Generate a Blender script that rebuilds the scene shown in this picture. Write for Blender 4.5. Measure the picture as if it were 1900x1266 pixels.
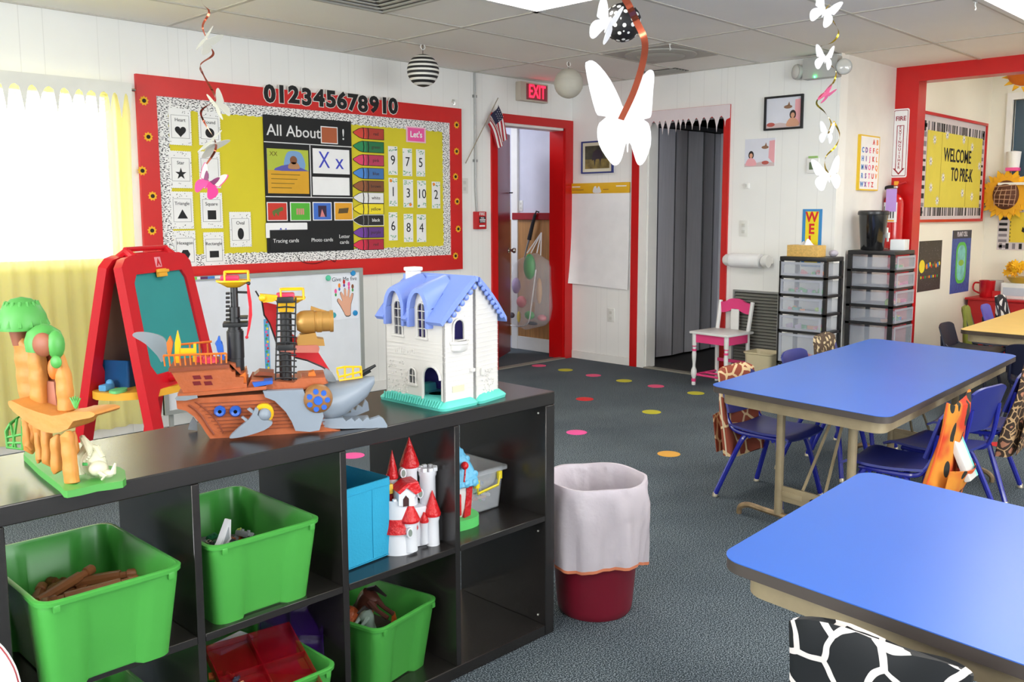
import bpy, bmesh, math, random
from mathutils import Vector, Matrix
from mathutils.geometry import tessellate_polygon
from math import sin, cos, pi, radians, atan2, sqrt
random.seed(7)
for o in list(bpy.data.objects): bpy.data.objects.remove(o)
SC = bpy.context.scene
COL = SC.collection

# ------------------------------------------------------------ camera
FPX, CX, CY, HZ = 1704.0, 980.0, 600.0, 394.0
CAMH = 1.305
PITCH = math.atan((CY - HZ) / FPX)
AZ = radians(43.783)
cd = bpy.data.cameras.new('camera'); cam = bpy.data.objects.new('camera', cd); COL.objects.link(cam)
cam.location = (0, 0, CAMH)
cam.rotation_euler = (pi / 2 - PITCH, 0, AZ - pi / 2)
cd.sensor_fit = 'HORIZONTAL'; cd.sensor_width = 36.0
cd.lens = FPX * 36.0 / 1900.0
cd.shift_x = -(CX - 950.0) / 1900.0
cd.shift_y = (CY - 633.0) / 1900.0
cd.clip_start = 0.02
SC.camera = cam
FW = Vector((cos(AZ) * cos(PITCH), sin(AZ) * cos(PITCH), -sin(PITCH)))
RT = Vector((sin(AZ), -cos(AZ), 0)); UP = RT.cross(FW)
EYE = Vector((0, 0, CAMH))

# ------------------------------------------------------------ world, lights, exposure
w = bpy.data.worlds.new('world'); SC.world = w; w.use_nodes = True
w.node_tree.nodes['Background'].inputs[0].default_value = (0.93, 0.97, 1.0, 1)
w.node_tree.nodes['Background'].inputs[1].default_value = 6.5
SC.view_settings.view_transform = 'Standard'; SC.view_settings.look = 'None'
SC.view_settings.exposure = 0.74; SC.view_settings.gamma = 1.0; SC.view_settings.use_curve_mapping = False
PANEL_EMIT = 8.0          # ceiling troffer diffusers (the room's own lamps)
def area(name, loc, size, power, color=(1, 1, 1), rot=(0, 0, 0)):
    l = bpy.data.lights.new(name, 'AREA'); l.shape = 'RECTANGLE'; l.size, l.size_y = size; l.energy = power; l.color = color
    o = bpy.data.objects.new(name, l); COL.objects.link(o); o.location = loc; o.rotation_euler = rot; return o

# ------------------------------------------------------------ pixel helpers (photo frame 1900x1266 -> true place in the room)
def ray(x, y): return FW * FPX + RT * (x - CX) - UP * (y - CY)
def onplane(x, y, ax, v):
    d = ray(x, y); return EYE + d * ((v - EYE[ax]) / d[ax])
def atdepth(x, y, dep): return EYE + ray(x, y) * (dep / FPX)
XB, YA, ZC = 6.209, 5.416, 2.40
def pa(x, y, Y=YA):
    p = onplane(x, y, 1, Y); return (p.x, p.z)
def pb(x, y, X=XB):
    p = onplane(x, y, 0, X); return (p.y, p.z)
class Frame:
    """vertical plane through origin, local x along rotz, local y away, z up"""
    def __init__(s, loc, rotz):
        s.loc = Vector(loc); s.rz = rotz
        s.M = Matrix.Translation(s.loc) @ Matrix.Rotation(rotz, 4, 'Z'); s.I = s.M.inverted()
    def uv(s, x, y, ly=0.0):
        n = Vector((-sin(s.rz), cos(s.rz), 0)); p0 = s.loc + n * ly; d = ray(x, y)
        t = (p0 - EYE).dot(n) / d.dot(n); q = s.I @ (EYE + d * t); return (q.x, q.z)
    def pts(s, L, ly=0.0): return [s.uv(x, y, ly) for x, y in L]

# ------------------------------------------------------------ materials
def lin(c):
    c = c / 255.0
    return c / 12.92 if c <= 0.04045 else ((c + 0.055) / 1.055) ** 2.4
def rgb(c):
    if isinstance(c, str):
        c = c.lstrip('#'); c = [int(c[i:i + 2], 16) for i in (0, 2, 4)]
    return (lin(c[0]), lin(c[1]), lin(c[2]), 1)
MATS = {}
def mat(name, c=(200, 200, 200), rough=0.5, metal=0.0, var=0.0, vscale=8.0, bump=0.0, bscale=60.0, spec=0.5, alpha=1.0, trans=0.0, emit=None, estr=0.0, coat=0.0, stretch=None, sheen=0.0, transl=0.0):
    if name in MATS: return MATS[name]
    m = bpy.data.materials.new(name); m.use_nodes = True; nt = m.node_tree; N = nt.nodes; L = nt.links
    b = N['Principled BSDF']; b.inputs['Base Color'].default_value = rgb(c)
    b.inputs['Roughness'].default_value = rough; b.inputs['Metallic'].default_value = metal
    b.inputs['Specular IOR Level'].default_value = spec; b.inputs['Coat Weight'].default_value = coat
    if alpha < 1: b.inputs['Alpha'].default_value = alpha
    if trans: b.inputs['Transmission Weight'].default_value = trans
    if emit is not None:
        b.inputs['Emission Color'].default_value = rgb(emit); b.inputs['Emission Strength'].default_value = estr
    tc = N.new('ShaderNodeTexCoord'); mp = N.new('ShaderNodeMapping'); L.new(tc.outputs['Object'], mp.inputs[0])
    if stretch: mp.inputs['Scale'].default_value = stretch
    if var or True:
        n = N.new('ShaderNodeTexNoise'); n.inputs['Scale'].default_value = vscale; n.inputs['Detail'].default_value = 4
        L.new(mp.outputs[0], n.inputs['Vector'])
        r = N.new('ShaderNodeMapRange'); r.inputs['From Min'].default_value = 0.3; r.inputs['From Max'].default_value = 0.7
        v = max(var, 0.03); r.inputs['To Min'].default_value = 1 - v; r.inputs['To Max'].default_value = 1 + v
        L.new(n.outputs['Fac'], r.inputs['Value'])
        mx = N.new('ShaderNodeVectorMath'); mx.operation = 'SCALE'; mx.inputs[0].default_value = rgb(c)[:3]
        L.new(r.outputs[0], mx.inputs['Scale']); L.new(mx.outputs[0], b.inputs['Base Color'])
    if bump:
        n2 = N.new('ShaderNodeTexNoise'); n2.inputs['Scale'].default_value = bscale; n2.inputs['Detail'].default_value = 3
        L.new(mp.outputs[0], n2.inputs['Vector'])
        bp = N.new('ShaderNodeBump'); bp.inputs['Strength'].default_value = bump; bp.inputs['Distance'].default_value = 0.01
        L.new(n2.outputs['Fac'], bp.inputs['Height']); L.new(bp.outputs[0], b.inputs['Normal'])
    if transl:
        t = N.new('ShaderNodeBsdfTranslucent'); t.inputs[0].default_value = rgb(c)
        ms = N.new('ShaderNodeMixShader'); ms.inputs[0].default_value = transl
        L.new(b.outputs[0], ms.inputs[1]); L.new(t.outputs[0], ms.inputs[2]); L.new(ms.outputs[0], N['Material Output'].inputs[0])
    MATS[name] = m; return m
def nodes(m):
    return m.node_tree.nodes, m.node_tree.links, m.node_tree.nodes['Principled BSDF']
def add(N, t, **kw):
    n = N.new(t)
    for k, v in kw.items():
        if k in n.inputs: n.inputs[k].default_value = v
        else: setattr(n, k, v)
    return n
def ramp(N, fac, stops, L, inter='CONSTANT'):
    r = N.new('ShaderNodeValToRGB'); r.color_ramp.interpolation = inter
    e = r.color_ramp.elements
    e[0].position, e[0].color = stops[0][0], rgb(stops[0][1]); e[1].position, e[1].color = stops[1][0], rgb(stops[1][1])
    for p, c in stops[2:]:
        x = e.new(p); x.color = rgb(c)
    L.new(fac, r.inputs[0]); return r
def vor(name, ca, cb, scale=9.0, edge=0.08, rough=0.8, extra=None, rnd=0.9, warp=0.0):
    """animal-print cloth: cells of colour ca divided by lines of cb"""
    if name in MATS: return MATS[name]
    m = mat(name, ca, rough); N, L, b = nodes(m)
    tc = N.new('ShaderNodeTexCoord'); v = N.new('ShaderNodeTexVoronoi'); v.feature = 'DISTANCE_TO_EDGE'
    v.inputs['Scale'].default_value = scale; v.inputs['Randomness'].default_value = rnd
    src = tc.outputs['Object']
    if warp:
        nz = add(N, 'ShaderNodeTexNoise', Scale=scale * 0.8); L.new(src, nz.inputs['Vector'])
        a = N.new('ShaderNodeVectorMath'); a.operation = 'MULTIPLY_ADD'; a.inputs[1].default_value = (warp,) * 3
        L.new(nz.outputs['Color'], a.inputs[0]); L.new(src, a.inputs[2]); src = a.outputs[0]
    L.new(src, v.inputs['Vector'])
    st = [(0.0, cb), (edge, ca)] + (extra or [])
    r = ramp(N, v.outputs['Distance'], st, L); L.new(r.outputs[0], b.inputs['Base Color']); return m

# ------------------------------------------------------------ mesh builder
_txt = {}
class MB:
    def __init__(s): s.v = []; s.f = []; s.m = []; s.mats = []; s.T = Matrix.Identity(4)
    def mi(s, m):
        if m not in s.mats: s.mats.append(m)
        return s.mats.index(m)
    def add(s, vs, fs, m):
        o = len(s.v); k = s.mi(m)
        for p in vs: s.v.append(tuple(s.T @ Vector(p)))
        for f in fs: s.f.append(tuple(o + i for i in f)); s.m.append(k)
        return s
    def box(s, a, b, m, bev=0.0, seg=2):
        x0, y0, z0 = [min(a[i], b[i]) for i in range(3)]; x1, y1, z1 = [max(a[i], b[i]) for i in range(3)]
        if not bev:
            vs = [(x0, y0, z0), (x1, y0, z0), (x1, y1, z0), (x0, y1, z0), (x0, y0, z1), (x1, y0, z1), (x1, y1, z1), (x0, y1, z1)]
            return s.add(vs, [(0, 3, 2, 1), (4, 5, 6, 7), (0, 1, 5, 4), (1, 2, 6, 5), (2, 3, 7, 6), (3, 0, 4, 7)], m)
        bm = bmesh.new(); bmesh.ops.create_cube(bm, size=1)
        for v in bm.verts: v.co = Vector(((x0 + x1) / 2 + v.co.x * (x1 - x0), (y0 + y1) / 2 + v.co.y * (y1 - y0), (z0 + z1) / 2 + v.co.z * (z1 - z0)))
        bev = min(bev, 0.49 * min(x1 - x0, y1 - y0, z1 - z0))
        bmesh.ops.bevel(bm, geom=list(bm.edges), offset=bev, segments=seg, profile=0.6, affect='EDGES')
        bm.verts.index_update(); s.add([v.co.copy() for v in bm.verts], [[v.index for v in f.verts] for f in bm.faces], m); bm.free(); return s
    def prism(s, pts, y0, y1, m, m_side=None, holes=()):
        """outline in local x,z, extruded along y (y0 = front, towards viewer)"""
        loops = [list(pts)] + [list(h) for h in holes]
        flat = [p for l in loops for p in l]; n = len(flat)
        tris = tessellate_polygon([[Vector((p[0], p[1], 0)) for p in l] for l in loops])
        vs = [(p[0], y0, p[1]) for p in flat] + [(p[0], y1, p[1]) for p in flat]
        fs = []
        for t in tris:
            a, b, c = [Vector((flat[i][0], flat[i][1])) for i in t]
            ccw = (b - a).x * (c - a).y - (b - a).y * (c - a).x > 0
            t2 = tuple(t) if ccw else tuple(reversed(t))
            fs.append(t2); fs.append(tuple(n + i for i in reversed(t2)))
        s.add(vs, fs, m)
        o = 0; sf = []
        for li, l in enumerate(loops):
            A = sum(l[i][0] * l[(i + 1) % len(l)][1] - l[(i + 1) % len(l)][0] * l[i][1] for i in range(len(l)))
            for i in range(len(l)):
                a, b = o + i, o + (i + 1) % len(l)
                q = (a, n + a, n + b, b) if (A > 0) == (li == 0) else (b, n + b, n + a, a)
                sf.append(q)
            o += len(l)
        return s.add(vs, sf, m_side or m)
    def slab(s, pts, z0, z1, m, m_side=None, holes=()):
        """outline in local x,y, extruded along z"""
        T = s.T; s.T = T @ Matrix(((1, 0, 0, 0), (0, 0, 1, 0), (0, 1, 0, 0), (0, 0, 0, 1)))
        # x->x, y(local)->z, z(outline)->y ; mirrored, so reverse the winding afterwards
        k0 = len(s.f); s.prism(pts, z0, z1, m, m_side, holes)
        for i in range(k0, len(s.f)): s.f[i] = tuple(reversed(s.f[i]))
        s.T = T; return s
    def lathe(s, prof, m, c=(0, 0, 0), seg=20, axis='z', a0=0, a1=2 * pi, caps=True, sx=1, sy=1):
        vs = []; fs = []; full = abs(a1 - a0 - 2 * pi) < 1e-6; n = seg if full else seg + 1
        for r, z in prof:
            for i in range(n):
                a = a0 + (a1 - a0) * i / seg; x, y = r * cos(a) * sx, r * sin(a) * sy
                p = {'z': (x, y, z), 'y': (x, z, -y), 'x': (z, x, y)}[axis]
                vs.append((c[0] + p[0], c[1] + p[1], c[2] + p[2]))
        for j in range(len(prof) - 1):
            for i in range(n if full else n - 1):
                i2 = (i + 1) % n; fs.append((j * n + i, j * n + i2, (j + 1) * n + i2, (j + 1) * n + i))
        if caps and full:
            if prof[0][0] > 1e-5: fs.append(tuple(reversed(range(n))))
            if prof[-1][0] > 1e-5: fs.append(tuple((len(prof) - 1) * n + i for i in range(n)))
        return s.add(vs, fs, m)
    def ball(s, c, r, m, seg=16, rings=10, sc=(1, 1, 1)):
        T = s.T; s.T = T @ Matrix.Translation(c) @ Matrix.Diagonal((sc[0], sc[1], sc[2], 1))
        s.lathe([(max(r * sin(pi * i / rings), 1e-6), -r * cos(pi * i / rings)) for i in range(rings + 1)], m, seg=seg); s.T = T; return s
    def tube(s, path, r, m, seg=8, closed=False, flat=None):
        P = [Vector(p) for p in path]; n = len(P); R = r if isinstance(r, (list, tuple)) else [r] * n
        vs = []; fs = []; prev = None
        for i, p in enumerate(P):
            if closed: t = P[(i + 1) % n] - P[i - 1]
            else: t = (P[min(i + 1, n - 1)] - P[max(i - 1, 0)])
            t.normalize()
            if prev is None:
                u = t.orthogonal().normalized()
            else:
                u = (prev - t * prev.dot(t))
                u = u.normalized() if u.length > 1e-6 else t.orthogonal().normalized()
            prev = u; v = t.cross(u)
            for k in range(seg):
                a = 2 * pi * k / seg; vs.append(p + (u * cos(a) + v * sin(a)) * R[i])
        m_ = n if closed else n - 1
        for i in range(m_):
            for k in range(seg):
                k2 = (k + 1) % seg; j = (i + 1) % n
                fs.append((i * seg + k, i * seg + k2, j * seg + k2, j * seg + k))
        if not closed: fs += [tuple(reversed(range(seg))), tuple((n - 1) * seg + k for k in range(seg))]
        return s.add(vs, fs, m)
    def loft(s, rings, m, caps=(True, True), closed=True):
        n = len(rings[0]); vs = [p for r in rings for p in r]; fs = []
        for j in range(len(rings) - 1):
            for i in range(n if closed else n - 1):
                i2 = (i + 1) % n; fs.append((j * n + i, j * n + i2, (j + 1) * n + i2, (j + 1) * n + i))
        if caps[0]: fs.append(tuple(reversed(range(n))))
        if caps[1]: fs.append(tuple((len(rings) - 1) * n + i for i in range(n)))
        return s.add(vs, fs, m)
    def grid(s, fn, nu, nv, m, thick=0.0):
        vs = [fn(i / nu, j / nv) for j in range(nv + 1) for i in range(nu + 1)]; fs = []
        for j in range(nv):
            for i in range(nu):
                a = j * (nu + 1) + i; fs.append((a, a + 1, a + nu + 2, a + nu + 1))
        if thick:
            V = [Vector(p) for p in vs]; nn = []
            for j in range(nv + 1):
                for i in range(nu + 1):
                    a = V[j * (nu + 1) + min(i + 1, nu)] - V[j * (nu + 1) + max(i - 1, 0)]
                    b = V[min(j + 1, nv) * (nu + 1) + i] - V[max(j - 1, 0) * (nu + 1) + i]
                    c = a.cross(b); nn.append(c.normalized() if c.length > 1e-9 else Vector((0, 0, 1)))
            K = len(vs); vs = vs + [V[i] - nn[i] * thick for i in range(K)]
            fs = fs + [tuple(K + i for i in reversed(f)) for f in fs]
            e = [j * (nu + 1) for j in range(nv + 1)]; e2 = [j * (nu + 1) + nu for j in range(nv + 1)]
            r = list(range(nu + 1)); r2 = [nv * (nu + 1) + i for i in range(nu + 1)]
            for q, fl in ((e, 0), (e2, 1), (r, 1), (r2, 0)):
                for a, b in zip(q, q[1:]):
                    f = (a, b, K + b, K + a); fs.append(f if not fl else tuple(reversed(f)))
        return s.add(vs, fs, m)
    def text(s, t, x, z, size, m, y=-0.002, align='CENTER', bold=0.0, ext=0.0008, rot=0.0, sx=1.0, shear=0.0):
        key = (t, align, bold, round(ext / size, 5), shear)
        if key not in _txt:
            cu = bpy.data.curves.new('t', 'FONT'); cu.body = t; cu.align_x = align; cu.align_y = 'CENTER'; cu.size = 1; cu.offset = bold
            cu.extrude = ext / size; cu.resolution_u = 3; cu.shear = shear
            o = bpy.data.objects.new('t', cu); COL.objects.link(o)
            dg = bpy.context.evaluated_depsgraph_get(); me = o.evaluated_get(dg).to_mesh()
            _txt[key] = ([v.co.copy() for v in me.vertices], [tuple(p.vertices) for p in me.polygons])
            o.evaluated_get(dg).to_mesh_clear(); bpy.data.objects.remove(o); bpy.data.curves.remove(cu)
        vs, fs = _txt[key]; T = s.T
        s.T = T @ Matrix.Translation((x, y, z)) @ Matrix.Rotation(rot, 4, 'Y') @ Matrix(((size * sx, 0, 0, 0), (0, 0, -size, 0), (0, size, 0, 0), (0, 0, 0, 1)))
        s.add(vs, fs, m); s.T = T; return s
    def build(s, name, parent=None, smooth=True, ang=38):
        me = bpy.data.meshes.new(name); me.from_pydata(s.v, [], s.f)
        for m in s.mats: me.materials.append(m)
        me.polygons.foreach_set('material_index', s.m)
        if smooth:
            me.polygons.foreach_set('use_smooth', [True] * len(me.polygons))
        me.update()
        if smooth:
            try: me.set_sharp_from_angle(angle=radians(ang))
            except Exception: pass
        o = bpy.data.objects.new(name, me); COL.objects.link(o)
        if parent is not None: o.parent = parent
        return o
def tag(o, label=None, cat=None, group=None, kind=None):
    if label: o['label'] = label
    if cat: o['category'] = cat
    if group: o['group'] = group
    if kind: o['kind'] = kind
    return o
def thing(name, label, cat, loc=(0, 0, 0), rz=0.0, group=None):
    o = bpy.data.objects.new(name, None); COL.objects.link(o); o.empty_display_size = 0.05
    o.location = loc; o.rotation_euler = (0, 0, rz); return tag(o, label, cat, group)
def solo(name, mb, label, cat, loc=(0, 0, 0), rz=0.0, group=None):
    o = mb.build(name); o.location = loc; o.rotation_euler = (0, 0, rz); return tag(o, label, cat, group)
def struct(name, mb, parent=None):
    o = mb.build(name, parent, smooth=False); tag(o, kind='structure'); return o
def dup(root, loc=None, rz=None, label=None, group=None):
    def cp(o, par):
        c = o.copy(); COL.objects.link(c); c.parent = par
        for ch in list(o.children): cp(ch, c)
        return c
    r = cp(root, None)
    if loc is not None: r.location = loc
    if rz is not None: r.rotation_euler = (0, 0, rz)
    if label: r['label'] = label
    if group: r['group'] = group
    return r
def rrect(w, d, r, n=5, cx=0, cy=0):
    """rounded rectangle outline, counter-clockwise"""
    P = []
    for (sx, sy, a) in ((1, 1, 0), (-1, 1, pi / 2), (-1, -1, pi), (1, -1, 3 * pi / 2)):
        for i in range(n + 1):
            t = a + (pi / 2) * i / n; P.append((cx + sx * (w / 2 - r) + r * cos(t), cy + sy * (d / 2 - r) + r * sin(t)))
    return P
def star(c, r1, r2, n, a0=pi / 2):
    return [(c[0] + (r1 if i % 2 == 0 else r2) * cos(a0 + pi * i / n), c[1] + (r1 if i % 2 == 0 else r2) * sin(a0 + pi * i / n)) for i in range(2 * n)]
def ngon(c, rx, n=24, rz=None, a0=0.0):
    rz = rx if rz is None else rz
    return [(c[0] + rx * cos(a0 + 2 * pi * i / n), c[1] + rz * sin(a0 + 2 * pi * i / n)) for i in range(n)]
def smooth_poly(P, k=3):
    """Catmull-Rom through a closed outline"""
    n = len(P); R = []
    for i in range(n):
        p0, p1, p2, p3 = P[i - 1], P[i], P[(i + 1) % n], P[(i + 2) % n]
        for j in range(k):
            t = j / k
            R.append(tuple(0.5 * (2 * p1[a] + (p2[a] - p0[a]) * t + (2 * p0[a] - 5 * p1[a] + 4 * p2[a] - p3[a]) * t * t + (3 * p1[a] - p0[a] - 3 * p2[a] + p3[a]) * t ** 3) for a in range(len(p1))))
    return R
def smooth_path(P, k=5):
    R = []; n = len(P)
    for i in range(n - 1):
        p0, p1, p2, p3 = P[max(i - 1, 0)], P[i], P[i + 1], P[min(i + 2, n - 1)]
        for j in range(k):
            t = j / k
            R.append(tuple(0.5 * (2 * p1[a] + (p2[a] - p0[a]) * t + (2 * p0[a] - 5 * p1[a] + 4 * p2[a] - p3[a]) * t * t + (3 * p1[a] - p0[a] - 3 * p2[a] + p3[a]) * t ** 3) for a in range(len(p1))))
    R.append(tuple(P[-1])); return R
# common colours
WHITE = mat('white_paint', (232, 231, 226), 0.55)
PAPER = mat('white_paper', (240, 240, 240), 0.7)
BLACK = mat('black_paper', (22, 23, 25), 0.6)
INK = mat('black_ink', (20, 20, 22), 0.7)
RED = mat('red_gloss_paint', (196, 14, 16), 0.28, var=0.05, vscale=3)
YEL = mat('yellow_paper', (214, 200, 42), 0.8, var=0.04, vscale=3, bump=0.25, bscale=5)
BLUEP = mat('blue_paper', (52, 120, 196), 0.6)
REDP = mat('red_paper', (205, 35, 35), 0.6)
GREENP = mat('green_paper', (60, 160, 80), 0.6)
PINKP = mat('pink_paper', (238, 90, 160), 0.6)
ORANGEP = mat('orange_paper', (240, 140, 40), 0.6)
BROWNP = mat('brown_paper', (130, 80, 50), 0.6)
GREYM = mat('grey_metal', (150, 152, 152), 0.35, 0.6)
CHROME = mat('chrome', (200, 198, 190), 0.22, 0.95)
DARK = mat('dark_gap', (14, 14, 15), 0.8)
RA = 0.0               # rotation of things on the window wall
RB = -pi / 2           # rotation of things on the far wall: local x -> -Y, local -y -> -X
# ------------------------------------------------------------ structure
def panel_mat(name, c, axis, grooves=(0.0, 0.41), period=1.22, warm=None):
    """painted groove panelling: fine shallow grooves at uneven spacing"""
    m = mat(name, c, 0.5, var=0.015, vscale=2.0); N, L, b = nodes(m)
    tc = N.new('ShaderNodeTexCoord'); sp = N.new('ShaderNodeSeparateXYZ'); L.new(tc.outputs['Object'], sp.inputs[0])
    tot = None
    for per, off in ((0.406, 0.05), (0.406, 0.17), (0.812, 0.30), (1.22, 0.55)):
        a = add(N, 'ShaderNodeMath', operation='ADD'); a.inputs[1].default_value = off + 20; L.new(sp.outputs[axis], a.inputs[0])
        mo = add(N, 'ShaderNodeMath', operation='PINGPONG'); mo.inputs[1].default_value = per / 2; L.new(a.outputs[0], mo.inputs[0])
        lt = add(N, 'ShaderNodeMath', operation='LESS_THAN'); lt.inputs[1].default_value = 0.0022; L.new(mo.outputs[0], lt.inputs[0])
        if tot is None: tot = lt.outputs[0]
        else:
            mx = add(N, 'ShaderNodeMath', operation='MAXIMUM'); L.new(tot, mx.inputs[0]); L.new(lt.outputs[0], mx.inputs[1]); tot = mx.outputs[0]
    bp = N.new('ShaderNodeBump'); bp.inputs['Strength'].default_value = 0.3; bp.inputs['Distance'].default_value = 0.003; bp.invert = True
    L.new(tot, bp.inputs['Height']); L.new(bp.outputs[0], b.inputs['Normal'])
    mix = N.new('ShaderNodeMix'); mix.data_type = 'RGBA'; L.new(tot, mix.inputs[0])
    src = b.inputs['Base Color'].links[0].from_socket; L.new(src, mix.inputs[6]); mix.inputs[7].default_value = rgb(tuple(int(x * 0.955) for x in c))
    L.new(mix.outputs[2], b.inputs['Base Color']); return m
WALLA = panel_mat('wall_panelling_window_side', (240, 240, 236), 0)
WALLB = panel_mat('wall_panelling_far_side', (240, 240, 236), 1)
CREAM = panel_mat('cream_wall', (238, 235, 220), 0)
def carpet():
    m = mat('carpet', (70, 80, 86), 0.95, spec=0.1); N, L, b = nodes(m)
    tc = N.new('ShaderNodeTexCoord')
    n1 = add(N, 'ShaderNodeTexNoise', Scale=240.0, Detail=3.0); L.new(tc.outputs['Object'], n1.inputs['Vector'])
    n2 = add(N, 'ShaderNodeTexNoise', Scale=2.0, Detail=3.0); L.new(tc.outputs['Object'], n2.inputs['Vector'])
    r = ramp(N, n1.outputs['Fac'], [(0.38, (30, 38, 44)), (0.5, (76, 87, 94)), (0.62, (150, 160, 166))], L, 'LINEAR')
    r2 = ramp(N, n2.outputs['Fac'], [(0.3, (220, 222, 226)), (0.7, (255, 255, 255))], L, 'LINEAR')
    mx = N.new('ShaderNodeMix'); mx.data_type = 'RGBA'; mx.blend_type = 'MULTIPLY'; mx.inputs[0].default_value = 1
    L.new(r.outputs[0], mx.inputs[6]); L.new(r2.outputs[0], mx.inputs[7]); L.new(mx.outputs[2], b.inputs['Base Color'])
    return m
CARPET = carpet()
WT = 0.12
X0, Y0 = -2.2, -3.0     # near corner of the room, behind the camera
m = MB(); m.box((X0 - .1, Y0 - .1, -0.12), (9.3, 7.8, 0), CARPET); struct('floor', m)
# window wall: window 1.0-2.25 x 1.0-2.0, doorway 5.27-6.10
WX0, WX1, WZ0, WZ1 = 0.75, 2.24, 1.0, 2.0
DX0, DX1, DZ = 5.275, 6.105, 2.03
m = MB()
m.box((X0, YA, 0), (WX0, YA + WT, 2.7), WALLA); m.box((WX0, YA, 0), (WX1, YA + WT, WZ0), WALLA); m.box((WX0, YA, WZ1), (WX1, YA + WT, 2.7), WALLA)
m.box((WX1, YA, 0), (DX0, YA + WT, 2.7), WALLA); m.box((DX0, YA, DZ), (DX1, YA + WT, 2.7), WALLA); m.box((DX1, YA, 0), (XB + WT, YA + WT, 2.7), WALLA)
struct('wall_left', m)
BY0, BY1 = 3.865, 4.585
m = MB()
m.box((XB, 2.95, 0), (XB + WT, BY0, 2.7), WALLB); m.box((XB, BY0, DZ), (XB + WT, BY1, 2.7), WALLB); m.box((XB, BY1, 0), (XB + WT, YA, 2.7), WALLB)
struct('wall_far', m)
m = MB(); m.box((XB + WT, 2.95, 0), (7.15, 3.07, 2.7), WHITE); m.box((XB + WT, 3.07, 0), (XB + WT + 0.03, 3.3, 2.7), WHITE); struct('wall_pillar', m)
m = MB(); m.box((7.15, 2.775, 0), (7.30, 3.07, 2.285), RED); m.box((7.15, Y0, 2.285), (7.30, 3.07, 2.40), RED); m.box((7.15, Y0, 2.4), (7.30, 3.07, 2.9), WHITE); struct('trim_1', m)
CREAMB = mat('cream_wall_plain', (238, 235, 220), 0.6, var=0.02, vscale=1.5)
XF, YR = 9.04, 2.85
m = MB(); m.box((7.30, YR, 0), (XF + .1, YR + .1, 2.9), CREAMB); struct('wall_side_room', m)
# far wall of side room with a window
wy0, wy1, wz0, wz1 = 1.9, 2.66, 1.62, 2.30
m = MB()
m.box((XF, Y0, 0), (XF + .1, wy0, 2.9), CREAM); m.box((XF, wy1, 0), (XF + .1, YR, 2.9), CREAM); m.box((XF, wy0, 0), (XF + .1, wy1, wz0), CREAM); m.box((XF, wy0, wz1), (XF + .1, wy1, 2.9), CREAM)
struct('wall_side_room_far', m)
# walls behind the camera, each with a wide unseen opening added for fill light
def fill_wall(name, ax, p0, p1, a0, a1, w0, w1, top):
    m = MB()
    for q0, q1, z0, z1 in ((a0, w0, 0, top), (w1, a1, 0, top), (w0, w1, 0, .75), (w0, w1, 2.2, top)):
        m.box((p0, q0, z0), (p1, q1, z1), WHITE) if ax == 0 else m.box((q0, p0, z0), (q1, p1, z1), WHITE)
    struct(name, m)
    l = area('fill_portal', (p1 - .12, (w0 + w1) / 2, 1.475) if ax == 0 else ((w0 + w1) / 2, p1 - .12, 1.475), (1.45, w1 - w0) if ax == 0 else (w1 - w0, 1.45), 10, rot=(0, -pi / 2, 0) if ax == 0 else (pi / 2, 0, 0))
    l.data.cycles.is_portal = True
fill_wall('wall_near', 0, X0 - .1, X0, Y0, YA + WT, 0.2, 3.4, 2.7)
fill_wall('wall_right', 1, Y0 - .1, Y0, X0, XF, 0.0, 4.0, 2.9)
# ceiling
CT = mat('ceiling_tile', (242, 239, 232), 0.85, var=0.03, vscale=1.3, bump=0.15, bscale=220)
m = MB(); m.box((X0, Y0, ZC), (7.15, YA, ZC + .1), CT); cl = struct('ceiling', m)
m = MB(); m.box((7.30, Y0, 2.75), (XF, YR, 2.85), CT); struct('ceiling_side_room', m)
GRIDM = mat('ceiling_grid_metal', (196, 192, 182), 0.5)
m = MB(); gx = [3.80 + 1.235 * k for k in range(-5, 3)]; gy = [3.58 + .615 * k for k in range(-10, 3)]
for x in gx:
    if X0 < x < 7.15: m.box((x - .012, Y0, ZC - .004), (x + .012, YA if x < XB else 2.95, ZC + .001), GRIDM)
for y in gy: m.box((X0, y - .012, ZC - .0045), (XB if y > 2.95 else 7.15, y + .012, ZC + .001), GRIDM)
m.box((X0, YA - .02, ZC - .006), (XB, YA, ZC), GRIDM); m.box((XB - .02, 2.95, ZC - .006), (XB, YA, ZC), GRIDM)
o = m.build('ceiling_grid', cl, smooth=False)
# window
FR = mat('window_frame_white', (236, 236, 232), 0.4); GL = mat('window_glass', (235, 245, 250), 0.05, alpha=0.12)
m = MB()
for a, b in (((WX0, WZ0), (WX1, WZ0 + .04)), ((WX0, WZ1 - .04), (WX1, WZ1)), ((WX0, WZ0), (WX0 + .04, WZ1)), ((WX1 - .04, WZ0), (WX1, WZ1)), (((WX0 + WX1) / 2 - .02, WZ0), ((WX0 + WX1) / 2 + .02, WZ1))):
    m.box((a[0], YA + .05, a[1]), (b[0], YA + .1, b[1]), FR)
wd = struct('window_1', m); m = MB(); m.box((WX0, YA + .07, WZ0), (WX1, YA + .075, WZ1), GL); m.build('window_glass', wd)
m = MB(); m.box((WX0 - .03, YA - .02, WZ0 - .02), (WX1 + .03, YA + .05, WZ0), FR, .004); m.build('window_sill', wd)
SLAT = mat('blind_slat', (245, 245, 242), 0.5, transl=0.35)
m = MB()
for k in range(48):
    z = WZ0 + .03 + k * .0205
    m.add([(WX0 + .01, YA + .012, z + .006), (WX1 - .01, YA + .012, z + .006), (WX1 - .01, YA + .034, z + .003), (WX0 + .01, YA + .034, z + .003)], [(0, 1, 2, 3)], SLAT)
bl = solo('window_blind', m, 'white slatted blind lit from outside behind the yellow curtain', 'blind')
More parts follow.
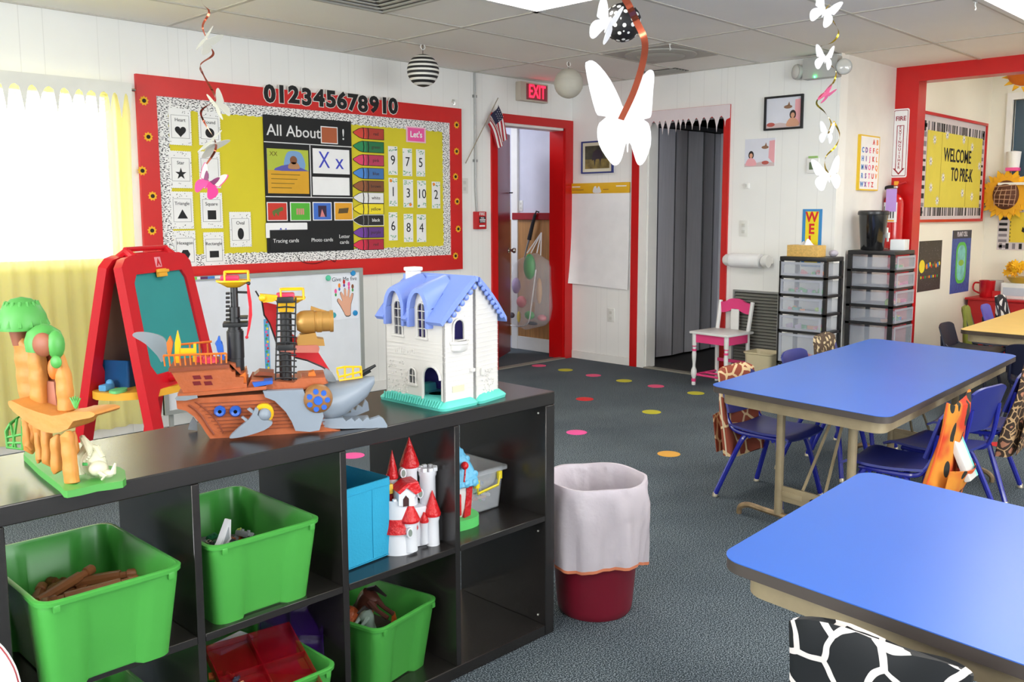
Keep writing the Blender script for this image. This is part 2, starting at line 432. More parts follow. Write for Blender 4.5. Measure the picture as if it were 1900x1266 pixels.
# side room window
m = MB(); BLU = mat('dim_window_panel', (70, 92, 108), 0.2)
for a, b in (((wy0 - .05, wz0 - .05), (wy1 + .05, wz0)), ((wy0 - .05, wz1), (wy1 + .05, wz1 + .06)), ((wy1, wz0), (wy1 + .05, wz1)), ((wy0 - .05, wz0), (wy0, wz1)), (((wy0 + wy1) / 2 - .02, wz0), ((wy0 + wy1) / 2 + .02, wz1))):
    m.box((XF - .03, a[0], a[1]), (XF + .03, b[0], b[1]), FR)
wd = struct('window_2', m); m = MB(); m.box((XF + .05, wy0, wz0), (XF + .06, wy1, wz1), BLU); m.build('window_pane', wd)
# doorway A: red casing, jambs, header
m = MB()
m.box((DX0 - .062, YA - .018, 0), (DX0, YA, DZ + .07), RED); m.box((DX1, YA - .018, 0), (XB - .004, YA, DZ + .07), RED); m.box((DX0, YA - .018, DZ), (DX1, YA, DZ + .07), RED)
m.box((DX0, YA, 0), (DX0 + .02, YA + WT + .04, DZ), RED); m.box((DX1 - .012, YA, 0), (DX1, YA + WT + .04, DZ), RED)
m.box((DX0, YA, DZ - .02), (DX1, YA + WT + .02, DZ), WHITE)
struct('trim_2', m)
THR = mat('threshold_metal', (150, 146, 134), 0.45, 0.3)
m = MB(); m.box((DX0, YA - .03, 0), (DX1, YA + .04, .012), THR, .005); m.box((XB - .03, BY0, 0), (XB + .05, BY1, .012), THR, .005); struct('trim_3', m)
# doorway B casing
m = MB()
m.box((XB - .016, 4.665, 0), (XB, 4.74, DZ + .09), RED); m.box((XB - .016, BY0 - .05, 0), (XB, BY0, DZ + .09), RED); m.box((XB - .016, BY0, DZ), (XB, 4.665, DZ + .09), RED)
struct('trim_4', m)
m = MB(); m.box((XB - .012, BY1, 0), (XB + WT, 4.665, DZ), WHITE); m.box((XB, BY1 - .012, 0), (XB + WT, BY1, DZ), WHITE); m.box((XB, BY0, 0), (XB + WT, BY0 + .012, DZ), RED); struct('trim_5', m)
m = MB(); m.box((XB - .012, 4.74, 0), (XB, YA - .02, .07), WHITE, .003); m.box((XB - .012, 2.95, 0), (XB, BY0 - .05, .07), WHITE, .003); struct('baseboard_far', m)
m = MB(); m.box((WX1, YA - .012, 0), (DX0 - .062, YA, .07), WHITE, .003); m.box((X0, YA - .012, 0), (WX1, YA, .07), WHITE, .003); struct('baseboard_left', m)
# hall behind doorway A
HALLW = mat('hall_wall', (206, 208, 222), 0.6); WOOD = mat('wainscot_wood', (176, 128, 76), 0.45, var=0.22, vscale=3, stretch=(30, 30, 1.2))
HX = 6.27
m = MB(); m.box((HX, YA + WT, 0), (HX + .06, 7.6, 2.7), HALLW); m.box((4.3, 7.5, 0), (HX, 7.6, 2.7), HALLW); m.box((4.2, YA + WT, 0), (4.3, 7.6, 2.7), HALLW); m.box((4.3, YA + WT, 2.5), (HX, 7.5, 2.6), HALLW)
struct('wall_hall', m)
m = MB(); m.box((HX - .012, YA + WT, .12), (HX, 7.5, 1.235), WOOD); struct('trim_6', m)
m = MB(); m.box((HX - .035, YA + WT, 1.235), (HX, 6.19, 1.30), mat('dark_red_paint', (150, 20, 26), 0.35), .006); m.box((HX - .025, 6.13, 0), (HX, 6.21, 2.5), WHITE); struct('trim_7', m)
m = MB(); m.box((HX - .02, YA + WT, 0), (HX, 6.21, .125), WHITE, .004); struct('baseboard_hall', m)
area('hall_ceiling_lamp', (5.2, 6.6, 2.47), (.6, 1.0), 17, (.92, .94, 1.0))
# dim closet space behind the folding door
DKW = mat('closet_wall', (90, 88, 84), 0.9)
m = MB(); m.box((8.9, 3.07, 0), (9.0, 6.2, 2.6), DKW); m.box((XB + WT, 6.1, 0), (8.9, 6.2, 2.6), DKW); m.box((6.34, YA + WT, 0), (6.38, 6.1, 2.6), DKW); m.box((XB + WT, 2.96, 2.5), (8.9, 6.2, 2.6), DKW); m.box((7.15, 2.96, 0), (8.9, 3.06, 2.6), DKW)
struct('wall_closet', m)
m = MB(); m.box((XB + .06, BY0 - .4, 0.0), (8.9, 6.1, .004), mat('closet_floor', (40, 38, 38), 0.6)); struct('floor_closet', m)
# ------------------------------------------------------------ ceiling lights
LENS = mat('lamp_diffuser', (255, 255, 255), 0.5, emit=(255, 250, 240), estr=PANEL_EMIT)
def troffer(x0, y0, label, zc=ZC, sx=1.235, sy=.615):
    t = thing('ceiling_light', label, 'ceiling light', (x0 + sx / 2, y0 + sy / 2, zc), 0)
    m = MB(); a, b = sx / 2 - .012, sy / 2 - .012
    for q in (((-a, -b), (a, -b + .035)), ((-a, b - .035), (a, b)), ((-a, -b), (-a + .035, b)), ((a - .035, -b), (a, b))):
        m.box((q[0][0], q[0][1], -.012), (q[1][0], q[1][1], .0), WHITE)
    m.build('frame', t, smooth=False)
    m = MB(); m.box((-a + .03, -b + .03, -.008), (a - .03, b - .03, -.002), LENS); m.build('diffuser', t, smooth=False); return t
troffer(2.565, 2.965, 'bright square-edged ceiling light at the top centre of the photo')
troffer(5.035, 1.12, 'bright ceiling light at the top right corner of the photo')
for x, y, l in ((5.035, -1.34, 'above the right end of the room, outside the photo'), (2.565, 0.505, 'straight above the near blue table, outside the photo'), (2.565, -1.955, 'near the added fill opening on the right, outside the photo'), (0.095, -0.725, 'directly behind the camera, outside the photo'), (-1.6, 3.58, 'in the corner left of the bright window, outside the photo'), (-1.6, .5, 'by the wall behind the camera, outside the photo')):
    troffer(x, y, 'ceiling light ' + l)
for x, y, l in ((7.6, .9, 'above the yellow table'), (7.6, -1.4, 'farther from the bulletin board')): troffer(x, y, 'side room ceiling light hidden by the red beam, ' + l, 2.75)
VG = mat('vent_grey', (170, 168, 160), 0.5); VD = mat('vent_dark', (70, 68, 64), 0.7)
t = thing('ceiling_vent', 'square louvred ceiling vent at the top edge left of the centre light', 'vent', (2.93, 3.90, ZC))
m = MB()
for k in range(5):
    a = .28 - k * .055
    for q in (((-a, -a), (a, -a + .02)), ((-a, a - .02), (a, a)), ((-a, -a), (-a + .02, a)), ((a - .02, -a), (a, a))): m.box((q[0][0], q[0][1], -.014 + k * .002), (q[1][0], q[1][1], -.004), VG)
m.build('louvre', t); m = MB(); m.box((-.27, -.27, -.003), (.27, .27, -.001), VD); m.build('backing', t)
t = thing('ceiling_vent', 'round grey air diffuser on the ceiling behind the dotted lantern', 'vent', (5.38, 3.88, ZC))
m = MB(); m.box((-.29, -.28, -.006), (.29, .28, -.001), mat('vent_tile', (176, 172, 164), .6)); m.build('plate', t)
m = MB(); m.lathe([(.25, -.004), (.25, -.012), (.2, -.026), (.17, -.018), (.15, -.03), (.1, -.034), (.06, -.028), (.001, -.028)], VG, seg=32); m.build('diffuser_cone', t)
t = thing('ceiling_vent', 'dark slotted return vent on the ceiling near the far wall', 'vent', (6.05, 4.32, ZC))
m = MB(); m.box((-.09, -.16, -.006), (.09, .16, -.001), VD); m.build('backing', t); m = MB()
for k in range(5): m.box((-.085 + k * .038, -.16, -.012), (-.085 + k * .038 + .012, .16, -.004), VG)
m.build('louvre', t)
# floor dots
DOTC = {'p': mat('pink_dot', (232, 84, 128), .8), 'y': mat('yellow_dot', (196, 190, 50), .8), 'r': mat('red_dot', (214, 40, 44), .8), 'o': mat('orange_dot', (226, 168, 72), .8), 'm': mat('magenta_dot', (238, 88, 160), .8)}
for px, py, c, lab in ((1000, 679, 'p', 'pink floor dot nearest the doorway with the red frame'), (1049, 687, 'y', 'yellow floor dot nearest the doorway, second in the far row'), (1101, 697, 'p', 'pink floor dot in front of the wall with the paper pad'),
        (1158, 707, 'y', 'yellow floor dot in front of the second red door casing'), (1217, 717, 'p', 'pink floor dot in front of the folding door'), (1291, 730, 'y', 'yellow floor dot below the front leg of the pink chair'),
        (1085, 741, 'r', 'red floor dot in the second row by the shelf end'), (1209, 765, 'y', 'yellow floor dot in the second row in open carpet'), (1070, 803, 'm', 'magenta floor dot behind the lined waste bin'),
        (1241, 843, 'o', 'orange floor dot nearest the lined waste bin on its right'), (655, 846, 'm', 'magenta floor dot seen through the back of the black shelf'), (1858, 826, 'r', 'red floor dot right of the far blue table')):
    p = onplane(px, py, 2, 0.0); mm = MB(); mm.lathe([(.062, 0.0005), (.062, .002), (.0601, .0026)], DOTC[c], seg=28)
    solo('floor_dot', mm, lab, 'floor sticker', (p.x, p.y, 0), 0, 'round spot stickers on the carpet')
mm = MB(); mm.box((-.9, -.012, .0005), (.9, .012, .002), mat('blue_tape', (40, 60, 150), .6)); solo('floor_tape', mm, 'blue tape line on the carpet by the red dot right of the table', 'tape', (6.6, 1.55, 0), radians(-80))
# ------------------------------------------------------------ things on the window wall
FA = Frame((0, YA, 0), 0)
def wA(px, py, off=0.0):
    x, z = pa(px, py, YA - off); return x, z
# bulletin board : 2.355..4.88 x 0.86..2.10
BX0, BX1, BZ0, BZ1 = 2.355, 4.88, 0.86, 2.10
t = thing('bulletin_board', 'large yellow bulletin board with red wooden frame and black and white border strip', 'bulletin board', ((BX0 + BX1) / 2, YA, BZ0))
def rel(mb, ox, oz, off=0.0): mb.T = Matrix.Translation((-ox, -off, -oz)); return mb
bx, bz = (BX0 + BX1) / 2, BZ0
REDF = mat('red_frame_paint', (205, 28, 28), 0.35, var=0.06, vscale=4)
fw = .115
m = rel(MB(), bx, bz)
for P in (((BX0, BZ1), (BX1, BZ1), (BX1 - fw, BZ1 - fw), (BX0 + fw, BZ1 - fw)), ((BX0, BZ0), (BX0 + fw, BZ0 + fw), (BX1 - fw, BZ0 + fw), (BX1, BZ0)),
          ((BX0, BZ0), (BX0, BZ1), (BX0 + fw, BZ1 - fw), (BX0 + fw, BZ0 + fw)), ((BX1, BZ0), (BX1 - fw, BZ0 + fw), (BX1 - fw, BZ1 - fw), (BX1, BZ1))):
    m.prism(P, -.024, 0, REDF)
m.build('frame', t, smooth=False)
def dashes():
    m = mat('dashed_border', (235, 235, 232), .8); N, L, b = nodes(m)
    tc = N.new('ShaderNodeTexCoord'); mp = N.new('ShaderNodeMapping'); mp.inputs['Rotation'].default_value = (0, radians(40), 0); mp.inputs['Scale'].default_value = (75, 1, 190)
    L.new(tc.outputs['Object'], mp.inputs[0]); n = add(N, 'ShaderNodeTexNoise', Scale=1.0, Detail=0.0); L.new(mp.outputs[0], n.inputs['Vector'])
    r = ramp(N, n.outputs['Fac'], [(0, (235, 235, 232)), (.575, (60, 60, 62))], L); L.new(r.outputs[0], b.inputs['Base Color']); return m
DASH = dashes()
m = rel(MB(), bx, bz); i0, i1, j0, j1 = BX0 + fw, BX1 - fw, BZ0 + fw, BZ1 - fw
m.box((i0, -.010, j0), (i1, 0, j1), YEL); m.build('backing_paper', t, smooth=False)
m = rel(MB(), bx, bz); bw = .068
def scal(a, b, n, amp, horizontal, base, sgn):
    P = []
    for i in range(n * 4 + 1):
        u = a + (b - a) * i / (n * 4); v = base + sgn * amp * abs(sin(pi * i / 4)); P.append((u, v) if horizontal else (v, u))
    return P
n = 40
m.prism([(i0, j1), ] + scal(i0, i1, n, .006, True, j1 - bw, -1)[::1] + [(i1, j1)], -.0135, -.0105, DASH)
m.prism([(i0, j0)] + scal(i0, i1, n, .006, True, j0 + bw, 1) + [(i1, j0)], -.0135, -.0105, DASH)
m.prism([(i0, j0)] + scal(j0, j1, 18, .006, False, i0 + bw, 1) + [(i0, j1)], -.0145, -.0115, DASH)
m.prism([(i1, j0)] + scal(j0, j1, 18, .006, False, i1 - bw, -1) + [(i1, j1)], -.0145, -.0115, DASH)
m.build('border_strip', t, smooth=False)
# numbers along the frame top
HALO = mat('white_cut_edge', (236, 234, 226), .7)
nums = [('0', 500, 174), ('1', 522, 175), ('2', 545, 176), ('3', 569, 180), ('4', 592, 182), ('5', 614, 184), ('6', 634, 187), ('7', 654, 190), ('8', 673, 193), ('9', 694, 194), ('1', 713, 196), ('0', 729, 197)]
for ch, px, py in nums:
    x, z = wA(px, py, .024); m = MB()
    m.text(ch, 0, -.005, .148, HALO, y=-.0005, bold=.075, ext=.0004, sx=1.1); m.text(ch, 0, -.005, .148, INK, y=-.0022, bold=.045, ext=.0006, sx=1.1)
    lab = {'0': 'black cut-out digit 0', '1': 'black cut-out digit 1'}.get(ch, 'black cut-out digit ' + ch) + ' on the top rail of the red board frame'
    if px == 500: lab = 'black cut-out digit 0 starting the number row on the red board frame'
    if px == 729: lab = 'black cut-out digit 0 ending the number row on the red board frame'
    if px == 522: lab = 'black cut-out digit 1 between 0 and 2 in the number row'
    if px == 713: lab = 'black cut-out digit 1 of the final 10 in the number row'
    solo('number_cutout', m, lab, 'number', (x, YA - .0245, z), 0, 'cut-out numbers on the board frame')
# sunflower stickers on the frame
def flower_sticker(px, py, lab):
    x, z = wA(px, py, .024); m = MB()
    m.prism(star((0, 0), .029, .021, 9), -.002, 0, mat('sunflower_petal', (236, 178, 30), .7)); m.prism(ngon((0, 0), .012, 14), -.004, -.002, mat('sunflower_heart', (40, 26, 18), .8))
    solo('sunflower_sticker', m, lab, 'sticker', (x, YA - .0242, z), 0, 'sunflower stickers on the red frame')
for i, (px, py) in enumerate(((267, 187), (275, 254), (264, 317), (283, 364), (282, 428))):
    flower_sticker(px, py, ['topmost', 'second', 'middle', 'fourth', 'lowest'][i] + ' sunflower sticker on the left rail of the red frame')
for i, (px, py) in enumerate(((847, 232), (847, 281), (845, 328), (848, 374), (850, 425), (845, 475))):
    flower_sticker(px, py, ['topmost', 'second', 'third', 'fourth', 'fifth', 'lowest'][i] + ' sunflower sticker on the right rail of the red frame')
# shape cards
CARD = mat('laminated_card', (236, 236, 234), .25)
def shape_card(px0, py0, px1, py1, name, fn, tilt=0.0):
    a, b = wA(px0, py0, .012), wA(px1, py1, .012); cx, cz = (a[0] + b[0]) / 2, (a[1] + b[1]) / 2; w, h = abs(b[0] - a[0]), abs(a[1] - b[1])
    t = MB(); t.T = Matrix.Rotation(tilt, 4, 'Y')
    n = 10; P = []
    for i in range(n * 2): P.append((-w / 2 + w * i / (n * 2), h / 2 - (.003 if i % 2 else 0)))
    for i in range(n * 3): P.append((w / 2 - (.003 if i % 2 else 0), h / 2 - h * i / (n * 3)))
    for i in range(n * 2): P.append((w / 2 - w * i / (n * 2), -h / 2 + (.003 if i % 2 else 0)))
    for i in range(n * 3): P.append((-w / 2 + (.003 if i % 2 else 0), -h / 2 + h * i / (n * 3)))
    t.prism(P, -.002, 0, CARD)
    iw, ih = w * .40, h * .31
    for q in (((-iw, -ih), (iw, -ih + .0016)), ((-iw, ih - .0016), (iw, ih)), ((-iw, -ih), (-iw + .0016, ih)), ((iw - .0016, -ih), (iw, ih))): t.box((q[0][0], -.0026, q[0][1]), (q[1][0], -.002, q[1][1]), INK)
    rnd = random.Random(name)
    for k in range(46):
        x = rnd.uniform(-w * .46, w * .46); z = rnd.uniform(-h * .47, h * .47)
        if abs(x) < iw + .004 and abs(z) < ih + .004: continue
        t.box((x - .002, -.0026, z - .002), (x + .003, -.002, z + .0015), INK)
    if name:
        t.text(name, 0, h * .18, w * .205, mat('card_ink', (70, 70, 72), .7), y=-.003, bold=0)
    if fn: t.prism(fn(w), -.0035, -.002, INK)
    hid = '' if name else 'blank-looking shape card half hidden behind the hanging butterflies'
    solo('shape_card', t, hid or 'white shape card reading %s with a black %s' % (name, {'Heart': 'heart', 'Round': 'circle', 'Star': 'star', 'Triangle': 'triangle', 'Square': 'square', 'Hexagon': 'hexagon', 'Rectangle': 'rectangle', 'Oval': 'oval'}[name]),
         'card', (cx, YA - .0145, cz), 0, 'shape cards on the board')
heart = lambda w: [(w * .26 * (0.95 * sin(a) ** 3), -h0(w) + w * .26 * (0.8 * cos(a) - .3 * cos(2 * a) - .12 * cos(3 * a) - .05 * cos(4 * a))) for a in [2 * pi * i / 32 for i in range(32)]]
h0 = lambda w: w * .18
shape_card(311, 199, 356, 271, 'Heart', heart)
shape_card(366, 205, 410, 272, 'Round', lambda w: ngon((0, -h0(w)), w * .2))
shape_card(312, 279, 357, 350, 'Star', lambda w: star((0, -h0(w)), w * .26, w * .1, 5))
shape_card(367, 280, 410, 350, '', None)
shape_card(315, 355, 360, 425, 'Triangle', lambda w: [(-w * .23, -h0(w) - w * .17), (w * .23, -h0(w) - w * .17), (0, -h0(w) + w * .22)])
shape_card(370, 357, 414, 424, 'Square', lambda w: [(-w * .19, -h0(w) - w * .19), (w * .19, -h0(w) - w * .19), (w * .19, -h0(w) + w * .19), (-w * .19, -h0(w) + w * .19)])
shape_card(321, 428, 365, 500, 'Hexagon', lambda w: ngon((0, -h0(w)), w * .22, 6))
shape_card(376, 431, 417, 497, 'Rectangle', lambda w: [(-w * .22, -h0(w) - w * .15), (w * .22, -h0(w) - w * .15), (w * .22, -h0(w) + w * .15), (-w * .22, -h0(w) + w * .15)])
shape_card(424, 393, 467, 458, 'Oval', lambda w: ngon((0, -h0(w)), w * .14, 24, w * .24))
# pocket chart
a, b = wA(487, 213, .014), wA(656, 466, .014); t0 = wA(653, 225, .014)
cx0, cx1, cz1, cz0 = a[0], b[0], (a[1] + t0[1]) / 2 + .0, (b[1] + wA(490, 468, .014)[1]) / 2
PW, PH = cx1 - cx0, cz1 - cz0
fr = Frame((cx0, YA - .0145, cz0), 0)
CLOTH = mat('black_chart_cloth', (20, 21, 23), .7, bump=.2, bscale=12); CLEAR = mat('clear_vinyl', (245, 248, 250), .08, alpha=.14, spec=.8)
t = thing('pocket_chart', 'black cloth pocket chart reading All About with letter X cards', 'chart', fr.loc)
m = MB(); m.box((0, -.004, 0), (PW, 0, PH), CLOTH); m.build('cloth_panel', t, smooth=False)
def F(px, py): return fr.uv(px, py)
m = MB(); LINE = mat('pale_line', (225, 225, 225), .6)
zt = F(570, 268)[1]; zm = F(570, 366)[1]; xm = F(575, 300)[0]
m.box((0, -.006, zt - .003), (PW, -.004, zt + .003), LINE); m.box((0, -.006, zm - .003), (PW, -.004, zm + .003), LINE); m.box((xm - .003, -.006, zm), (xm + .003, -.004, zt), LINE)
tx = F(545, 245); m.text('All About', tx[0], tx[1], .104, LINE, y=-.0055, bold=.004); tx = F(636, 251); m.text('!', tx[0], tx[1], .104, LINE, y=-.0055, bold=.004)
zl = F(570, 446)[1]
m.text('Tracing cards', F(530, 447)[0], zl, .036, LINE, y=-.0075); m.text('Photo cards', F(597, 445)[0], zl, .036, LINE, y=-.0075)
m.text('Letter', F(638, 438)[0], zl + .02, .036, LINE, y=-.0075); m.text('cards', F(638, 447)[0], zl - .02, .036, LINE, y=-.0075)
m.build('printed_lines', t, smooth=False)
zp = F(570, 426)[1]
m = MB(); m.box((.02, -.0065, .02), (PW - .02, -.0045, zp), CLOTH); m.build('lower_pocket', t, smooth=False)
def pic(name, x0, y0, x1, y1, mats_fn, border=PAPER, lab=None, parent=t, frm=None):
    f = frm or fr; p, q = f.uv(x0, y0), f.uv(x1, y1); m = MB()
    m.box((p[0], -.0062, q[1]), (q[0], -.0042, p[1]), border); mats_fn(m, p[0], q[1], q[0], p[1]); o = m.build(name, parent, smooth=False)
    if lab: o['label'] = lab
    return o
def c_story(m, x0, z0, x1, z1):
    zz = z0 + (z1 - z0) * .52
    m.box((x0, -.0066, zz), (x1, -.0062, z1), mat('story_green', (176, 190, 60), .5)); m.box((x0, -.0066, z0), (x1, -.0062, zz), mat('story_gold', (214, 160, 30), .5))
    w = x1 - x0; h = z1 - z0
    m.prism(smooth_poly([(x0 + w * .42, zz + h * .05), (x0 + w * .46, zz + h * .38), (x0 + w * .64, zz + h * .45), (x0 + w * .84, zz + h * .38), (x0 + w * .9, zz + h * .05)]), -.0068, -.0066, mat('story_blue', (120, 160, 205), .5))
    m.prism(smooth_poly([(x0 + w * .15, zz), (x0 + w * .5, zz + h * .14), (x0 + w * .95, zz + h * .02), (x0 + w * .9, zz)]), -.0070, -.0066, mat('story_purple', (86, 84, 170), .5))
    m.prism(ngon((x0 + w * .63, zz + h * .24), w * .09, 12), -.0072, -.0066, BROWNP)
    m.prism(smooth_poly([(x0 + w * .5, zz + h * .05), (x0 + w * .55, zz + h * .18), (x0 + w * .72, zz + h * .18), (x0 + w * .77, zz + h * .05)]), -.0072, -.0066, mat('story_tan', (180, 130, 90), .5))
    m.text('XX', x0 + w * .15, z1 - h * .12, h * .14, mat('olive_ink', (110, 90, 20), .7), y=-.007)
    for k in range(4): m.box((x0 + w * .08, -.0068, zz - h * (.1 + .1 * k)), (x0 + w * (.78 - .07 * k), -.0066, zz - h * (.085 + .1 * k)), mat('olive_ink', (110, 90, 20), .7))
pic('story_card', 494, 275, 573, 360, c_story, PAPER, 'green and gold story card with a sleeping figure')
BLUI = mat('blue_ink', (60, 70, 190), .6)
def c_xx(m, x0, z0, x1, z1):
    w, h = x1 - x0, z1 - z0
    m.text('X', x0 + w * .3, z0 + h * .52, h * .95, BLUI, y=-.0068, sx=.8); m.text('x', x0 + w * .72, z0 + h * .48, h * .9, BLUI, y=-.0068, sx=.9)
pic('letter_card', 579, 275, 648, 324, c_xx, PAPER, 'white card with blue handwritten X x')
pic('blank_card', 579, 328, 648, 363, lambda *k: None, PAPER, 'blank white card')
def c_col(c, fn=None):
    def g(m, x0, z0, x1, z1):
        e = .006; m.box((x0 + e, -.0066, z0 + e), (x1 - e, -.0062, z1 - e), c)
        if fn: fn(m, (x0 + x1) / 2, (z0 + z1) / 2, (x1 - x0))
    return g
g1 = lambda m, x, z, w: (m.prism(smooth_poly([(x - w * .25, z), (x, z + w * .12), (x + w * .25, z + w * .2), (x + w * .28, z + w * .05), (x + w * .1, z - w * .02), (x + w * .05, z - w * .2), (x - w * .08, z - w * .05), (x - w * .15, z - w * .22)]), -.0069, -.0066, mat('olive_print', (90, 110, 50), .6)))
g2 = lambda m, x, z, w: [m.box((x - w * .2 + k * w * .1, -.0069, z - w * .13), (x - w * .13 + k * w * .1, -.0066, z + w * .13), mat('pink_print', (214, 130, 130), .6)) for k in range(4)]
g3 = lambda m, x, z, w: (m.box((x - w * .22, -.0069, z - w * .25), (x + w * .22, -.0066, z + w * .25), mat('dark_print', (50, 30, 60), .6)), m.prism([(x - w * .12, z - w * .25), (x - w * .02, z + w * .1), (x + w * .14, z - w * .25)], -.0071, -.0068, mat('pink_print', (214, 130, 130), .6)))
g4 = lambda m, x, z, w: m.prism([(x - w * .3, z - w * .1), (x - w * .25, z + w * .12), (x + w * .28, z + w * .16), (x + w * .22, z - w * .08)], -.0069, -.0066, mat('brown_print', (90, 72, 40), .6))
pic('photo_card', 494, 375, 533, 410, c_col(mat('card_red', (200, 50, 34), .5), g1), PAPER, 'red picture card with a green animal')
pic('photo_card', 537, 375, 576, 410, c_col(mat('card_green', (80, 176, 50), .5), g2), PAPER, 'green picture card')
pic('photo_card', 579, 375, 615, 409, c_col(mat('card_blue', (62, 110, 200), .5), g3), PAPER, 'blue picture card')
pic('photo_card', 619, 375, 654, 409, c_col(mat('card_orange', (226, 160, 34), .5), g4), PAPER, 'orange picture card')
pic('title_card', 594, 234, 626, 268, c_col(mat('card_rust', (172, 88, 50), .5)), PAPER, 'brown shiny card in the chart title')
p, q = F(492, 415), F(570, 440); m = MB(); m.box((p[0], -.0056, q[1]), (q[0], -.0044, p[1]), PAPER); m.box((p[0] + .004, -.0062, q[1] + .004), (q[0] - .003, -.0058, p[1] + .004), PAPER)
m.prism([(p[0] + .1, zp + .002), (p[0] + .11, zp + .015), (p[0] + .12, zp + .002)], -.0068, -.0063, BLUI); m.prism([(p[0] + .14, zp + .002), (p[0] + .15, zp + .013), (p[0] + .155, zp + .002)], -.0068, -.0063, BLUI); m.build('tracing_cards', t, smooth=False)
for px, py in ((493, 217), (572, 223), (645, 229)):
    q = F(px, py); m = MB(); m.lathe([(.001, .004), (.009, .006), (.012, .007), (.012, .009)], mat('brass', (190, 180, 140), .3, .8), c=(q[0], 0, q[1]), axis='y', seg=14); m.build('grommet', t)
# crayons
names = [('red', (214, 70, 56)), ('green', (34, 140, 86)), ('pink', (226, 70, 110)), ('blue', (74, 138, 214)), ('brown', (150, 90, 54)), ('white', (232, 232, 230)), ('yellow', (240, 220, 40)), ('black', (34, 34, 36)), ('purple', (116, 66, 160)), ('red', (220, 50, 80))]
ys = [246, 271, 296, 321, 345, 367, 388, 409, 432, 455]
for k, ((nm, c), py) in enumerate(zip(names, ys)):
    L_, R_ = wA(656, py, .013), wA(711, py + .5, .013); w = R_[0] - L_[0]; h = .036; cxx = (L_[0] + R_[0]) / 2; m = MB()
    cm = mat('crayon_%s_%d' % (nm, k), c, .4); body = mat('crayon_wrap_%d' % k, tuple(int(x * .82) for x in c), .4)
    tip = smooth_poly([(-w / 2, -.004), (-w / 2, .006), (-w * .32, h * .8), (-w * .2, h), (w / 2, h), (w / 2, -h), (-w * .2, -h), (-w * .32, -h * .8)], 1)
    big = [(x * 1.04, z * 1.1) for x, z in tip]
    m.prism(big, -.0008, 0, INK if nm != 'black' else PAPER); m.prism(tip, -.0016, -.0008, cm)
    m.prism([(-w * .1, -h), (w / 2, -h), (w / 2, h), (-w * .1, h)], -.0022, -.0016, body if nm not in ('white', 'yellow', 'black') else cm)
    bk = INK if nm != 'black' else mat('grey_line', (120, 120, 120), .6)
    for xx in (-w * .2, -w * .04): m.prism(smooth_poly([(xx, -h), (xx + .006, -h), (xx + .011, 0), (xx + .006, h), (xx, h), (xx + .004, 0)], 2), -.0028, -.0022, bk)
    m.text(nm, w * .24, 0, .034, PAPER if nm == 'black' else mat('dim_ink', (70, 50, 50), .7), y=-.0026)
    lab = '%s paper crayon cut-out beside the black chart' % nm
    if k == 0: lab = 'red paper crayon cut-out at the top of the crayon column'
    if k == 9: lab = 'reddish pink paper crayon cut-out at the bottom of the crayon column'
    if k == 2: lab = 'pink paper crayon cut-out between the green and blue crayons'
    solo('crayon_cutout', m, lab, 'crayon cut-out', (cxx, YA - .0145, L_[1]), 0, 'paper crayons on the board')
# Let's card
p, q = wA(753, 234, .013), wA(790, 266, .013); w, h = q[0] - p[0], p[1] - q[1]; m = MB()
m.box((-w / 2, -.002, -h / 2), (w / 2, 0, h / 2), mat('pale_pink', (236, 190, 206), .4)); m.box((-w * .42, -.0028, -h * .42), (w * .42, -.002, h * .42), PINKP); m.text("Let's", 0, 0, .062, PAPER, y=-.0034, bold=.02)
solo('word_card', m, "pink card reading Let's on the board", 'card', ((p[0] + q[0]) / 2, YA - .013, (p[1] + q[1]) / 2), 0)
# number cards
LEAF = mat('leaf_print', (120, 180, 140), .7)
for s_, x0, y0, x1, y1 in (('9', 720, 271, 738, 325), ('7', 747, 275, 765, 327), ('5', 772, 277, 789, 328), ('1', 721, 330, 738, 383), ('3', 748, 333, 767, 385), ('10', 774, 335, 791, 386), ('2', 801, 337, 817, 387), ('6', 721, 394, 738, 446), ('8', 749, 397, 767, 449), ('4', 773, 398, 791, 449)):
    p, q = wA(x0, y0, .013), wA(x1, y1, .013); w, h = q[0] - p[0], p[1] - q[1]; m = MB(); m.box((-w / 2, -.0016, -h / 2), (w / 2, 0, h / 2), CARD)
    rnd = random.Random('l' + s_)
    for k in range(22):
        sx_ = rnd.choice([-1, 1]); zz = rnd.choice([-1, 1]) * rnd.uniform(.32, .47) * h; xx = rnd.uniform(-.42, .42) * w
        m.prism([(xx - .008, zz), (xx, zz + .004), (xx + .008, zz + .001), (xx, zz - .004)], -.002, -.0016, LEAF)
    if s_ in '123': m.prism(ngon((-w * .25 if s_ != '3' else w * .2, (1 if s_ != '3' else -1) * h * .4), .012, 10), -.0024, -.002, ORANGEP)
    m.text(s_, 0, 0, .098, INK, y=-.0022, bold=-.002, sx=.9)
    solo('number_card', m, 'narrow white number card with %s and leaf decoration' % s_, 'card', ((p[0] + q[0]) / 2, YA - .0115, (p[1] + q[1]) / 2), 0, 'number cards on the board')
# small clip at top right of the frame
p = wA(841, 190, .02); m = MB(); m.tube([(0, -.01, -.02), (.015, -.02, -.015), (.015, -.02, .015), (0, -.012, .02), (-.012, -.02, .0)], .003, CHROME, 6); solo('wall_hook', m, 'small brass hook at the top right corner of the red board frame', 'hook', (p[0], YA, p[1]))
# hanging string under board
m = MB(); c0 = wA(545, 470, .02); m.tube(smooth_path([(0, -.03, 0), (.06, -.03, -.06), (.16, -.03, -.075), (.27, -.03, -.05), (.32, -.03, -.07), (.33, -.03, -.02)]), .0022, INK, 5); solo('board_string', m, 'thin dark string hanging along the lower board border', 'string', (c0[0], YA, c0[1]))
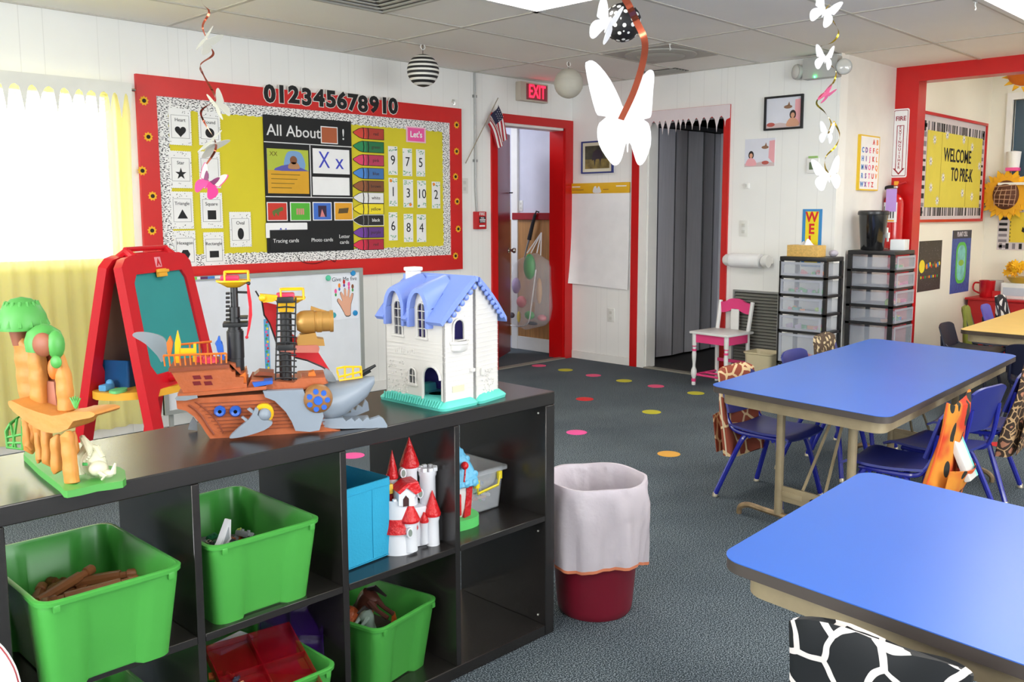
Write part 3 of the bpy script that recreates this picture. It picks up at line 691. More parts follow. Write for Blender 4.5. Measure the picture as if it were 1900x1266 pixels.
# conduit, fire alarm, switch
t = thing('fire_alarm', 'red fire alarm pull box below the wall conduit', 'fire alarm', (wA(885, 409)[0], YA, wA(885, 409)[1]))
AR = mat('alarm_red', (190, 24, 30), .35); m = MB(); m.box((-.045, -.05, -.07), (.06, 0, .07), AR, .006); m.build('housing', t)
m = MB(); m.text('FIRE', .008, .05, .034, PAPER, y=-.052); m.box((-.022, -.053, -.02), (.045, -.05, .03), BLACK, .002); m.box((-.018, -.056, .0), (.04, -.052, .008), PAPER); m.text('PULL', .012, .018, .018, PAPER, y=-.054); m.text('DOWN', .012, -.011, .016, PAPER, y=-.054); m.box((-.02, -.051, -.05), (.04, -.05, -.038), PAPER); m.build('lever_and_text', t)
zt = wA(885, 395)[1]; p = wA(879, 131)
m = MB(); m.tube([(0, -.012, ZC - .01), (0, -.012, 1.50), (.006, -.012, 1.42), (.012, -.016, zt + .0)], .009, mat('conduit_grey', (176, 178, 176), .4, .2), 8)
for z in (2.2, 1.7): m.box((-.02, -.014, z), (.02, 0, z + .02), GREYM)
solo('conduit', m, 'thin grey conduit running from the ceiling down to the red alarm box', 'conduit', (p[0], YA, 0))
def plate(px, py, w, h, lab, cat='light switch', n=2, fn=wA, rz=0, base=None):
    m = MB(); m.box((-w / 2, -.006, -h / 2), (w / 2, 0, h / 2), mat('switch_plate', (226, 226, 220), .35), .003)
    for k in range(n): zz = (k - (n - 1) / 2) * h * .4; m.box((-w * .18, -.009, zz - h * .11), (w * .18, -.006, zz + h * .11), mat('switch_plate_dark', (206, 206, 198), .35), .002)
    x, z = fn(px, py); return m, x, z
m, x, z = plate(861, 345, .075, .12, ''); solo('light_switch', m, 'white light switch plate between the board and the conduit', 'light switch', (x, YA, z))
# flag
fl = Frame((wA(900, 240, .06)[0], YA - .05, wA(900, 240, .06)[1]), 0)
t = thing('flag', 'small American flag on a thin stick leaning on the wall by the door', 'flag', fl.loc)
a, b = fl.uv(867, 303), fl.uv(921, 182); m = MB(); m.tube([(a[0], .02, a[1]), (b[0], -.02, b[1])], .004, mat('flag_stick', (150, 140, 120), .5), 6); m.build('stick', t)
FR_, FW_, FB_ = mat('flag_red', (170, 30, 44), .8), mat('flag_white', (226, 222, 220), .8), mat('flag_blue', (36, 38, 66), .8)
m = MB(); TL, BL = fl.uv(919, 194), fl.uv(899, 231); TR, BR = fl.uv(937, 259), fl.uv(924, 277)
for k in range(13):
    def fn(u, v, k=k):
        vv = (k + v) / 13; x = (TL[0] * (1 - vv) + BL[0] * vv) * (1 - u) + (TR[0] * (1 - vv) + BR[0] * vv) * u; z = (TL[1] * (1 - vv) + BL[1] * vv) * (1 - u) + (TR[1] * (1 - vv) + BR[1] * vv) * u
        return (x + .012 * sin(u * 3 + 1) , -.02 - .018 * sin(vv * 9 + u * 2), z + .015 * sin(pi * u))
    if k < 7:
        m.grid(lambda u, v: fn(u * .42, v), 6, 1, FB_); m.grid(lambda u, v: fn(.42 + u * .58, v), 8, 1, FR_ if k % 2 == 0 else FW_)
    else: m.grid(fn, 14, 1, FR_ if k % 2 == 0 else FW_)
for i in range(5):
    for j in range(4):
        u, vv = .05 + .08 * i, (.9 + j * 1.6) / 13
        x = (TL[0] * (1 - vv) + BL[0] * vv) * (1 - u) + (TR[0] * (1 - vv) + BR[0] * vv) * u; z = (TL[1] * (1 - vv) + BL[1] * vv) * (1 - u) + (TR[1] * (1 - vv) + BR[1] * vv) * u
        m.prism(star((x + .012 * sin(u * 3 + 1), z + .015 * sin(pi * u)), .005, .002, 5), -.045 , -.0448, FW_)
m.build('cloth', t)
# exit sign
p0, p1 = wA(966, 150, .06), wA(1017, 192, .06)
t = thing('exit_sign', 'lit red EXIT sign in a beige housing above the doorway', 'exit sign', ((p0[0] + p1[0]) / 2, YA, (p0[1] + p1[1]) / 2)); w, h = p1[0] - p0[0], p0[1] - p1[1]
m = MB(); m.box((-w / 2, -.06, -h / 2), (w / 2, 0, h / 2), mat('sign_housing', (196, 186, 170), .5), .006); m.build('housing', t)
m = MB(); m.box((-w * .30, -.063, -h * .42), (w * .46, -.06, h * .42), mat('sign_face', (150, 60, 72), .5), .001); m.build('face', t)
m = MB(); m.text('EXIT', w * .08, 0, h * .98, mat('exit_letters', (255, 30, 50), .4, emit=(255, 30, 58), estr=2.2), y=-.0655, sx=.66, bold=.012); o = m.build('letters', t); o['label'] = 'glowing red letters'
# red door leaf, hall things
t = thing('door_leaf', 'dark red wooden door standing open into the hall', 'door', (DX0 + .03, YA + WT + .02, 0), radians(31))
m = MB(); DRED = mat('door_dark_red', (122, 14, 20), .3); m.box((0, 0, .02), (.80, .04, 2.0), DRED, .003); m.build('panel', t)
m = MB(); m.lathe([(.001, -.07), (.022, -.066), (.027, -.05), (.012, -.03), (.012, -.01), (.026, -.004), (.026, 0)], CHROME, c=(.73, 0, .96), axis='y', seg=14); m.ball((.73, 0, .96), .001, CHROME, 4, 4); o = m.build('door_knob', t)
m = MB(); m.tube([(.76, -.002, 1.48), (.76, -.03, 1.48), (.72, -.04, 1.48)], .006, DARK, 6); m.build('coat_hook', t)
# umbrella and mesh bag hanging from the chair rail in the hall
hf = Frame((HX - .05, 5.95, 1.0), RB)
t = thing('umbrella', 'folded black umbrella hanging from the red rail in the hall', 'umbrella', hf.loc, RB)
pp = [hf.uv(993, 398), hf.uv(988, 420), hf.uv(983, 445)]; m = MB(); m.tube([(pp[0][0], 0, pp[0][1]), (pp[1][0], -.005, pp[1][1]), (pp[2][0], -.01, pp[2][1])], [.014, .017, .02], mat('umbrella_cloth', (24, 26, 32), .6), 8); m.build('folded_cloth', t)
q2 = hf.uv(975, 478); m = MB(); m.tube([(pp[2][0], -.01, pp[2][1]), (q2[0], -.015, q2[1])], [.010, .006], GREYM, 6); m.build('shaft', t)
m = MB(); m.tube([(pp[0][0], 0, pp[0][1]), (pp[0][0] + .02, -.005, pp[0][1] + .03), (pp[0][0] + .03, .02, pp[0][1] + .02)], .007, BLACK, 6); m.build('handle', t)
MESH = mat('white_mesh_netting', (236, 238, 242), .6, alpha=.24)
bf = Frame((HX - .15, 5.88, .55), RB - .15)
t = thing('mesh_bag', 'white mesh bag full of green and pink toys hanging in the hall', 'bag', bf.loc, bf.rz)
out = bf.pts([(985, 470), (975, 472), (957, 490), (951, 525), (944, 560), (941, 590), (950, 600), (975, 612), (1000, 612), (1018, 598), (1023, 570), (1020, 520), (1020, 490), (1008, 475), (997, 470)])
cxm = sum(p[0] for p in out) / len(out); rings = []
zs = sorted(set(p[1] for p in out)); zmin, zmax = zs[0], zs[-1]
def wid(z):
    xs = []
    for (a, b) in zip(out, out[1:] + out[:1]):
        if (a[1] - z) * (b[1] - z) <= 0 and abs(a[1] - b[1]) > 1e-6: xs.append(a[0] + (b[0] - a[0]) * (z - a[1]) / (b[1] - a[1]))
    return (min(xs), max(xs)) if len(xs) > 1 else (cxm - .01, cxm + .01)
for i in range(13):
    z = zmin + (zmax - zmin) * (.003 + .994 * i / 12); l, r = wid(z); c = (l + r) / 2; hw = (r - l) / 2
    rings.append([(c + hw * cos(2 * pi * k / 20), .42 * hw * sin(2 * pi * k / 20) * (1 + .05 * cos(4 * k)), z) for k in range(20)])
m = MB(); m.loft(rings, MESH); m.build('netting', t)
m = MB(); tp = bf.uv(995, 432)
for a in ((978, 470), (985, 470), (996, 470), (1003, 474)): q = bf.uv(*a); m.tube([(tp[0], .06, tp[1]), ((tp[0] + q[0]) / 2, .03, (tp[1] + q[1]) / 2), (q[0], 0, q[1])], .006, PAPER, 5)
lp = bf.pts([(951, 525), (941, 590), (950, 600), (990, 602), (1000, 560), (1008, 500)]); m.tube([(x, -.085, z) for x, z in smooth_path(lp)], .006, PAPER, 6); m.build('straps', t)
TOYC = [mat('toy_green', (60, 190, 90), .4), mat('toy_pink', (226, 130, 140), .5), mat('toy_lilac', (170, 150, 190), .5), mat('toy_tan', (206, 160, 110), .6), mat('toy_dark', (40, 42, 60), .5), mat('toy_blue', (60, 110, 190), .4), mat('toy_yellow', (226, 200, 60), .4)]
for k, (px, py, r, c, sc) in enumerate(((985, 495, .07, 0, (1, .7, 1.7)), (1003, 540, .05, 3, (.7, .5, 2.4)), (970, 560, .055, 1, (1, .8, 1)), (960, 530, .05, 2, (1, .8, 1.5)), (952, 585, .028, 4, (1, 1, 1)), (985, 585, .05, 0, (1.2, .8, .8)), (965, 588, .03, 6, (.6, .6, 1.8)), (1008, 590, .045, 1, (1.2, .8, .7)), (990, 600, .04, 4, (1.8, .8, .4)))):
    q = bf.uv(px, py); m = MB(); m.ball((0, 0, 0), r, TOYC[c], 12, 8, sc)
    wpt = bf.M @ Vector((q[0], -.015, q[1]))
    solo('soft_toy', m, 'coloured toy seen through the netting of the hanging white mesh bag', 'toy', wpt, bf.rz, 'toys inside the hanging mesh bag')
q = onplane(967, 382, 0, HX); m, _, _ = plate(0, 0, .05, .1, '', fn=lambda a, b: (0, 0)); solo('light_switch', m, 'white light switch plate on the hall wall above the red rail', 'light switch', (HX, q.y, q.z), RB)
# yellow sheer curtain + icicle trim over the window
SHEER = mat('yellow_sheer', (240, 216, 70), .8); N, L, b_ = nodes(SHEER)
tr = N.new('ShaderNodeBsdfTransparent'); tl = N.new('ShaderNodeBsdfTranslucent'); tl.inputs[0].default_value = rgb((250, 236, 120)); df = N.new('ShaderNodeBsdfDiffuse'); df.inputs[0].default_value = rgb((248, 240, 150))
m1 = N.new('ShaderNodeMixShader'); m1.inputs[0].default_value = .5; L.new(tl.outputs[0], m1.inputs[1]); L.new(df.outputs[0], m1.inputs[2])
m2 = N.new('ShaderNodeMixShader'); m2.inputs[0].default_value = .60; L.new(tr.outputs[0], m2.inputs[1]); L.new(m1.outputs[0], m2.inputs[2]); L.new(m2.outputs[0], N['Material Output'].inputs[0])
def curtain(x0, x1, lab, sd):
    t = thing('curtain', lab, 'curtain', ((x0 + x1) / 2, YA - .06, 0)); m = MB(); w = x1 - x0
    m.grid(lambda u, v: (-w / 2 + w * u + .012 * sin(v * 5 + sd), .016 * sin(u * w * 70 + sd) + .008 * sin(u * w * 31 + 2 * v + sd) * (1.5 - v), .06 + v * 1.94), int(w * 120), 8, SHEER); m.build('sheer_panel', t); return t
curtain(.4, 1.42, 'yellow sheer curtain panel at the very left edge', 0.3); curtain(1.40, 2.30, 'yellow sheer curtain panel beside the red bulletin board frame', 1.9)
m = MB(); m.tube([(-1.1, 0, 0), (1.02, 0, 0)], .009, CHROME, 8); m.tube([(1.0, 0, 0), (1.0, .06, 0)], .008, CHROME, 6); m.tube([(-1.05, 0, 0), (-1.05, .06, 0)], .008, CHROME, 6); solo('curtain_rod', m, 'thin curtain rod above the bright window', 'curtain rod', (1.31, YA - .06, 2.0))
def icicles(w, ztop, lens, mat_, seed, depth=.0015, wid_=None):
    rnd = random.Random(seed); P = [(-w / 2, 0), (-w / 2, -lens[0])]; x = -w / 2
    while x < w / 2 - .03:
        g = rnd.uniform(.018, .05); tip = rnd.uniform(lens[1], lens[2]); ww = rnd.uniform(.022, .042)
        P += [(x + g * .2, -lens[0] * .9), (x + g * .55, -lens[0] * .8), (x + g, -lens[0] * 1.0), (x + g + ww * .35, -tip * .75), (x + g + ww * .5, -tip), (x + g + ww * .68, -tip * .75), (x + g + ww, -lens[0] * 1.1)]; x += g + ww
    P = [(min(px, w / 2), pz) for px, pz in P]; P += [(w / 2, -lens[0]), (w / 2, 0)]
    m = MB(); m.prism(P, -depth, 0, mat_); return m
ICE = mat('icicle_paper', (226, 226, 218), .8)
m = icicles(1.75, 0, (.075, .13, .22), ICE, 3); solo('icicle_trim', m, 'white paper icicle trim across the top of the bright window', 'paper trim', (1.425, YA - .085, 2.035))
# ------------------------------------------------------------ things on the far wall
def FB(px, py, off=0.0): # frame on far wall centred at a pixel
    p = onplane(px, py, 0, XB - off); return Frame((XB - off, p.y, p.z), RB)
# framed horse picture
f = FB(1112, 291); t = thing('framed_picture', 'blue framed picture of a brown animal in a yellow field', 'picture', f.loc, RB)
def frame_rect(f, x0, y0, x1, y1):
    a, b = f.uv(x0, y0), f.uv(x1, y1); return (min(a[0], b[0]), min(a[1], b[1]), max(a[0], b[0]), max(a[1], b[1]))
x0, z0, x1, z1 = (-.19, -.14, .16, .135)
FBL = mat('blue_frame', (40, 54, 120), .4)
def ring(m, x0, z0, x1, z1, w, y0, y1, mt):
    m.box((x0, y0, z0), (x1, y1, z0 + w), mt); m.box((x0, y0, z1 - w), (x1, y1, z1), mt); m.box((x0, y0, z0 + w), (x0 + w, y1, z1 - w), mt); m.box((x1 - w, y0, z0 + w), (x1, y1, z1 - w), mt)
m = MB(); ring(m, x0, z0, x1, z1, .012, -.02, 0, FBL); m.build('frame', t, smooth=False)
m = MB(); m.box((x0 + .01, -.010, z0 + .01), (x1 - .01, -.004, z1 - .01), mat('cream_mat', (222, 216, 190), .7)); m.box((x0 + .04, -.012, z0 + .04), (x1 - .04, -.010, z1 - .04), mat('field_print', (120, 104, 50), .6, var=.5, vscale=14))
m.box((x0 + .04, -.0124, z0 + .12), (x1 - .04, -.012, z1 - .04), mat('forest_print', (58, 58, 40), .6, var=.5, vscale=20)); hx = -.02
m.prism(smooth_poly([(hx - .05, -.03), (hx - .04, .035), (hx, .06), (hx + .05, .045), (hx + .07, .0), (hx + .05, -.02), (hx + .04, -.07), (hx + .03, -.02), (hx - .01, -.025), (hx - .02, -.075), (hx - .03, -.025)]), -.0135, -.0124, mat('horse_print', (44, 34, 44), .6)); m.build('print', t, smooth=False)
# paper pad
f = FB(1112, 440); t = thing('paper_pad', 'large white easel paper pad with yellow header taped to the wall', 'paper pad', f.loc - Vector((.006, 0, 0)), RB)
a, b = f.uv(1060, 342), f.uv(1168, 530); PW2 = b[0] - a[0]
m = MB()
m.grid(lambda u, v: (a[0] + PW2 * u + .0, -.010 - .012 * (1 - v) ** 2 - (.05 * (1 - v) ** 3 * max(0, 1 - u * 8)), (f.uv(1060, 531)[1] + .03) + (a[1] - .08 - f.uv(1060, 531)[1] - .0) * v - .025 * (1 - v) * u), 16, 16, PAPER, .004); m.build('paper_sheets', t)
m = MB(); m.box((a[0], -.014, a[1] - .085), (a[0] + PW2, 0, a[1] + .005), mat('pad_yellow', (226, 176, 32), .45), .002); o = m.build('header_strip', t)
m = MB(); m.box((a[0] + .03, -.0155, a[1] - .03), (a[0] + .12, -.014, a[1] - .022), PAPER); m.build('header_print', t, smooth=False); m = MB(); m.box((a[0] + PW2 - .14, -.0155, a[1] - .03), (a[0] + PW2 - .03, -.014, a[1] - .022), PAPER); m.build('header_print', t, smooth=False); m = MB(); m.prism(smooth_poly([(a[0] + .27, a[1] - .078), (a[0] + .28, a[1] - .03), (a[0] + .3, a[1] - .025), (a[0] + .31, a[1] - .045), (a[0] + .33, a[1] - .025), (a[0] + .345, a[1] - .04), (a[0] + .355, a[1] - .078)]), -.0165, -.014, mat('icon_white', (225, 225, 222), .6))
m.box((a[0] + .03, -.0152, a[1] - .055), (a[0] + .16, -.014, a[1] - .05), BROWNP); m.box((a[0] + .38, -.0152, a[1] - .055), (a[0] + .44, -.014, a[1] - .05), BROWNP); m.build('header_print', t)
f = FB(1134, 585); m, _, _ = plate(0, 0, .075, .12, '', fn=lambda a, b: (0, 0)); solo('wall_outlet', m, 'white wall outlet below the paper pad', 'outlet', f.loc, RB)
f = FB(1380, 424); m, _, _ = plate(0, 0, .075, .12, '', fn=lambda a, b: (0, 0)); solo('light_switch', m, 'white light switch plate right of the folding door', 'light switch', f.loc, RB)
f = FB(1387, 345); m = MB(); m.box((-.02, -.02, -.02), (.02, 0, .02), FR, .004); m.box((-.008, -.024, -.012), (.008, -.02, .012), mat('switch_plate_dark', (206, 206, 198), .35)); solo('wall_button', m, 'tiny white wall button above the light switch', 'button', f.loc, RB)
# family of photos
SKIN = mat('print_skin', (216, 160, 130), .6); HAIR = mat('print_hair', (40, 28, 26), .6); ROSE = mat('print_rose', (236, 170, 176), .6); SKY = mat('print_pale', (222, 224, 234), .6); PB = mat('print_brown', (150, 110, 84), .6)
def photo_art(m, x0, z0, x1, z1, flip, y=-.004):
    w, h = x1 - x0, z1 - z0; X = (lambda u: x0 + w * u) if not flip else (lambda u: x1 - w * u); q = lambda P: [(X(u), z0 + h * v) for u, v in P]
    m.box((x0, y, z0), (x1, y + .002, z1), SKY)
    m.prism(q([(.8, .05), (.82, .9), (1, .92), (1, .05)]) if not flip else [(x1 - w * .0, z0 + h * .05), (x1, z0 + h * .92), (x1 - w * .18, z0 + h * .9), (x1 - w * .2, z0 + h * .3)], y - .0005, y, ROSE)
    m.prism(q([(0, 0), (0, .12), (.4, .18), (.75, .1), (1, .12), (1, 0)]), y - .0006, y, mat('print_table', (210, 190, 190), .6))
    u0 = .78 if not flip else .8
    c = (X(u0 - .02), z0 + h * .42); m.prism(ngon(c, w * .09, 16, h * .15), y - .001, y, HAIR); m.prism(ngon((c[0], c[1] - h * .02), w * .055, 14, h * .085), y - .0015, y, SKIN)
    m.prism(smooth_poly([(c[0] - w * .17, z0 + h * .05), (c[0] - w * .12, z0 + h * .26), (c[0] + w * .0, z0 + h * .32), (c[0] + w * .13, z0 + h * .24), (c[0] + w * .17, z0 + h * .05)]), y - .0012, y, ROSE if flip else SKIN)
    ux = .62 if not flip else .32
    m.prism(ngon((X(ux), z0 + h * .68), w * .12, 10, h * .06), y - .001, y, PB); m.prism([(X(ux) - w * .02, z0 + h * .72), (X(ux) + w * .03, z0 + h * .85), (X(ux) + w * .06, z0 + h * .72)], y - .001, y, PB)
    ub = .14 if not flip else .3
    m.prism(ngon((X(ub), z0 + h * .13), w * .12, 10, h * .07), y - .0012, y, mat('print_berry', (190, 90, 80), .6))
f = FB(1455, 209); t = thing('framed_picture', 'black framed photo print of a person with dark hair lying at a pink table', 'picture', f.loc, RB)
a, b = f.uv(1421, 182), f.uv(1490, 241); c_, d_ = (a[0], (f.uv(1421, 243)[1])), (b[0], f.uv(1421, 181)[1])
m = MB(); ring(m, c_[0], c_[1], d_[0], d_[1], .014, -.022, 0, BLACK); m.build('frame', t, smooth=False)
m = MB(); photo_art(m, c_[0] + .012, c_[1] + .012, d_[0] - .012, d_[1] - .012, False, -.008); m.text('BIRTHDAY', .06, d_[1] - .06, .022, PB, y=-.0085) if False else None; m.build('print', t, smooth=False)
f = FB(1410, 283); m = MB(); a, b = f.uv(1383, 259), f.uv(1437, 308); photo_art(m, a[0], b[1], b[0], a[1], True, -.003); m.box((a[0], -.001, b[1]), (b[0], 0, a[1]), PAPER); solo('photo_print', m, 'unframed photo print of a person in pink beside a banquet scene', 'photo', f.loc, RB)
# thermostat + little green plant sticker
f = FB(1510, 307); t = thing('thermostat', 'white thermostat with green display behind the hanging butterfly', 'thermostat', f.loc, RB)
m = MB(); m.box((-.045, -.02, -.055), (.045, 0, .05), FR, .005); m.build('case', t); m = MB(); m.box((-.024, -.023, -.03), (.03, -.02, .022), mat('lcd_green', (70, 96, 66), .2)); m.build('display', t)
m = MB(); m.box((-.035, -.018, .05), (.03, 0, .065), mat('leafy_label', (150, 190, 110), .6)); m.build('top_label', t)
# emergency light
f = FB(1530, 128, .0); t = thing('emergency_light', 'white emergency light with two lamp heads and a green indicator', 'emergency light', f.loc, RB)
m = MB(); m.box((-.13, -.08, -.07), (.13, 0, .075), mat('sign_grey', (176, 176, 172), .5), .01); m.build('housing', t)
for s_ in (-1, 1):
    m = MB(); m.T = Matrix.Translation((s_ * .175, -.07, -.01)) @ Matrix.Rotation(s_ * .5, 4, 'Z'); m.lathe([(.001, .06), (.03, .055), (.05, .02), (.055, 0), (.052, -.01)], mat('sign_grey', (176, 176, 172), .5), axis='y', seg=18); m.lathe([(.001, -.022), (.03, -.018), (.048, -.008)], mat('lens_clear', (210, 210, 204), .15, spec=.9), axis='y', seg=18); m.build('lamp_head', t)
m = MB(); m.ball((-.03, -.085, -.06), .005, mat('green_led', (60, 255, 130), .3, emit=(40, 255, 120), estr=30), 8, 6); o = m.build('indicator', t); o['label'] = 'glowing green indicator'
# WELCOME strip, partly hidden
f = FB(1507, 418, .0); t = thing('wall_banner', 'blue and yellow vertical sign with red letters WEL above the tissue box', 'sign', f.loc, RB)
m = MB(); m.box((-.075, -.003, -.30), (.075, 0, .115), mat('banner_blue', (60, 140, 200), .6)); m.box((-.05, -.004, -.28), (.05, -.003, .098), mat('banner_yellow', (244, 220, 30), .6)); m.build('sheet', t, smooth=False)
m = MB()
for k, ch in enumerate('WEL'): m.text(ch, -.002, .055 - k * .085, .10, mat('banner_red', (214, 40, 40), .6), y=-.005, bold=.03, sx=.9)
m.build('letters', t, smooth=False)
# paper towel holder
f = FB(1390, 484, .09); t = thing('paper_towel_holder', 'wall-mounted paper towel roll right of the folding door', 'paper towel holder', f.loc, RB)
a, b = f.uv(1346, 482), f.uv(1432, 482)
m = MB(); m.lathe([(.001, a[0] + .05), (.052, a[0] + .05), (.054, a[0] + .06), (.054, b[0] - .09), (.001, b[0] - .09)], mat('towel_paper', (238, 238, 238), .9, bump=.1), axis='x', seg=24); m.build('roll', t)
for nm, xx, s_ in (('end_bracket', a[0] + .02, 1), ('end_bracket', b[0] - .05, -1)):
    m = MB(); m.lathe([(.001, xx - .03), (.03, xx - .03), (.044, xx - .012), (.046, xx + .025), (.001, xx + .025)], FR, axis='x', seg=20); m.box((xx - .02, 0, -.02), (xx + .02, .088, .02), FR, .005); m.build(nm, t)
# wall vent grille
f = FB(1402, 615, 0); t = thing('wall_vent', 'large dark louvred air return grille low on the wall behind the pink chair', 'vent', f.loc, RB)
a, b = f.uv(1366, 545), f.uv(1446, 545); zt_, zb_ = f.uv(1400, 543)[1], -.33
m = MB(); m.box((a[0], -.006, zb_), (b[0], -.002, zt_), mat('vent_shadow', (52, 52, 48), .8)); m.build('backing', t, smooth=False)
m = MB(); n = 26
for k in range(n):
    z = zb_ + (zt_ - zb_) * k / n; m.add([(a[0], -.022, z), (b[0], -.022, z), (b[0], -.006, z + .014), (a[0], -.006, z + .014)], [(0, 1, 2, 3)], mat('vent_slat', (128, 128, 120), .5)); m.box((a[0], -.022, z - .002), (b[0], -.02, z + .002), mat('vent_slat', (128, 128, 120), .5))
m.build('louvre', t, smooth=False); m = MB(); ring(m, a[0] - .015, zb_ - .015, b[0] + .015, zt_ + .015, .015, -.024, 0, GREYM); m.build('frame', t, smooth=False)
# folding accordion door
t = thing('folding_door', 'grey vinyl accordion folding door in the second doorway', 'door', (6.42, 4.78, 0.0), radians(-2))
GV = mat('grey_vinyl', (232, 232, 240), .45, var=.06, vscale=5, stretch=(20, 20, .6)); GVD = mat('grey_vinyl_seam', (96, 96, 102), .5)
xs = [0]; k = 0; P = []
for i in range(10): P.append((i * .21, -.013 if i % 2 == 0 else .013))
m = MB()
for i in range(9):
    (xa, ya), (xb, yb) = P[i], P[i + 1]
    if i % 2 == 1: xb_ = xb
    m.add([(xa, ya, .02), (xb, yb, .02), (xb, yb, 2.03), (xa, ya, 2.03)], [(0, 1, 2, 3)], GV); m.add([(xa, ya + .006, .02), (xb, yb + .006, .02), (xb, yb + .006, 2.03), (xa, ya + .006, 2.03)], [(3, 2, 1, 0)], GV)
    m.add([(xa, ya, 2.03), (xb, yb, 2.03), (xb, yb + .006, 2.03), (xa, ya + .006, 2.03)], [(0, 1, 2, 3)], GV)
m.build('vinyl_panels', t, smooth=False)
m = MB()
for i in range(10): m.tube([(P[i][0], P[i][1], .02), (P[i][0], P[i][1], 2.03)], .007, GVD, 6)
m.build('hinge_seams', t)
m = MB(); m.box((-.02, -.03, 2.04), (1.95, .03, 2.075), GVD); m.build('track', t)
m = MB(); xx = 1.12; m.box((xx - .03, -.06, .02), (xx + .03, -.03, 2.03), GV); m.build('lead_post', t, smooth=False)
m = MB(); m.tube(smooth_path([(xx, -.06, 1.18), (xx - .02, -.09, 1.20), (xx - .02, -.1, 1.29), (xx - .02, -.09, 1.38), (xx, -.06, 1.40)]), .008, mat('handle_silver', (196, 198, 204), .3, .3), 8); m.build('door_handle', t)
# icicle paper over doorway B
m = icicles(.93, 0, (.10, .145, .205), mat('icicle_paper_pinkish', (226, 214, 216), .7), 11)
solo('icicle_trim', m, 'pale pink paper icicle trim over the grey folding door', 'paper trim', (XB - .02, 4.275, DZ + .088), RB)
# ------------------------------------------------------------ pillar side: alphabet poster
YP = 2.95
a, b = onplane(1592, 254, 1, YP), onplane(1624, 350, 1, YP)
t = thing('alphabet_poster', 'small rainbow alphabet poster on the white pillar', 'poster', ((a.x + b.x) / 2, YP, (a.z + b.z) / 2)); w, h = b.x - a.x, 0.40
m = MB(); m.box((-w / 2, -.02, -h / 2), (w / 2, 0, h / 2), mat('poster_border', (230, 190, 40), .6)); m.box((-w / 2 + .012, -.021, -h / 2 + .01), (w / 2 - .012, -.02, h / 2 - .01), PAPER); m.build('sheet', t, smooth=False)
m = MB(); cs = [REDP, ORANGEP, GREENP, BLUEP, mat('violet_paper', (110, 50, 150), .6), PINKP]; al = 'ABCDEFGHIJKLMNOPQRSTUVWXYZ'
i = 0
for r in range(6):
    for c in range(5):
        if r == 0 and c < 3: continue
        if i >= 26: break
        m.text(al[i], -w / 2 + w * (.14 + .18 * c), h * (.38 - .155 * r), .052, cs[(i + r) % 6], y=-.0215, bold=.03); i += 1; m.build('letter', t, smooth=False); m = MB()
# fire extinguisher sign on the red column
XR = 7.15
p = onplane(1670, 266, 0, XR); t = thing('fire_extinguisher_sign', 'white and red FIRE EXTINGUISHER sign with a down arrow on the red column', 'sign', (XR, p.y, p.z), RB)
m = MB(); m.slab(rrect(.1, .1, .01), 0, 0, PAPER) if False else None
m.prism([(x, z) for x, z in rrect(.125, .52, .014)], -.003, 0, PAPER); SR = mat('sign_red', (150, 24, 40), .5)
m.prism(rrect(.108, .50, .01), -.0036, -.003, SR); m.prism(rrect(.1, .49, .008), -.0042, -.0036, PAPER)
m.prism([(-.046, -.19), (0, -.24), (.046, -.19), (.028, -.19), (.028, .135), (-.028, .135), (-.028, -.19)], -.0046, -.0042, SR); m.prism([(-.022, .13), (.022, .13), (.022, -.2), (0, -.225), (-.022, -.2)], -.0052, -.0046, PAPER); m.build('plate', t, smooth=False)
m = MB(); m.text('FIRE', 0, .185, .047, SR, y=-.0046, bold=.02, sx=.95)
for k, ch in enumerate('EXTINGUISHER'): m.text(ch, 0, .118 - k * .0275, .031, SR, y=-.0056, bold=.015)
m.build('letters', t, smooth=False)
# fire extinguisher
p = onplane(1657, 395, 0, XR - .09); t = thing('fire_extinguisher', 'red fire extinguisher with lilac tag hung on the red column', 'fire extinguisher', (XR - .09, p.y, 1.03), RB)
m = MB(); m.lathe([(.001, 0), (.06, 0), (.073, .015), (.075, .04), (.075, .34), (.066, .38), (.04, .41), (.025, .42)], mat('extinguisher_red', (196, 16, 20), .22, coat=.5), seg=24); m.build('cylinder', t)
m = MB(); m.lathe([(.022, .42), (.022, .45), (.014, .46)], GREYM, seg=12); m.box((-.05, -.015, .455), (.03, .015, .475), CHROME, .004); m.build('valve', t)
m = MB(); m.tube(smooth_path([(0, -.01, .47), (-.06, -.02, .46), (-.11, -.02, .40), (-.115, -.02, .3), (-.10, -.03, .2), (-.085, -.04, .14)]), .012, BLACK, 8); m.build('hose', t)
m = MB(); m.tube([(-.085, -.04, .14), (-.08, -.045, .05)], [.012, .02], BLACK, 8); m.build('nozzle', t)
m = MB(); m.box((0, -.01, .48), (.03, .01, .51), mat('seal_yellow', (236, 170, 40), .5), .003); m.tube([(0, 0, .475), (.09, 0, .50)], .008, AR, 6); m.build('handle', t)
m = MB(); m.grid(lambda u, v: (.077 * sin(-.75 + 1.5 * u), -.077 * cos(-.75 + 1.5 * u), .2 + .15 * v), 12, 2, PAPER)
for k in range(5): m.grid(lambda u, v, k=k: (.0785 * sin(-.6 + .1 * u + .24 * k), -.0785 * cos(-.6 + .1 * u + .24 * k), .23 + .09 * v), 2, 1, BLACK)
m.grid(lambda u, v: (.0785 * sin(-.5 + 1. * u), -.0785 * cos(-.5 + 1. * u), .205 + .012 * v), 8, 1, mat('seal_yellow', (236, 170, 40), .5)); m.build('label_plate', t)
m = MB(); m.box((-.02, -.095, .28), (.06, -.093, .45), mat('lilac_tag', (186, 150, 220), .7)); m.build('tag', t)
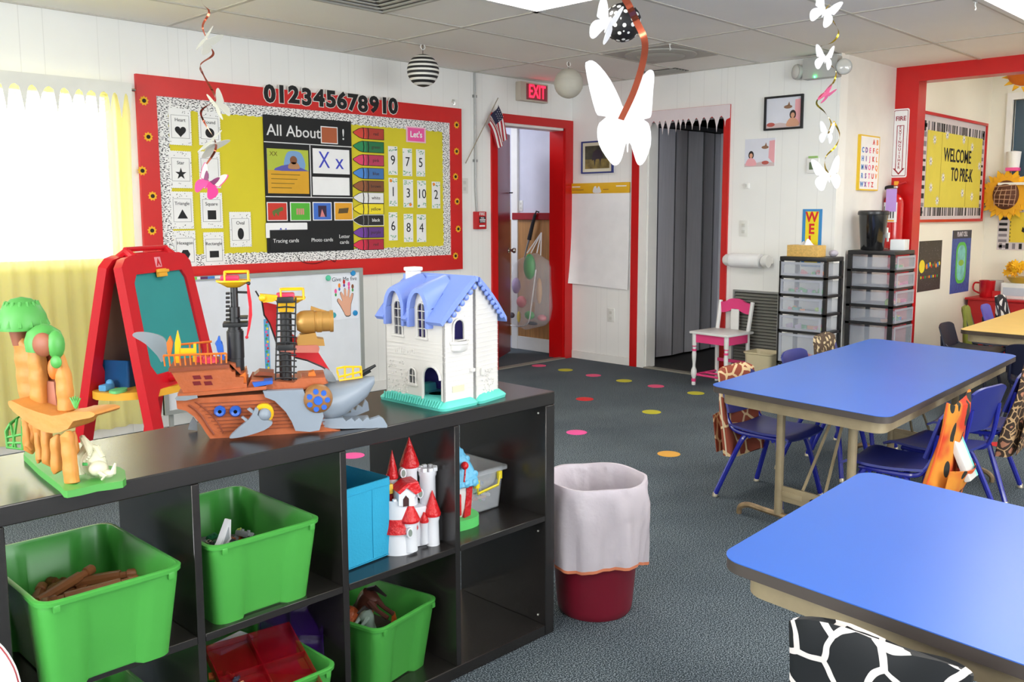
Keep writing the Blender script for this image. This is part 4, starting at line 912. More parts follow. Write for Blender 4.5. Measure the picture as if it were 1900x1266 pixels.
# ------------------------------------------------------------ black cube shelf
SH = mat('blackbrown_wood', (34, 31, 30), .26, var=.16, vscale=6, stretch=(1.2, 14, 14), spec=.75)
SX0, SX1, SY0, SY1, SZ = .475, 2.035, 1.838, 2.228, .766
t = thing('cube_shelf', 'long black eight-cube shelf with toys on top and in its cubes', 'shelf', ((SX0 + SX1) / 2, SY0, 0))
def sm(): m = MB(); m.T = Matrix.Translation((-(SX0 + SX1) / 2, -SY0, 0)); return m
m = sm(); m.box((SX0, SY0, SZ - .04), (SX1, SY1, SZ), SH, .0025, 1); m.build('top_board', t)
for x in (SX0, SX1 - .04): m = sm(); m.box((x, SY0, 0), (x + .04, SY1, SZ - .0405), SH, .002, 1); m.build('side_panel', t)
m = sm(); m.box((SX0 + .0405, SY0, 0), (SX1 - .0405, SY1, .036), SH, .002, 1); m.build('bottom_board', t)
MZ = .385; DV = (.887, 1.266, 1.638)
for x in DV: m = sm(); m.box((x - .009, SY0 + .001, .0365), (x + .009, SY1, SZ - .041), SH, .0012, 1); m.build('divider', t)
xs = [SX0 + .0405] + [v for d in DV for v in (d - .0095, d + .0095)] + [SX1 - .0405]
for i in range(4): m = sm(); m.box((xs[2 * i], SY0 + .001, MZ - .018), (xs[2 * i + 1], SY1, MZ), SH, .0012, 1); m.build('shelf_board', t)
m = sm()
for x, z in ((SX1 - .042, .70), (SX1 - .042, .33), (SX1 - .042, .06), (DV[1] - .0, .2)): m.ball((x, SY0 + .03, z), .003, mat('cam_lock', (210, 208, 200), .4), 8, 6)
m.build('screw_caps', t)
# ------------------------------------------------------------ green storage bins
GB = mat('green_plastic', (78, 168, 72), .33, var=.02, transl=.12)
def binring(w, d, z, r, ind=0.0, n=16):
    P = []; hw, hd = w / 2, d / 2
    def corner(cx, cy, a):
        for i in range(6): q = a + (pi / 2) * i / 5; P.append((cx + r * cos(q), cy + r * sin(q), z))
    def side(p, q, nx, ny):
        for i in range(1, n):
            u = i / n; s_ = min(1, max(0, (u - .17) / .09)) * min(1, max(0, (.83 - u) / .09)); s_ = s_ * s_ * (3 - 2 * s_)
            P.append((p[0] + (q[0] - p[0]) * u - nx * ind * s_, p[1] + (q[1] - p[1]) * u - ny * ind * s_, z))
    corner(hw - r, hd - r, 0); side((hw - r, hd), (-hw + r, hd), 0, 1); corner(-hw + r, hd - r, pi / 2); side((-hw, hd - r), (-hw, -hd + r), -1, 0)
    corner(-hw + r, -hd + r, pi); side((-hw + r, -hd), (hw - r, -hd), 0, -1); corner(hw - r, -hd + r, 3 * pi / 2); side((hw, -hd + r), (hw, hd - r), 1, 0)
    return P
def green_bin(loc, rz, label, w=.285, d=.395, h=.195, tilt=0):
    t = thing('storage_bin', label, 'storage bin', loc, rz, 'green storage bins in the shelf')
    m = MB(); wb, db = w - .045, d - .06; rings = []
    for z, k in ((.0, 0), (.012, .06), (h - .03, .93), (h - .012, 1)):
        rings.append(binring(wb + (w - .012 - wb) * k, db + (d - .012 - db) * k, z, .028, .018 if z < h - .03 else .006))
    rings.append(binring(w - .012, d - .012, h - .010, .03)); rings.append(binring(w, d, h - .010, .034)); rings.append(binring(w + .002, d + .002, h - .002, .035)); rings.append(binring(w - .004, d - .004, h, .033)); rings.append(binring(w - .016, d - .016, h, .03)); rings.append(binring(w - .02, d - .02, h - .006, .028))
    for z, k in ((h - .03, .93), (.012, .06), (.004, .02)):
        rings.append(binring(wb + (w - .026 - wb) * k - .004, db + (d - .026 - db) * k - .004, z, .026, .012))
    m.loft(rings, GB); m.build('body', t)
    for x in (-w * .39, w * .39):
        m = MB(); m.box((x - .006, -d / 2 - .0005, h - .022), (x + .006, -d / 2 + .006, h - .008), GB, .001); m.build('rim_tab', t)
    m = MB(); m.tube([(-.05, d / 2 - .012, h - .03), (-.04, d / 2 - .015, h - .027), (.04, d / 2 - .015, h - .027), (.05, d / 2 - .012, h - .03)], .004, GB, 6); m.build('hand_grip', t); return t
b1 = green_bin((.688, 1.975, MZ), radians(0), 'green storage bin of brown wooden logs in the upper left cube')
b2 = green_bin((1.052, 2.020, MZ), radians(0), 'green storage bin of small construction toys in the upper second cube')
b3 = green_bin((1.05, 1.965, .036), 0, 'green storage bin holding clear red and purple plastic trays, lower second cube')
b4 = green_bin((1.449, 2.045, .036), radians(12), 'tilted green storage bin of brown animal figures in the lower third cube', w=.26, d=.37)
b5 = green_bin((.69, 2.02, .036), 0, 'green storage bin with a perforated panel in the lower left cube')
# toy logs
LOG = mat('toy_log_brown', (136, 84, 48), .5, var=.12, vscale=20)
logs = [(-.03, .03, .128, 22, 8, .18), (.02, -.02, .124, -14, 4, .18), (-.03, -.07, .118, -62, 10, .12), (.05, .03, .125, -32, 5, .16), (-.085, -.05, .12, 72, 6, .09), (.0, .06, .108, 5, 0, .17), (.06, .0, .108, -40, -3, .13), (-.04, .09, .1, 40, 0, .15), (.04, -.09, .100, -5, 0, .12), (-.05, -.10, .1, 15, 0, .09), (.09, .08, .105, -30, 4, .13), (.01, -.05, .1, -25, 0, .15), (-.07, .05, .11, 60, 8, .12), (.02, .11, .1, -60, 0, .12)]
lab5 = ['long brown toy log lying across the top of the pile in the log bin', 'long brown toy log near the front rim of the log bin', 'short brown toy log pointing at the front left rim of the log bin', 'brown toy log slanting in the right half of the log bin', 'short brown toy log standing against the left side of the log bin']
for k, (x, y, z, a, ti, L_) in enumerate(logs):
    m = MB(); m.T = Matrix.Rotation(radians(-ti), 4, 'Y')
    m.loft([[(xx, r * cos(2 * pi * i / 8 + pi / 8), r * sin(2 * pi * i / 8 + pi / 8)) for i in range(8)] for xx, r in ((-L_ / 2, .009), (-L_ / 2 + .003, .0115), (-L_ / 2 + .02, .0115), (-L_ / 2 + .022, .008), (-L_ / 2 + .034, .008), (-L_ / 2 + .036, .0115), (L_ / 2 - .036, .0115), (L_ / 2 - .034, .008), (L_ / 2 - .022, .008), (L_ / 2 - .02, .0115), (L_ / 2 - .003, .0115), (L_ / 2, .009))], LOG)
    solo('toy_log', m, lab5[k] if k < 5 else 'notched brown toy log inside the pile of the log bin', 'toy log', (.688 + x, 1.975 + y, MZ + z), radians(a), 'wooden logs in the green bin')
m = MB(); m.lathe([(.001, -.09), (.09, -.09), (.11, .0), (.001, .0)], mat('toy_dark_fill', (84, 54, 34), .8), seg=16, sx=1.0, sy=1.35)
tag(m.build('toy_log_pile'), 'lower layers of brown toy logs under the visible ones in the log bin', 'toy log', kind='stuff').location = (.688, 1.975, MZ + .094)
m = MB(); m.lathe([(.001, 0), (.03, 0), (.03, .008), (.026, .01), (.001, .01)], TOYC[6], seg=18); solo('toy_disc', m, 'yellow toy disc between the logs near the left rim of the log bin', 'toy', (.60, 1.865, MZ + .125))
# construction toys in bin 2
def jumble(cx, cy, z, sx, sy, n, cols, seed, name, lab, cat, size=.02, group=None, dz=.02):
    rnd = random.Random(seed)
    for k in range(n):
        m = MB(); m.T = Matrix.Rotation(rnd.uniform(0, 3), 4, 'Z') @ Matrix.Rotation(rnd.uniform(-.7, .7), 4, 'X')
        s_ = size * rnd.uniform(.7, 1.4); c = cols[k % len(cols)]
        m.box((-s_, -s_ * .5, -s_ * .3), (s_, s_ * .5, s_ * .3), c, s_ * .12); m.lathe([(s_ * .2, s_ * .3), (s_ * .2, s_ * .5), (.0001, s_ * .5)], c, c=(-s_ * .5, 0, 0), seg=8); m.lathe([(s_ * .2, s_ * .3), (s_ * .2, s_ * .5), (.0001, s_ * .5)], c, c=(s_ * .4, 0, 0), seg=8)
        m.box((s_ * .3, -s_ * .2, -s_ * .8), (s_ * .6, s_ * .2, s_ * .3), cols[(k + 1) % len(cols)], .001)
        solo(name, m, lab, cat, (cx + rnd.uniform(-sx, sx), cy + rnd.uniform(-sy, sy), z + rnd.uniform(0, dz)), 0, group)
BG = [mat('brick_grey', (150, 154, 160), .4), mat('brick_orange', (170, 84, 40), .45), mat('brick_dkgreen', (24, 96, 60), .4), mat('brick_white', (214, 214, 218), .35), mat('brick_lime', (150, 180, 40), .4), mat('brick_black', (34, 36, 40), .4)]
jumble(1.025, 1.96, MZ + .122, .065, .075, 24, BG, 5, 'toy_brick', 'small mixed construction piece in the heap of the upper second green bin', 'toy brick', .017, 'construction pieces in the green bin')
m = MB(); m.lathe([(.001, -.08), (.085, -.08), (.115, .0), (.001, .02)], mat('fill_grey', (80, 84, 86), .8, var=.5, vscale=60), seg=16, sx=.95, sy=1.3); tag(m.build('toy_brick_pile'), 'lower layers of construction pieces in the upper second green bin', 'toy brick', kind='stuff').location = (1.045, 2.01, MZ + .10)
m = MB(); m.T = Matrix.Rotation(radians(20), 4, 'Y') @ Matrix.Rotation(.5, 4, 'Z')
m.prism([(-.055, -.03), (-.03, .01), (-.018, .062), (-.010, .062), (.012, .022), (.05, -.01), (.05, -.03), (.0, -.022)], -.006, .006, BG[3]); m.prism([(-.02, .0), (-.014, .045), (.004, .02)], -.0075, .0075, BG[0]); m.ball((.022, -.008, .004), .014, BG[5], 10, 8); m.ball((.022, -.008, -.008), .012, BG[0], 10, 8); m.box((-.05, -.009, -.03), (-.036, .009, -.018), REDP)
solo('toy_starfighter', m, 'grey and white toy spacecraft fin poking out of the upper second green bin', 'toy vehicle', (.975, 1.895, MZ + .165), 0.1)
# trays in bin 3
def tray(loc, rot, c, lab, w=.2, d=.15):
    m = MB(); m.T = rot; M_ = mat(c[0], c[1], .1, alpha=.55, spec=.8)
    m.box((-w / 2, -d / 2, 0), (w / 2, d / 2, .003), M_)
    for a in ((-w / 2, -d / 2, w / 2, -d / 2 + .003), (-w / 2, d / 2 - .003, w / 2, d / 2), (-w / 2, -d / 2, -w / 2 + .003, d / 2), (w / 2 - .003, -d / 2, w / 2, d / 2), (-w / 2, -.0015, w / 2, .0015), (-.0015, -d / 2, .0015, d / 2)): m.box((a[0], a[1], .003), (a[2], a[3], .022), M_)
    solo('plastic_tray', m, lab, 'tray', loc)
tray((1.04, 1.86, .238), Matrix.Rotation(radians(-8), 4, 'Z') @ Matrix.Rotation(radians(24), 4, 'X'), ('clear_red', (120, 8, 18)), 'transparent red divided tray sticking out of the lower green bin', .21, .2)
tray((1.175, 1.96, .235), Matrix.Rotation(radians(-32), 4, 'Z') @ Matrix.Rotation(radians(34), 4, 'X') @ Matrix.Rotation(radians(16), 4, 'Y'), ('clear_purple', (46, 16, 84)), 'transparent purple divided tray leaning in the lower green bin', .16, .19)
m = MB(); m.box((-.05, -.025, 0), (.05, .025, .012), mat('ice_blue_plastic', (150, 184, 226), .2), .003); solo('toy_plate', m, 'pale blue plastic piece behind the red tray in the lower green bin', 'toy', (1.04, 2.005, .252), .2)
jumble(.965, 1.90, .225, .02, .06, 10, [TOYC[3], TOYC[4], TOYC[6], BG[1]], 9, 'toy_figure', 'small figure piece at the left rim beside the red tray', 'toy', .014, 'small figures beside the red tray')
# animals in bin 4 (dark brown and grey figures)
HB = [mat('figure_brown', (74, 40, 32), .3), mat('figure_rust', (150, 70, 36), .4), mat('figure_greygreen', (130, 146, 136), .4), mat('figure_dark', (36, 30, 30), .4)]
def horse(loc, rz, c, lab, s=1.0, tilt=0.0):
    t = thing('toy_animal', lab, 'toy animal', loc, rz, 'animal figures in the tilted green bin'); m = MB(); m.T = Matrix.Rotation(tilt, 4, 'Y') @ Matrix.Scale(s, 4)
    body = [(-.05, .022, .026), (-.03, .026, .03), (0, .023, .026), (.03, .025, .03), (.05, .018, .024)]
    m.loft([[(x, a * cos(2 * pi * i / 12), b * sin(2 * pi * i / 12)) for i in range(12)] for x, a, b in [(-.058, .008, .01)] + body + [(.06, .012, .016)]], c)
    m.tube([(.045, 0, .01), (.065, 0, .035), (.08, 0, .06)], [.018, .014, .010], c, 10); m.tube([(.078, 0, .062), (.095, 0, .055), (.112, 0, .042)], [.012, .011, .007], c, 10)
    for sx in (-.04, .04):
        for sy in (-.014, .014): m.tube([(sx, sy, -.01), (sx + .004, sy, -.045), (sx - .002, sy, -.08)], [.011, .006, .006], c, 8)
    m.build('body', t); m = MB(); m.T = Matrix.Rotation(tilt, 4, 'Y') @ Matrix.Scale(s, 4); m.tube([(-.055, 0, .015), (-.075, 0, .0), (-.08, 0, -.04)], [.006, .008, .003], HB[3], 6); m.tube([(.045, 0, .035), (.06, 0, .055), (.075, 0, .075)], [.006, .008, .005], HB[3], 6); m.build('mane_and_tail', t)
horse((1.43, 2.0, .225), 1.9, HB[0], 'glossy dark brown horse figure lying on top in the tilted green bin', 1.0, 1.0)
horse((1.40, 2.0, .205), .4, HB[1], 'rust coloured animal figure at the left rim of the tilted green bin', .8, .7)
horse((1.42, 1.965, .19), .3, HB[2], 'grey green animal figure at the front of the tilted green bin', .75, 1.3)
horse((1.46, 2.06, .175), 1.3, HB[3], 'black animal figure low in the tilted green bin', .8, .9)
horse((1.41, 2.08, .205), -1.2, HB[3], 'dark animal figure at the back left of the tilted green bin', .9, .9)
m = MB(); m.prism([(-.008, -.01), (0, .02), (.01, -.01)], -.004, .004, mat('orange_bit', (200, 90, 40), .5)); solo('toy_fin', m, 'small orange point showing beside the dark horse figure', 'toy', (1.50, 1.955, .185), .3)
m = MB(); m.lathe([(.001, -.07), (.07, -.07), (.1, .0), (.001, .0)], mat('fill_brown', (56, 44, 38), .8, var=.3, vscale=30), seg=16, sx=.95, sy=1.3); tag(m.build('toy_animal_pile'), 'heap of more figures under the horse in the tilted green bin', 'toy animal', kind='stuff').location = (1.449, 2.045, .14)
# perforated panel in bin 5
m = MB(); m.T = Matrix.Rotation(radians(8), 4, 'X'); PEG = mat('pegboard_beige', (190, 184, 168), .6); m.box((-.085, -.09, -.05), (.085, .09, .0), PEG, .003)
for i in range(15):
    for j in range(15): m.box((-.078 + i * .011, -.083 + j * .0117, .0), (-.075 + i * .011, -.080 + j * .0117, .0008), mat('peg_hole', (120, 116, 104), .8))
solo('perforated_panel', m, 'beige perforated plastic panel in the lower left bin', 'panel', (.70, 1.93, .215))
# ------------------------------------------------------------ blue fabric bin
BF = mat('turquoise_fabric', (40, 160, 200), .85, bump=.15, bscale=160); BFI = BF
t = thing('fabric_bin', 'turquoise fabric bin beside the toy castle', 'fabric bin', (1.377, 2.02, MZ + .0005), radians(5))
def fring(w, d, z, r): return [(x, y, z) for x, y in rrect(w, d, r, 4)]
w_, d_, h_ = .175, .21, .215
m = MB(); m.loft([fring(w_ - .01, d_ - .01, 0, .006), fring(w_, d_, .006, .01), fring(w_, d_, h_ * .5, .01), fring(w_ + .004, d_ + .002, h_, .012), fring(w_ - .002, d_ - .004, h_ + .001, .012), fring(w_ - .006, d_ - .006, h_ * .5, .01), fring(w_ - .006, d_ - .006, .006, .01)], BF); m.build('body', t)
m = MB()
for z in (h_ - .018, .004): m.tube([(x, y, z) for x, y in rrect(w_ + .004, d_ + .003, .012, 4)], .0014, BF, 5, closed=True)
m.box((.02, -d_ / 2 - .002, .01), (.022, -d_ / 2 + .001, h_ - .02), BF); m.build('seams', t)
m = MB(); m.T = Matrix.Rotation(radians(-28), 4, 'Y'); m.box((-.006, -.006, -.09), (.006, .006, .09), mat('pale_blue_plastic', (150, 216, 230), .3), .003); m.box((-.012, -.008, .08), (.004, .008, .095), mat('pale_blue_plastic', (150, 216, 230), .3), .003); solo('toy_hammer', m, 'pale blue plastic handle sticking out of the turquoise fabric bin', 'toy', (1.315, 1.975, MZ + .14))
m = MB(); m.T = Matrix.Rotation(radians(20), 4, 'X'); m.box((-.07, -.06, -.008), (.06, .06, .008), mat('dark_teal_toy', (20, 44, 60), .5), .003); solo('toy_board', m, 'dark flat toy inside the turquoise fabric bin', 'toy', (1.365, 2.02, MZ + .12))
# ------------------------------------------------------------ toy castle
CW = mat('castle_white', (224, 226, 232), .4, var=.02); CR = mat('castle_red_roof', (206, 28, 34), .32, bump=.5, bscale=90); CWG = mat('castle_window_grey', (128, 140, 130), .5)
cf = Frame((1.54, 1.930, MZ), radians(-18))
t = thing('toy_castle', 'white plastic toy castle with red pointed roofs', 'toy castle', cf.loc, cf.rz)
S = 1 / 760.0
def cpt(px, py, ly=0.0): return cf.uv(px, py, ly)
def tower(px, ptop, pbot, rpx, ly, cone=None, cren=False, win=None):
    a, b = cpt(px, ptop, ly), cpt(px, pbot, ly); r = rpx * S * .98; z0 = max(b[1], 0); zt = a[1]
    ly = ly * .6; m = MB(); m.lathe([(r * 1.05, z0), (r, z0 + .02), (r * .95, zt - .02), (r * 1.08, zt - .012), (r * 1.1, zt)], CW, c=(a[0], ly, 0), seg=20)
    if cren:
        for k in range(8):
            q = 2 * pi * k / 8; m.box((a[0] + r * .95 * cos(q) - .006, ly + r * .95 * sin(q) - .006, zt - .001), (a[0] + r * .95 * cos(q) + .006, ly + r * .95 * sin(q) + .006, zt + .01), CW, .001)
    o = m.build('tower', t)
    if win:
        wq = cpt(win[0], win[1], ly); m = MB(); m.prism(ngon((wq[0], wq[1]), .009, 12, .014), ly - r - .006, ly - r + .01, CW); m.prism(ngon((wq[0], wq[1]), .0055, 12, .010), ly - r - .0075, ly - r - .005, CWG); m.build('window', o)
    if cone:
        c = cpt(px, cone[0], ly)[1]; rr = cone[1] * S; m = MB(); n = 9
        m.lathe([(rr * .94, zt - .004), (rr, zt + .002)] + [(rr * (1 - (i / n) ** 1.05), zt + .002 + (c - zt) * i / n) for i in range(1, n)] + [(.0008, c)], CR, c=(a[0], ly, 0), seg=20); m.build('pointed_roof', t)
# back upper towers
tower(755, 860, 1000, 17, .05, (812, 21), False, (742, 874)); tower(724, 882, 960, 10, .045, (836, 13)); tower(790, 870, 1015, 18, .03, None, True, (773, 911))
tower(716, 925, 1000, 11, .02, (880, 15))
# main keep body
m = MB(); P = cf.pts([(706, 1018), (706, 912), (772, 912), (772, 1018)], -.005); x0, x1 = P[0][0], P[2][0]
m.box((x0, -.01, .0), (x1 + .03, .10, cpt(740, 945)[1]), CW, .006); zz = cpt(740, 978)[1]; m.lathe([(.052, 0), (.05, .03), (.046, zz)], CW, c=((x0 + x1) / 2, .0, 0), seg=24); m.build('keep', t)
m = MB(); m.lathe([(.056, zz - .004), (.050, zz + .014), (.046, cpt(740, 955)[1])], CR, c=((x0 + x1) / 2, .0, 0), seg=24); m.build('skirt_roof', t)
m = MB(); z1 = cpt(740, 955)[1]; z2 = cpt(740, 921)[1]; m.lathe([(.046, z1), (.046, z2), (.043, z2), (.043, z1)], CW, c=((x0 + x1) / 2, 0, 0), seg=24)
for k in range(12): q = 2 * pi * k / 12; cxk = (x0 + x1) / 2; m.box((cxk + .044 * cos(q) - .005, .044 * sin(q) - .005, z2 - .001), (cxk + .044 * cos(q) + .005, .044 * sin(q) + .005, z2 + .006), CW, .001)
m.build('battlement', t)
# gate house with red gable
m = MB(); g = [cpt(*q) for q in ((728, 930), (728, 905), (742, 893), (757, 905), (757, 930))]; m.prism(g, -.05, -.01, CW); m.build('gate_house', t)
m = MB(); g2_ = [cpt(*q) for q in ((724, 904), (743, 888), (762, 884), (769, 902), (758, 908), (742, 896), (729, 908))]; m.prism(g2_, -.055, .0, CR); m.build('gable_roof', t)
m = MB(); dq = cpt(741, 921); m.prism([(dq[0] - .008, dq[1] - .014), (dq[0] + .008, dq[1] - .014), (dq[0] + .008, dq[1] + .006), (dq[0], dq[1] + .016), (dq[0] - .008, dq[1] + .006)], -.052, -.048, mat('castle_door', (60, 24, 24), .5)); m.build('door', t)
m = MB(); yq = cpt(721, 904); m.box((yq[0] - .008, -.02, yq[1] - .014), (yq[0] + .006, .0, yq[1] + .012), mat('castle_yellow', (232, 190, 60), .5), .002); m.build('balcony_window', t)
tower(767, 970, 1027, 15, -.065, (925, 21), False, (755, 984)); tower(804, 955, 1013, 14, -.015, (910, 18)); tower(789, 968, 1010, 8, -.02, (950, 10))
tower(683, 908, 930, 8, .12, (893, 12))
# ------------------------------------------------------------ toy cottage with blue scale roof
rf_ = Frame((1.768, 1.985, MZ), radians(-10))
t = thing('toy_cottage', 'toy cottage with pale blue scaled roof on a green base in the upper right cube', 'toy house', rf_.loc, rf_.rz)
BSR = mat('scaled_blue_roof', (104, 184, 222), .35, bump=.4, bscale=70)
m = MB(); m.slab(smooth_poly([(-.10, -.05), (-.04, -.07), (.03, -.06), (.055, -.02), (.05, .04), (0, .06), (-.1, .05)], 3), 0, .03, mat('lime_green_base', (96, 208, 110), .45)); m.build('base', t)
m = MB(); m.loft([[(x, y, z) for x, y in rrect(w, w * .8, .02, 4, cx=-.035)] for z, w in ((.03, .10), (.06, .12), (.1, .125), (.13, .115))], mat('cottage_cream', (226, 222, 218), .5)); m.build('walls', t)
m = MB(); m.box((-.075, -.055, .04), (-.02, -.042, .105), CR, .004); m.prism([(-.01, .03), (.012, .035), (.02, .12), (-.0, .12)], -.052, -.04, CR); m.build('red_door', t)
m = MB(); m.loft([[(x, y, z) for x, y in rrect(w, w * .85, .02, 4, cx=-.045)] for z, w in ((.125, .15), (.13, .168), (.15, .16), (.18, .14), (.21, .115), (.24, .08), (.262, .04))], BSR)
for r_ in range(5):
    for k in range(6): z = .137 + r_ * .022; w = .162 - r_ * .019; m.ball((-.045 - w / 2 + (k + .5 * (r_ % 2) + .3) * w / 6, -w * .425, z), .012, BSR, 8, 6, (1, .35, 1))
m.build('roof', t); m = MB(); m.ball((.0 - .022, -.075, .195), .012, CR, 10, 8); m.tube([(-.022, -.08, .19), (-.03, -.085, .15)], .003, CR, 5); m.build('red_ornament', t)
# ------------------------------------------------------------ clear box with yellow clip handles
cb = Frame((1.89, 2.09, MZ), radians(0)); CLP = mat('cloudy_clear_plastic', (226, 230, 236), .15, alpha=.30, spec=.7)
t = thing('clear_box', 'clear plastic box with yellow handle and mixed small toys in the upper right cube', 'storage box', cb.loc, cb.rz)
m = MB(); rr_ = lambda w, d, z, r=.014: [(x, y, z) for x, y in rrect(w, d, r, 4)]
m.loft([rr_(.135, .17, 0), rr_(.14, .18, .004), rr_(.155, .205, .125), rr_(.175, .225, .126), rr_(.175, .225, .136), rr_(.155, .205, .137), rr_(.151, .2, .125), rr_(.136, .176, .006)], CLP); m.build('body', t)
m = MB(); YH = mat('yellow_clip', (238, 214, 40), .35); m.tube([(-.045, -.108, .11), (-.05, -.116, .075), (.035, -.116, .085), (.05, -.11, .12)], .0045, YH, 6); m.box((.04, -.115, .1), (.055, -.105, .125), YH, .002); m.box((-.055, -.115, .09), (-.04, -.105, .115), YH, .002); m.build('yellow_handle', t)
jumble(1.89, 2.08, MZ + .025, .045, .06, 34, [BLUEP, REDP, TOYC[3], mat('bead_peach', (220, 170, 140), .5), GREENP, TOYC[2], PAPER], 21, 'toy_bead', 'small coloured piece inside the clear box with the yellow handle', 'toy piece', .011, 'small toy pieces in the clear box', .045)
m = MB(); m.box((-.03, -.025, 0), (.03, .025, .055), mat('toy_cream', (226, 224, 214), .5), .004); m.box((-.02, -.03, .028), (.0, -.025, .045), TOYC[6], .001); m.lathe([(.012, -.026), (.012, -.03), (.001, -.03)], BLUEP, c=(.015, 0, .02), axis='y', seg=12)
m.box((-.034, -.028, .052), (.034, .028, .062), REDP, .004); m.prism([(.028, .0), (.036, .0), (.036, .075), (.028, .07)], -.028, .028, REDP); solo('toy_till', m, 'red and cream toy with yellow top sticking out of the clear box', 'toy', (1.85, 2.12, MZ + .085), radians(-12))
# ------------------------------------------------------------ toy pirate ship on the shelf
TOP = SZ
sf = Frame((1.19, 2.02, TOP), radians(-31))
HULL = mat('ship_brown', (176, 92, 52), .42, var=.08, vscale=30, bump=.25, bscale=60); HULD = mat('ship_brown_dark', (136, 66, 38), .5)
SHARK = mat('shark_grey', (138, 148, 160), .38); SHF = mat('shark_fin_clear', (150, 160, 168), .3, alpha=.75); TB = mat('ship_black', (30, 31, 33), .4); TY = mat('ship_yellow', (240, 186, 24), .35); TBL = mat('ship_blue', (44, 96, 190), .35); TG = mat('ship_gold', (178, 132, 66), .38, .35); TR = mat('ship_red', (206, 24, 40), .4); TP = mat('ship_pinkred', (226, 40, 84), .4); TO = mat('ship_orange', (214, 112, 36), .45)
t = thing('toy_pirate_ship', 'brown toy pirate ship with grey shark bow and black masts on the shelf top', 'toy ship', sf.loc, sf.rz)
U = lambda L_, ly=0.0: sf.pts(L_, ly)
# hull : side outline, lofted across so that the keel is narrower
side = U([(335, 738), (352, 744), (365, 762), (386, 790), (400, 808), (450, 806), (600, 796), (648, 792), (640, 760), (600, 720), (560, 712), (470, 718), (330, 728)])
def hullsec(outl, half, m, matr, n=1):
    m.prism(outl, -half, half, matr)
HO = U([(332, 731), (334, 748), (350, 752), (364, 762), (376, 776), (386, 792), (397, 807), (420, 806), (645, 796), (632, 789), (600, 783), (590, 760), (580, 735), (566, 720), (490, 722)], -.0)
m = MB(); m.prism(HO, -.068, .068, HULL); AR_ = sf.pts([(350, 752), (364, 762), (376, 776), (386, 792), (397, 807)], -.07); m.tube([(x, -.069, z) for x, z in smooth_path(AR_)], .003, HULD, 6); AR_ = sf.pts([(362, 746), (384, 762), (404, 784), (414, 805)], -.07); m.tube([(x, -.069, z) for x, z in smooth_path(AR_)], .0022, HULD, 6)
for k in range(9):   # plank edges on the near side
    z = .016 + k * .0088; xa = sf.uv(376 + max(0, 7 - k) * 5, 780)[0]; m.box((xa, -.0715, z), (sf.uv(600, 780)[0], -.069, z + .0015), HULD)
m.build('hull', t)
ctr = lambda L_: U(L_, -.07)
# upper stern cabin
m = MB(); m.prism(ctr([(316, 688), (423, 680), (430, 690), (436, 690), (437, 700), (452, 700), (452, 712), (458, 712), (458, 722), (342, 731)]), -.072, .065, HULL)
m.prism(ctr([(313, 683), (425, 676), (426, 682), (314, 690)]), -.078, .07, HULD); m.prism(ctr([(330, 730), (494, 716), (494, 722), (330, 737)]), -.078, .07, HULL); m.build('stern_cabin', t)
m = MB()
for i in range(2):
    for j in range(2): m.prism(ctr([(357 + i * 21, 697 + j * 11), (371 + i * 21, 696 + j * 11), (374 + i * 21, 703 + j * 11), (360 + i * 21, 704 + j * 11)]), -.0735, -.071, mat('window_dark_red', (110, 16, 24), .4))
m.build('cabin_windows', t)
m = MB(); m.prism(ctr([(424, 676), (450, 702), (458, 702), (456, 694), (446, 694), (444, 686), (437, 686), (436, 678)]), -.05, .02, HULL)
m.prism(ctr([(440, 724), (444, 700), (455, 692), (458, 720)]), -.06, .04, TO); m.build('steps', t)
# rails
m = MB()
for ly in (-.07, .06):
    a, b = sf.uv(303, 660, ly), sf.uv(420, 656, ly); c, d = sf.uv(306, 680, ly), sf.uv(420, 674, ly)
    m.tube([(a[0], ly, a[1]), (b[0], ly, b[1])], .0028, TO, 6)
    for k in range(13): u = k / 12; m.tube([(a[0] + (b[0] - a[0]) * u, ly, a[1] + (b[1] - a[1]) * u), (c[0] + (d[0] - c[0]) * u, ly, c[1] + (d[1] - c[1]) * u)], .002, TO, 5)
a, b = sf.uv(330, 640, .06), sf.uv(393, 634, .06); m.tube([(a[0], .06, a[1]), (b[0], .06, b[1])], .003, TO, 6)
for px in (332, 352, 370, 385): q = sf.uv(px, 638, .06); m.tube([(q[0], .06, q[1]), (q[0], .06, q[1] - .035)], .0025, TO, 5)
m.build('deck_rails', t)
m = MB()
for P in ([(308, 660), (306, 640), (312, 627), (318, 640), (314, 662)],): m.prism(ctr(P), -.04, -.02, TO)
m.build('orange_post', t)
m = MB(); m.prism(ctr([(322, 677), (322, 640), (327, 616), (333, 640), (331, 677)]), -.045, -.03, TY); m.prism(ctr([(331, 650), (357, 650), (357, 641), (362, 641), (363, 675), (356, 675), (356, 662), (331, 662)]), -.045, -.035, TY); m.build('yellow_seat', t)
m = MB(); a = sf.uv(390, 672, -.02); m.lathe([(.02, a[1] - .008), (.02, a[1] + .004), (.016, a[1] + .012), (.001, a[1] + .013)], TP, c=(a[0], -.02, 0), seg=16); a = sf.uv(372, 668, 0); m.lathe([(.014, a[1] - .01), (.014, a[1] + .008), (.001, a[1] + .01)], TP, c=(a[0], 0, 0), seg=14); m.build('pink_capstan', t)
m = MB(); m.prism(ctr([(401, 655), (399, 645), (403, 628), (406, 628), (408, 640), (412, 645), (415, 672), (409, 672)]), -.035, -.02, TBL); q = sf.uv(404, 642, -.07)
m.ball((q[0], -.028, q[1]), .009, TBL, 10, 6, (1, .8, 1)); m.build('blue_steering_wheel', t)
